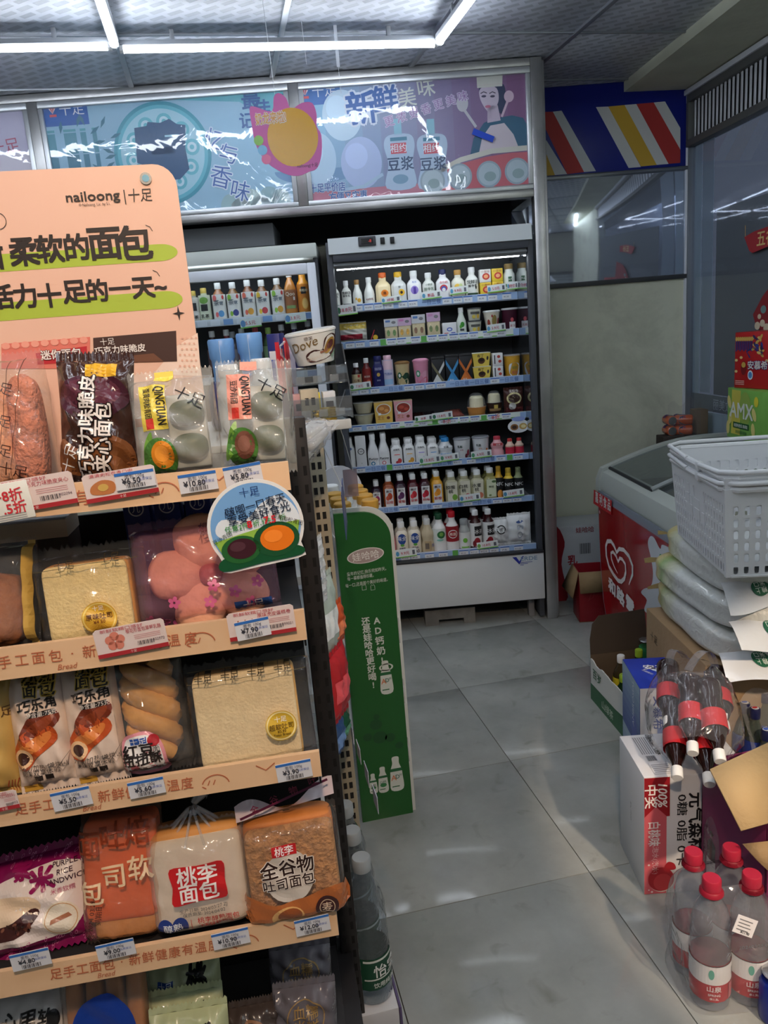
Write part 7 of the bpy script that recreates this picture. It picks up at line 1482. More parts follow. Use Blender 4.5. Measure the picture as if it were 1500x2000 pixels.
rd = thing('red_gift_box', 'red box reading 安慕希 with gold and blue dragon scrolls on the green box', 'box', FZ.w(x + .0, .585, zf + Hx + .001), (0, 0, FZ.rz + R(16)))
x2, zt2 = on_fz(1432, 650, .56); Hr = zt2 - zf - Hx
bx('carton', (0, .20, -.02, .11, 0, Hr), mat((186, 34, 36), .4), rd, .002)
a = Art(); a.text('安慕希', .135, Hr * .42, .034, (226, 214, 206), 5, .02, halo=((40, 50, 120), .07))
rn = random.Random(3)
for k in range(9): a.rect(.006 + .011 * k, Hr * .66 + .006 * (k % 2), .014 + .011 * k, Hr * .86, (44, 50, 110), 2); a.ell(.010 + .011 * k, Hr * .88, .006, .010, (214, 176, 90), 3, 10)
for k in range(22): a.ell(.10 + rn.uniform(0, .06), Hr * rn.uniform(.58, .92), .012, .006, rn.choice(((214, 176, 90), (50, 56, 130), (222, 190, 110), (60, 40, 90))), 3 + k % 3, 10, rn.uniform(0, 3))
a.stroke([(.09, Hr * .55), (.07, Hr * .66), (.11, Hr * .72), (.16, Hr * .6)], .008, (40, 46, 110), 3); a.ell(.055, Hr * .36, .016, .030, (120, 24, 30), 3, 16); a.ell(.055, Hr * .42, .012, .012, (206, 170, 80), 4, 16); a.ell(.095, Hr * .24, .015, .020, (226, 228, 232), 3, 18); a.ell(.095, Hr * .24, .011, .014, (80, 140, 200), 4, 16)
for q in range(3): a.rect(.008, Hr * (.06 + .03 * q), .06, Hr * (.075 + .03 * q), (222, 160, 150), 2)
for dx, dz in ((.012, .5), (.012, .3), (.185, .5), (.04, .55)): a.ell(dx, Hr * dz, .009, .006, (232, 200, 130), 4, 10)
a.build('print', rd, lambda x, y, d: (x, -.0206 - d, y))
a = Art(); a.text('伊利', .05, Hr * .88, .026, (232, 226, 226), 3, .01); a.ell(.05, Hr * .88, .04, .02, (232, 226, 226), 2, 20, inner=.9); a.ell(.06, Hr * .52, .045, .035, (50, 56, 130), 2, 16); a.ell(.07, Hr * .5, .03, .02, (222, 190, 110), 3, 12)
for q in range(5): a.stroke([(.012 + .018 * q, Hr * .04), (.02 + .018 * q, Hr * .18), (.012 + .02 * q, Hr * .34)], .009, (206, 130, 60), 3)
a.build('side_print', rd, lambda x, y, d: (.2006 + d, -.02 + x, y))
# shrink wrapped cans and a brown paper roll in the corner
C0 = FG.hit(1300, 855, .22)
cb = bx('carton', (-.02, .22, 0, .10, 0, .86), mat((60, 52, 46), .8), None, .003, loc=FG.w(C0[0], .20, 0), rot=(0, 0, FG.rz), label='tall plain carton in the corner behind the freezer under the cans', cat='carton')
zc0 = .8605
for r_ in range(2):
    for c_ in range(3):
        can = bottle('drink_can', 'orange drink can lying in the wrapped pack behind the freezer', 'can', FG.w(C0[0] + .03 + .052 * c_, .205, zc0 + .026 + .0525 * r_), FG.rz, .0255, .10, (206, 90, 40), shape='can', group='wrapped cans behind the freezer', text=[('芬达', .5, .3, (40, 50, 120))], n=14)
        can.rotation_euler = (R(-90), 0, FG.rz + (R(70) if c_ == 2 else 0)); 
        MB().lathe([(.021, -.0005), (.0215, .0), (.019, .001)], 14).build('can_end', mat((190, 192, 194), .25, .9), can, loc=(0, 0, -.0008))
ft = thing('wrapped_carton', 'brown paper wrapped carton beside the cans', 'box', FG.w(C0[0] + .19, .20, zc0), (0, 0, FG.rz)); bx('paper', (-.035, .024, 0, .09, 0, .125), mat((120, 104, 84), .7, bump=(30, .4)), ft, .004)
sh_ = thing('shrink_film', 'crumpled clear shrink film pulled over the orange cans', 'film', FG.w(C0[0], .19, zc0), (0, 0, FG.rz))
MB().grid(lambda u, v: (-.005 + .17 * u, -.012 - .006 * math.sin(9 * u) * math.sin(7 * v), .165 * v + (.018 * math.sin(12 * u) + .02 * u) * max(0, v - .75) * 4), 16, 14).build('film', film(haze=.12, bump=(30, .7), hazecol=(170, 160, 160)), sh_, 60)
# ================================================================== CARTONS BEHIND AND BESIDE THE FREEZER
b0 = on_z(1132, 1216, 0)
rbx = thing('red_carton', 'open red carton with folded out brown flaps beside the freezer', 'carton', b0, (0, 0, R(-14)))
m_card = mat((150, 124, 88), .8, bump=(60, .15)); m_cardin = mat((120, 96, 66), .85)
WB, DB, HB_ = .165, .15, .265
for d in ((0, WB, 0, .004, 0, HB_), (0, WB, DB - .004, DB, 0, HB_), (0, .004, 0, DB, 0, HB_), (WB - .004, WB, 0, DB, 0, HB_)): bx('carton_wall', d, mat((140, 20, 32), .4), rbx, .001)
bx('bottom', (0, WB, 0, DB, 0, .004), m_cardin, rbx, 0)
MB().add([(-.002, .0, HB_), (-.002, DB, HB_), (-.055, DB + .01, HB_ - .12), (-.035, -.012, HB_ - .13)], [(0, 1, 2, 3)]).build('flap', m_card, rbx); MB().add([(0, -.002, HB_), (WB, -.002, HB_), (WB, -.022, HB_ - .10), (0.003, -.022, HB_ - .105)], [(0, 1, 2, 3)]).build('flap', m_card, rbx)
for o in rbx.children:
    if o.name.startswith('flap'): s_ = o.modifiers.new('card', 'SOLIDIFY'); s_.thickness = .003
Art().stroke([(.05, .12), (.06, .15), (.075, .155), (.07, .13), (.05, .12), (.045, .11)], .0012, (190, 80, 84), 1).text('娃哈哈', .07, .06, .03, (150, 36, 46), 1).build('print', rbx, lambda x, y, d: (x, -.0008 - d, y))
b1 = FG.w(.235, .30, 0)
wbx = thing('white_carton', 'white and red drinks carton lettered 娃哈哈 in the corner by the post', 'carton', b1, (0, 0, FG.rz))
x0_, _ = FG.hit(1085, 1100, .25); b1 = FG.w(x0_, .24, 0); wbx.location = b1
zt1 = FG.hit(1090, 1030, .24)[1]
bx('box', (0, .30, 0, .22, 0, zt1), mat((206, 210, 214), .45), wbx, .002)
a = Art(); a.blob([(0, .02), (.06, .02), (.03, zt1 * .5), (.05, zt1 * .8), (0, zt1 - .01)], (150, 26, 40), 1); a.text('娃哈哈', .16, zt1 - .025, .03, (150, 40, 50), 2, .01); a.text('乳', .09, zt1 * .55, .05, (170, 40, 50), 2, .03); barcode(a, .13, zt1 * .62, .19, zt1 * .76); a.text('饮品', .10, zt1 * .32, .03, (60, 60, 66), 2)
a.build('print', wbx)
# long brown carton under the rice sacks
CF_ = on_z(1378, 1300, .52); CB_ = on_z(1262, 1187, .52)
ang = math.atan2(CB_.y - CF_.y, CB_.x - CF_.x)                 # direction of its left face
bc = thing('brown_carton', 'large plain brown carton carrying the rice sacks', 'carton', (CF_.x, CF_.y, 0), (0, 0, ang - math.pi / 2))
Lc = (CB_ - CF_).length; bx('box', (0, .46, 0, Lc, 0, .52), mat((150, 124, 92), .75, bump=(50, .12), var=(5, .06)), bc, .004)
a = Art(); a.text('十足', -Lc + .075, .44, .03, (50, 40, 30), 1, rot=0); a.text('上', -Lc + .09, .24, .04, (50, 40, 30), 1)
a.build('print', bc, lambda x, y, d: (-.0006 - d, -x, y))
a = Art(); a.rect(.11, .12, .30, .32, (96, 76, 52), 1); a.rect(.112, .122, .298, .318, (146, 120, 88), 2)
for k in range(7): a.ell(.19 + .014 * (k % 4), .285 - .014 * (k // 4), .004, .003, (50, 40, 30), 3, 8)
a.build('print', bc, lambda x, y, d: (x, -.0006 - d, y)); bx('tape', (.0, .46, -.0008, -.0002, .49, .505), mat((160, 134, 100), .3), bc, 0)
# rice sacks
BF = Frame(CF_.x, CF_.y, math.degrees(ang) - 90)
def rice_mat(band, tip):
    m, nt, b, L, N = node_mat('rice_sack_film')
    tc = N('ShaderNodeTexCoord'); sp = N('ShaderNodeSeparateXYZ'); L.new(tc.outputs['Object'], sp.inputs[0])
    n = N('ShaderNodeTexNoise'); n.inputs['Scale'].default_value = 9; n.inputs['Detail'].default_value = 3; L.new(tc.outputs['Object'], n.inputs['Vector'])
    ad = N('ShaderNodeMath'); ad.operation = 'MULTIPLY_ADD'; ad.inputs[1].default_value = .10; L.new(n.outputs['Fac'], ad.inputs[0]); L.new(sp.outputs['Y'], ad.inputs[2])
    mr = N('ShaderNodeMapRange'); mr.inputs[1].default_value = .05; mr.inputs[2].default_value = .33; L.new(ad.outputs[0], mr.inputs[0])
    r = N('ShaderNodeValToRGB'); cr = r.color_ramp; cr.elements[0].position = .15; cr.elements[0].color = (*lin((214, 216, 212)), 1); cr.elements[1].position = 1.0; cr.elements[1].color = (*lin(tip), 1)
    for p, c in ((.42, (206, 208, 178)), (.58, band), (.72, (214, 200, 140))): e = cr.elements.new(p); e.color = (*lin(c), 1)
    L.new(mr.outputs[0], r.inputs['Fac']); L.new(r.outputs['Color'], b.inputs['Base Color']); b.inputs['Roughness'].default_value = .3; b.inputs['Coat Weight'].default_value = .4
    bp = N('ShaderNodeBump'); bp.inputs['Strength'].default_value = .6; bp.inputs['Distance'].default_value = .012
    n2 = N('ShaderNodeTexNoise'); n2.inputs['Scale'].default_value = 22; n2.inputs['Detail'].default_value = 3; n2.inputs['Distortion'].default_value = 1; L.new(tc.outputs['Object'], n2.inputs['Vector']); L.new(n2.outputs['Fac'], bp.inputs['Height']); L.new(bp.outputs[0], b.inputs['Normal'])
    return m
m_rice = [rice_mat((176, 186, 130), (176, 150, 96)), rice_mat((150, 178, 112), (186, 158, 90)), rice_mat((204, 190, 120), (190, 150, 80))]
for k in range(3):
    zb_ = .5205 + .100 * k; L_, W_s = (.56, .57, .52)[k], (.34, .35, .33)[k]
    sk = thing('rice_sack', ('white vacuum rice sack lying directly on the brown carton', 'white vacuum rice sack in the middle of the pile of three', 'white vacuum rice sack on top of the pile under the baskets')[k], 'sack', BF.w((.19, .195, .20)[k], (.235, .225, .22)[k], zb_), (0, 0, BF.rz + R((0, 3, -2)[k])), 'rice sacks')
    EE = .62
    def rsk(x, y, W_s=W_s, L_=L_):                             # half height of the plump sack at (x, y)
        a_ = min(.999, abs(2 * x / W_s)); b_ = min(.999, abs(2 * y / L_)); return .0495 * (max(0, 1 - a_ ** 4.2) ** .42) * (max(0, 1 - b_ ** 7) ** .42) * (1 + .05 * math.sin(26 * y + 9 * x + k) * math.sin(17 * x + k))
    gx = lambda u: math.copysign(1 - (1 - abs(2 * u - 1)) ** 1.7, 2 * u - 1)
    sup(sk, 'sack', W_s, L_, .106, m_rice[k], .46, (0, 0, .0505), n=30, lump=.02, seed=k)
    def smp(x, y, d): return (x, y, .0505 + .053 * max(0, 1 - abs(2 * x / W_s) ** 4.76) ** .21 * max(0, 1 - abs(2 * y / L_) ** 4.76) ** .21 * 1.03 + .001 + d)
    smp.fine = .012
    # gathered paper end at the far side, wide folded flap at the near side
    mb = MB().grid(lambda u, v: ((2 * u - 1) * W_s / 2 * (1 - .1 * v), L_ / 2 - .004 + .05 * v, .05 + .012 * math.sin(9 * u + k) * v - .01 * v), 14, 4); mb.build('gathered_end', mat((150, 124, 70), .5, bump=(30, .5)), sk, 60)
    nf = MB().grid(lambda u, v: ((2 * u - 1) * W_s / 2 * (1 + .04 * v), -L_ / 2 + .012 - (.07 + .016 * math.sin(5 * u + k)) * v, .05 - .055 * v ** 1.6 + .010 * math.sin(8 * u + 2 * k) * v), 24, 8).build('end_flap', mat((214, 218, 222), .25, bump=(20, .3), coat=.4), sk, 60)
    a = Art(); a.ell(-.07, -.03, .024, .020, (30, 96, 70), 1, 24); a.text('粮上\n米口', -.07, -.03, .014, (214, 226, 220), 3, .01, math.pi)
    a.ell(.06, -.03, .028, .022, (226, 230, 232), 1, 24, inner=.7); a.ell(.06, -.03, .016, .012, (60, 56, 54), 1, 16)
    a.build('print', sk, lambda x, y, d, L_=L_, k=k: (x, -L_ / 2 + .012 + y * (1 + .2 * math.sin(5 * (x / .34 + .5) + k)), .05 - .055 * abs(y / .07) ** 1.6 + .010 * math.sin(8 * (x / .34 + .5) + 2 * k) * abs(y / .07) + .003 + d))
# ================================================================== SHOPPING BASKETS
m_bk = mat((214, 216, 218), .4)
def basket(name, label, loc, rz):
    t = thing(name, label, 'basket', loc, (0, 0, rz), 'nested shopping baskets')
    LB, WB_, HBk, tp = .48, .33, .235, .90                      # top length, width, height, taper
    def wall(p0, p1, q0, q1, ncol, band):
        """one perforated side between bottom corners p0,p1 and top corners q0,q1"""
        mb = MB(); P0, P1, Q0, Q1 = map(Vector, (p0, p1, q0, q1)); nrow = 6
        def pt(s, v): return (P0.lerp(P1, s)).lerp(Q0.lerp(Q1, s), v)
        zs = [.02 + .135 * r for r in range(nrow + 1)]
        for r in range(nrow):
            for c in range(ncol):
                s0, s1 = .03 + .94 * c / ncol, .03 + .94 * (c + 1) / ncol; v0, v1 = zs[r], zs[r + 1]
                if band and band[0] <= c < band[1] and band[2] <= r < band[3]: mb.add([pt(s0, v0), pt(s1, v0), pt(s1, v1), pt(s0, v1)], [(0, 1, 2, 3)]); continue
                o = [(0, 0), (.5, 0), (1, 0), (1, .5), (1, 1), (.5, 1), (0, 1), (0, .5)]; i_ = [(.30, .16), (.5, .10), (.70, .16), (.74, .5), (.70, .84), (.5, .90), (.30, .84), (.26, .5)]
                mb.add([pt(s0 + (s1 - s0) * x, v0 + (v1 - v0) * y) for x, y in o] + [pt(s0 + (s1 - s0) * x, v0 + (v1 - v0) * y) for x, y in i_], [(j, (j + 1) % 8, 8 + (j + 1) % 8, 8 + j) for j in range(8)])
        for s0, s1, v0, v1 in ((0, .03, 0, 1), (.97, 1, 0, 1), (.03, .97, 0, .02), (.03, .97, zs[-1], 1)): mb.add([pt(s0, v0), pt(s1, v0), pt(s1, v1), pt(s0, v1)], [(0, 1, 2, 3)])
        o = mb.build('perforated_wall', m_bk, t, 0); sd = o.modifiers.new('shell', 'SOLIDIFY'); sd.thickness = .0028; return o
    a_, b_ = WB_ / 2, LB / 2; B = [(-a_ * tp, -b_ * tp, 0), (a_ * tp, -b_ * tp, 0), (a_ * tp, b_ * tp, 0), (-a_ * tp, b_ * tp, 0)]; Tt = [(-a_, -b_, HBk), (a_, -b_, HBk), (a_, b_, HBk), (-a_, b_, HBk)]
    wall(B[0], B[1], Tt[0], Tt[1], 11, None); wall(B[1], B[2], Tt[1], Tt[2], 20, (5, 12, 2, 5)); wall(B[2], B[3], Tt[2], Tt[3], 11, None); wall(B[3], B[0], Tt[3], Tt[0], 20, (5, 13, 3, 6))
    bx('bottom', (-a_ * tp, a_ * tp, -b_ * tp, b_ * tp, 0, .004), m_bk, t, .001)
    rim = [(-a_, -b_ + .03, HBk), (-a_ + .03, -b_, HBk), (a_ - .03, -b_, HBk), (a_, -b_ + .03, HBk), (a_, b_ - .03, HBk), (a_ - .03, b_, HBk), (-a_ + .03, b_, HBk), (-a_, b_ - .03, HBk)]
    MB().tube([(x * 1.02, y * 1.02, z) for x, y, z in rim], .009, 8, True).build('rim', m_bk, t)
    for sgn in (-1, 1):
        hpth = [(sgn * (a_ + .008), sgn * .05, HBk + .004), (sgn * (a_ + .010), sgn * (b_ - .02), HBk + .014), (sgn * (a_ - .03), sgn * (b_ + .014), HBk + .016), (-sgn * (a_ - .03), sgn * (b_ + .014), HBk + .016), (-sgn * (a_ + .010), sgn * (b_ - .02), HBk + .014), (-sgn * (a_ + .008), sgn * .05, HBk + .004)]
        MB().tube(hpth, .0065, 8).build('handle', m_bk, t, 60)
        bx('hinge', (sgn * (a_ + .006) - .008, sgn * (a_ + .006) + .008, sgn * .05 - .012, sgn * .05 + .012, HBk - .012, HBk + .012), m_bk, t, .003)
    return t
nl = on_z(1430, 1135, .825); fl_ = on_z(1318, 1035, .825); ab = math.atan2(fl_.y - nl.y, fl_.x - nl.x) - math.pi / 2
ce = BF.w(.19, .245, .0); mid = (nl + fl_) / 2 + Vector((math.cos(ab), math.sin(ab), 0)) * .33 * .45
basket('shopping_basket', 'white perforated shopping basket standing on the rice sacks', (mid.x, mid.y, .822), ab)
basket('shopping_basket', 'white perforated shopping basket nested inside another, rim on top', (mid.x, mid.y, .850), ab)
# ================================================================== FLOOR STOCK ON THE RIGHT
# cut down drinks carton
g0 = on_z(1224, 1447, 0); g1 = on_z(1168, 1380, 0)
ag = math.atan2(g1.y - g0.y, g1.x - g0.x) - math.pi / 2
gc = thing('cut_carton', 'white and green drinks carton torn open with its brown back flap raised', 'carton', g0, (0, 0, ag)); Lg = .34; Wg = .24; Hg = .17
def torn(w0, w1, h, n, seed, amp): rn = random.Random(seed); return [(w0 + (w1 - w0) * i / n, h + rn.uniform(-amp, amp)) for i in range(n + 1)]
m_gc = mat((206, 210, 206), .5); m_gin = mat((92, 76, 58), .85)
MB().prism([(0, 0), (Lg, 0)] + torn(Lg, 0, Hg, 12, 2, .006), 0, .004, 'X').build('carton_side', m_gc, gc, 0)
MB().prism([(0, 0), (Wg, 0)] + torn(Wg, 0, Hg * .9, 10, 3, .008), 0, .004).build('carton_side', m_gc, gc, 0)
bx('carton_side', (Wg - .004, Wg, 0, Lg, 0, Hg), m_gin, gc, .001); bx('carton_side', (0, Wg, Lg - .004, Lg, 0, Hg + .02), m_gin, gc, .001); bx('bottom', (0, Wg, 0, Lg, 0, .004), m_gin, gc, 0)
MB().prism([(0.0, 0), (Wg, 0), (Wg, .155), (.05, .15), (.02, .12), (.004, .06)], -.004, 0).build('raised_flap', mat((70, 58, 46), .85), gc, 0, loc=(0, Lg, Hg + .02), rot=(R(-14), 0, 0))
a = Art(); a.poly([(-Lg, 0), (0, 0), (0, .085), (-.1, .075), (-Lg, .07)], (36, 96, 60), 1); a.text('百岁', -Lg * .80, .125, .04, (40, 90, 60), 3, .02); a.text('山绿茶', -Lg * .5, .035, .034, (190, 206, 190), 3, .01); a.build('print', gc, lambda x, y, d: (-.0006 - d, -x, y))
GCF = Frame(g0.x, g0.y, math.degrees(ag))
for k, (dx, dy, c, cc, h, nm) in enumerate(((.075, .22, (206, 186, 40), (226, 228, 228), .225, 'yellow drink with a white cap'), (.16, .25, (40, 110, 40), (150, 186, 50), .225, 'green drink with a lime cap'), (.045, .13, (40, 96, 40), (150, 186, 50), .19, 'low green drink with a lime cap'), (.10, .12, (50, 26, 60), (90, 44, 130), .20, 'dark drink with a purple cap'), (.165, .15, (60, 30, 70), (84, 40, 120), .20, 'plum drink with a purple cap'), (.205, .20, (40, 110, 40), (150, 186, 50), .215, 'olive drink with a lime cap'))):
    bottle('soft_drink', nm + ' in the torn green carton', 'bottle', GCF.w(dx, dy, .0045), 0, .031, h, tuple(v // 2 for v in c) if k != 0 else (60, 50, 30), cc, 'bottles in the torn carton', 'pet', (.25, .62), c)
cn = bottle('drink_can', 'green drink can in the torn green carton', 'can', GCF.w(.205, .285, .1), 0, .030, .165, (40, 120, 70), None, 'bottles in the torn carton', 'can'); cn.location.z = .0045 + .08
MB().lathe([(.026, 0), (.027, .002), (.024, .004)], 16).build('can_end', mat((190, 192, 194), .25, .9), cn, loc=(0, 0, .163))
bx('can_riser', (-.03, .03, -.03, .03, 0, .08), m_gin, cn, .001, loc=(0, 0, -.08))
# blue yogurt box on top of its twin
y0 = on_z(1250, 1345, .42); y1 = on_z(1216, 1287, .42); ay = math.atan2(y1.y - y0.y, y1.x - y0.x) - math.pi / 2; Ly = (y1 - y0).length
def yog_art(b, H):
    a = Art(); a.rect(0, 0, .11, H, (206, 210, 216), 1); a.text('安慕希', .055, H * .62, .034, (60, 80, 150), 3, .01, -math.pi / 2); a.rect(.088, H * .72, .104, H * .88, (190, 110, 60), 3); a.ell(.09, H * .2, .02, .05, (206, 130, 100), 2, 16); a.rect(.05, H * .05, .075, H * .38, (120, 140, 190), 2); a.text('希腊风味酸奶', .09, H * .5, .012, (60, 70, 110), 3, 0, -math.pi / 2); a.build('print', b, lambda x, y, d: (x, -.0006 - d, y))
    a = Art(); NB_ = 8
    for i in range(NB_): a.rect(-Ly, H * i / NB_, 0, H * (i + 1) / NB_, tuple(int(p + (q - p) * i / (NB_ - 1)) for p, q in zip((60, 84, 150), (150, 176, 196))), 1)
    a.text('AMBROSIAL', -Ly * .35, H * .6, .026, (206, 214, 222), 3, 0, math.pi / 2); a.ell(-Ly * .3, H * .2, .03, .05, (80, 96, 170), 2, 18); a.build('side_print', b, lambda x, y, d: (-.0006 - d, -x, y))
    a = Art(); a.text('安慕希', .098, Ly * .62, .033, (226, 228, 236), 2, .02, -.2); a.ell(.075, Ly * .62, .020, .008, (16, 22, 60), 1, 20, -.9); a.stroke([(.07, Ly * .58), (.095, Ly * .45), (.10, Ly * .28)], [.012, .012, .010], (170, 190, 220), 2); a.text('浓醇酸奶', .05, Ly * .5, .010, (200, 206, 226), 2, 0, -1.0); a.build('top_print', b, lambda x, y, d: (x, y, H + .0006 + d))
for k in range(2):
    yb = thing('yogurt_carton', ('blue and white 安慕希 yogurt box underneath its match', 'blue and white 安慕希 yogurt box stacked on its match')[k], 'box', (y0.x, y0.y, .2105 * k), (0, 0, ay), 'blue yogurt boxes'); bx('box', (0, .132, 0, Ly, 0, .2095), mat((32, 56, 168), .4), yb, .002); yog_art(yb, .2095)
# white and pink sparkling water carton
p0 = on_z(1258, 1747, 0); Hp = .3465; p1 = on_z(1209.6, 1437.6, Hp); ap = math.atan2(p1.y - p0.y, p1.x - p0.x) - math.pi / 2; Lp = math.hypot(p1.x - p0.x, p1.y - p0.y)
pk = thing('sparkling_water_carton', 'white carton with a pink peach stripe lettered 白桃味 standing on the floor', 'carton', p0, (0, 0, ap))
bx('box', (0, .27, 0, Lp, 0, Hp), mat((212, 214, 218), .4), pk, .002)
a = Art(); a.rect(.0005, .001, .058, Hp - .002, (206, 96, 106), 1); a.poly([(.001, Hp - .002), (.066, Hp - .002), (.066, Hp - .115), (.058, Hp - .115), (.03, Hp - .085), (.001, Hp - .115)], (150, 26, 36), 2)
a.text('100%', .047, Hp - .055, .030, (236, 232, 230), 4, .02, -math.pi / 2, shear=.2); a.text('中奖', .018, Hp - .055, .032, (236, 232, 230), 4, .02, -math.pi / 2); a.text('白桃味', .026, Hp - .165, .030, (236, 226, 226), 4, .02, -math.pi / 2, w=.07); a.text('气泡水(汽水)', .028, Hp - .235, .016, (236, 206, 208), 4, 0, -math.pi / 2)
a.ell(.044, .045, .034, .036, (170, 34, 44), 4, 28); a.ell(.046, .042, .034, .036, (232, 220, 206), 3, 28); a.ell(.048, .036, .024, .026, (196, 60, 66), 5, 24); a.blob([(.052, .078), (.062, .096), (.078, .09), (.082, .074), (.066, .072)], (160, 30, 40), 5)
for x, z, r_ in ((.012, .09, .003), (.022, .094, .0018), (.02, .008, .003), (.012, .014, .002)): a.ell(x, z, r_, r_, (236, 216, 214), 4, 10)
a.text('0糖 0脂 0卡', .098, Hp - .16, .026, (34, 34, 38), 3, .01, -math.pi / 2, w=.21); a.text('元气森林', .135, Hp - .14, .04, (24, 24, 28), 3, .03, -math.pi / 2)
a.build('print', pk, lambda x, y, d: (x, -.0006 - d, y))
a = Art(); a.text('白桃味苏打气泡水', .075, Lp * .72, .012, (40, 40, 44), 2, .02, -math.pi / 2)
for k in range(7): a.rect(.03 + .006 * k, Lp * .50, .033 + .006 * k, Lp * .92, (140, 140, 146), 1)
barcode(a, .035, Lp * .34, .06, Lp * .46); a.rect(.03, Lp * .05, .085, Lp * .30, (190, 192, 196), 1); a.rect(.032, Lp * .055, .083, Lp * .295, (222, 224, 228), 2)
for k in range(5): a.rect(.035, Lp * (.08 + .04 * k), .078, Lp * (.09 + .04 * k), (120, 120, 126), 3)
a.build('top_print', pk, lambda x, y, d: (x, y, Hp + .0006 + d))
Art().text('GENKI 气泡', -Lp * .5, Hp * .52, .010, (110, 110, 116), 2, 0, math.pi / 2).build('side_print', pk, lambda x, y, d: (-.0006 - d, -x, y))
# cola bottles in a thin carrier bag on the carton
COLA = (34, 16, 14)
def cola(tip, base, label):
    v = Vector(base) - Vector(tip); h = .232
    t = bottle('cola_bottle', label, 'bottle', tip, 0, .031, h, COLA, (222, 224, 224), 'cola bottles in the carrier bag', 'soda', (.42, .64), (190, 30, 38), text=[('可口可乐', .53, .08, (232, 226, 226))], rough=.12)
    d = (Vector(tip) - Vector(base)).normalized(); q = d.to_track_quat('Z', 'Y'); t.rotation_euler = q.to_euler(); t.location = Vector(tip) - d * h
    return t
for u, v, z, dv in ((1323, 1520, .385, (.40, .70, .34)), (1386, 1533, .385, (.36, .70, .34)), (1353, 1472, .445, (.42, .70, .40)), (1407, 1488, .445, (.34, .70, .40))):
    T_ = on_z(u, v, z); d = Vector(dv).normalized()
    cola(T_, T_ + d, 'cola bottle with a white cap in the %s of the carrier bag' % ({.385: 'lower row', .445: 'upper row'}[z]))
for u, v, z, dv in ((1312, 1432, .47, (.45, .75, .30)), (1425, 1440, .45, (.40, .75, .25))):
    T_ = on_z(u, v, z) + Vector((.03, .06, -.02)); cola(T_, T_ + Vector(dv).normalized(), 'cola bottle deep inside the carrier bag with its cap hidden')
m_cb = film((250, 251, 253), .055, 1.2, .14, (16, .8), (206, 210, 222))
cbg = thing('carrier_bag', 'thin translucent carrier bag with loop handles around the cola bottles', 'bag', (0, 0, 0))
def ring_pts(ctr, rx, ry, n=28, ph=0, wob=.0):
    return [(ctr[0] + rx * math.cos(2 * math.pi * i / n) * (1 + wob * math.sin(5 * i + ph)), ctr[1] + ry * math.sin(2 * math.pi * i / n) * (1 + wob * math.sin(4 * i + ph)), ctr[2]) for i in range(n)]
lay = []
ax = Vector((.40, .72, .38)).normalized(); sdv = Vector((.88, -.48, 0)).normalized(); upv = sdv.cross(ax).normalized()
if upv.z < 0: upv = -upv
A0 = on_z(1362, 1500, .415)
for k, (f_, rx, ry, lift) in enumerate(((.045, .085, .060, 0), (.075, .105, .080, 0), (.12, .115, .086, 0), (.17, .118, .088, .004), (.21, .110, .085, .010), (.235, .090, .075, .030), (.235, .070, .055, .062), (.22, .055, .040, .088))):
    c = A0 + ax * f_ + Vector((0, 0, lift)); R_ = []
    for i in range(28):
        t_ = 2 * math.pi * i / 28; w1 = 1 + .05 * math.sin(5 * t_ + k) + .03 * math.sin(9 * t_ + 2 * k)
        tilt_ = min(1, max(0, (lift - .01) / .06)); b2 = upv.lerp(Vector((-.48, -.88, 0)), tilt_)
        R_.append(tuple(c + sdv * rx * math.cos(t_) * w1 + b2 * ry * math.sin(t_) * w1))
    lay.append(R_)
mb = MB(); n = 28
mb.add([p for l in lay for p in l], [(j * n + i, j * n + (i + 1) % n, (j + 1) * n + (i + 1) % n, (j + 1) * n + i) for j in range(len(lay) - 1) for i in range(n)]); mb.build('bag_body', m_cb, cbg, 70)
tp = lay[-1]
for i0, lean in ((13, (-.04, -.03)), (1, (.03, .02))):
    a0, a1 = Vector(tp[i0 % n]), Vector(tp[(i0 + 7) % n]); top_ = (a0 + a1) / 2 + Vector((lean[0], lean[1], .085))
    def hp2(u, v, a0=a0, a1=a1, top_=top_):
        p = a0 * (1 - u) ** 2 + 2 * top_ * u * (1 - u) + a1 * u ** 2; return tuple(p + Vector((.0, -.018 * (v - .5) * 2, .010 * (v - .5))))
    MB().grid(hp2, 14, 3).build('handle', film((250, 251, 253), .22, 1.2, .14, (16, .8), (214, 218, 228)), cbg, 70)
c = on_z(1381, 1396, .49); bx('price_sticker', (-.022, .022, -.0006, .0006, -.016, .016), mat((222, 222, 226), .4), cbg, 0, loc=(c.x, c.y - .05, c.z + .02), rot=(R(-40), R(28), R(-10)))
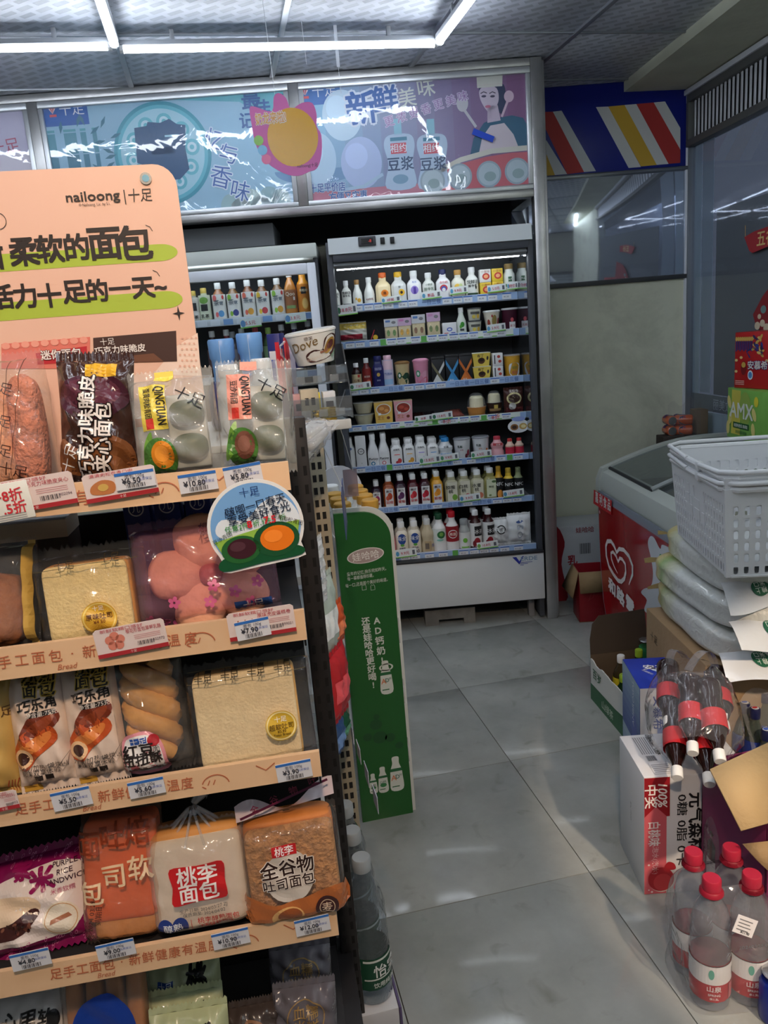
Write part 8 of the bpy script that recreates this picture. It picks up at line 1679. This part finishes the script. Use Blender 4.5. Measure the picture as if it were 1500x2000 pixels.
# four pack of water
m_wat2 = film((236, 240, 244), .16, 1.5, .05, (30, .3), (196, 200, 208), 1.4); m_shr = film((250, 250, 252), .07, 1.1, .10, (14, .7), (210, 212, 220))
w0 = on_z(1385, 1950, 0); aw = R(-9); WF = Frame(w0.x, w0.y, -9)
wb0 = None; rb_ = .0425
for k, (ix, iy) in enumerate(((0, 0), (1, 0), (0, 1), (1, 1))):
    P = WF.w(ix * .088, iy * .088, .0005)
    if wb0 is None: wb0 = bottle('spring_water', 'clear 1.5L spring water bottle with a pink cap in the shrink wrapped pack', 'bottle', P, R(20), rb_, .312, shape='pet', cap=(172, 36, 60), clear=m_wat2, group='spring water bottles in shrink wrap', lab=(.10, .40), labc=(176, 34, 44), marks=[('r', -3.0, .245, 3.0, .395, (222, 222, 222)), ('r', -3.0, .392, 3.0, .40, (40, 40, 46)), ('e', -.9, .33, .14, .04, (90, 170, 150), 2), ('r', .1, .11, .75, .235, (196, 110, 116), 2), ('r', .35, .285, .62, .345, (120, 122, 126), 2)], text=[('山泉', .215, .045, (236, 226, 226), -.75), ('SPRING', .165, .022, (236, 226, 226), -.75), ('水1.5L', .135, .02, (236, 226, 226), -.75)])
    else: o = copy_tree(wb0, None, P)
    MB().lathe([(.0225, .272), (.0255, .276), (.025, .281), (.021, .286)], 18).build('neck_ring', mat((150, 26, 48), .4), [o for o in (wb0 if k == 0 else o,)][0])
sw = thing('shrink_wrap', 'loose clear shrink wrap around the pack of spring water', 'film', WF.w(0, 0, 0), (0, 0, aw))
def swf(u, v):
    a_ = 2 * math.pi * u; hw, hd = .098 + .004 * math.sin(9 * v + 6 * u), .09
    cx, cy = math.copysign(abs(math.cos(a_)) ** .4, math.cos(a_)), math.copysign(abs(math.sin(a_)) ** .4, math.sin(a_))
    s_ = 1 if v < .72 else 1 - .55 * ((v - .72) / .28) ** 1.6
    return (.044 + cx * hw * s_ + .003 * math.sin(23 * v + 9 * u), .044 + cy * hd * s_ + .003 * math.sin(17 * v), .002 + .285 * v)
MB().grid(swf, 48, 20).build('film', m_shr, sw, 70)
c = WF.w(.045, -.052, .235); stk = bx('sticker', (-.024, .024, -.0005, .0005, -.019, .019), mat((222, 220, 224), .4), sw, 0, loc=(.045, -.058, .235), rot=(R(-12), R(28), 0))
a = Art()
for k in range(4): a.rect(-.018, .010 - .007 * k, .014 - .004 * (k % 2), .012 - .007 * k, (110, 110, 116), 1)
a.text('¥11.90', .004, -.013, .007, (40, 40, 46), 2, .01); a.build('print', stk, lambda x, y, d: (x, -.0006 - d, y))
Art().text('20240303 01:53', .06, .175, .010, (110, 110, 116), 1, 0, w=.085).build('date_print', sw, lambda x, y, d: (x + .02, -.0505 - d, y))
# open carton with flaps at the right edge
of = thing('flapped_carton', 'open brown carton of dark bottles with a wide tan flap folded out', 'carton', (0, 0, 0)); q = [on_z(1387, 1502, .47), on_z(1505, 1448, .48), on_z(1505, 1606, .40), on_z(1448, 1622, .395)]
OF = Frame(q[1].x, q[1].y, -9)
fl1 = MB().add([tuple(p) for p in q] , [(0, 1, 2, 3)]).build('flap', mat((176, 150, 108), .8, bump=(60, .15)), of); s_ = fl1.modifiers.new('card', 'SOLIDIFY'); s_.thickness = .004
ox, oy = q[2].x + .01, q[2].y
for d in ((ox, ox + .004, oy + .02, oy + .26, 0, .40), (ox, ox + .3, oy + .02, oy + .024, 0, .37), (ox, ox + .3, oy + .256, oy + .26, 0, .40), (ox + .296, ox + .3, oy + .02, oy + .26, 0, .40)): bx('carton_wall', d, mat((110, 36, 80), .5), of, .001)
bx('bottom', (ox, ox + .3, oy + .02, oy + .26, 0, .004), m_gin, of, 0)
q2 = [on_z(1450, 1648, .33), on_z(1505, 1642, .34), on_z(1505, 1705, .29), on_z(1478, 1680, .30)]
fl2 = MB().add([tuple(p) for p in q2], [(0, 1, 2, 3)]).build('flap', mat((150, 124, 88), .8, bump=(60, .2)), of); s_ = fl2.modifiers.new('card', 'SOLIDIFY'); s_.thickness = .004
# dark soda bottle in wrap behind the water pack
x = on_z(1432, 1690, .14); dk = bottle('soda_bottle', 'large dark soda bottle in clear wrap behind the spring water', 'bottle', (x.x, x.y + .03, .0005), R(10), .045, .33, (30, 16, 18), (190, 40, 50), None, 'pet', (.16, .44), (206, 208, 210), rough=.1, marks=[('r', .2, .2, .8, .4, (40, 44, 70))])
dw = thing('shrink_wrap', 'glossy clear wrap around the dark soda bottle', 'film', (x.x, x.y + .03, .001)); MB().lathe([(.052, 0), (.053, .12), (.052, .22), (.034, .30), (.02, .335)], 24).build('film', m_shr, dw, 60)
# bottles with navy caps in bags by the big carton
for k, (u, v, z) in enumerate(((1455, 1372, .40), (1475, 1383, .40), (1494, 1352, .42), (1497, 1425, .36))):
    c = on_z(u, v, z); h = .235; bottle('soda_bottle', ('navy capped soda bottle half hidden behind its neighbour', 'navy capped soda bottle with a red and blue cap top', 'navy capped soda bottle close to the brown carton face', 'navy capped soda bottle wrapped in clear film')[k], 'bottle', (c.x, c.y, z - h), 0, .031, h, (70, 76, 66), (24, 28, 70), 'navy capped soda bottles', 'soda', (.4, .62), (40, 60, 140), clear=film((170, 180, 170), .25, 1.3, .06, None, (110, 120, 110)))
    cp_ = Art(); cp_.ell(0, 0, .010, .010, (206, 210, 220), 1, 18); cp_.ell(0, .002, .008, .006, (180, 50, 50) if k in (1, 2) else (50, 90, 190), 2, 14); o = cp_.build('cap_print', [o for o in bpy.data.objects if o.name.startswith('soda_bottle') and o.parent is None][-1], lambda x, y, d: (x, y, h + .0005 + d))
    bx('crate_under', (-.033, .033, -.033, .033, 0, z - h - .0005), m_cardin, None, .001, loc=(c.x, c.y, 0), label='brown stock box holding up a navy capped bottle, %s' % ('lowest', 'beside the lowest', 'tallest', 'shortest')[k], cat='box')
bw = thing('shrink_wrap', 'crinkled clear wrap over the navy capped soda bottles', 'film', (0, 0, 0)); c = on_z(1480, 1400, .36)
MB().grid(lambda u, v: (c.x - .06 + .2 * u, c.y - .07 + .02 * math.sin(7 * u) + .07 * v, .26 + .17 * v + .012 * math.sin(9 * u + 5 * v)), 20, 14).build('film', film(haze=.14, bump=(18, .8)), bw, 70)
# blue cola can at the corner
c = on_z(1503, 1990, 0); pc = bottle('cola_can', 'blue cola can with a red and white roundel in torn clear film', 'can', (c.x + .012, c.y, .0005), R(15), .033, .115, (22, 40, 130), None, None, 'can', marks=[('e', -.2, .74, .55, .17, (214, 216, 222)), ('e', -.2, .80, .5, .09, (190, 36, 44), 2), ('e', -.2, .66, .5, .07, (30, 60, 160), 2)], text=[('pepsi', .42, .16, (222, 224, 230), -.1)])
MB().lathe([(.028, .113), (.029, .116), (.026, .118)], 18).build('can_end', mat((190, 192, 194), .25, .9), pc)
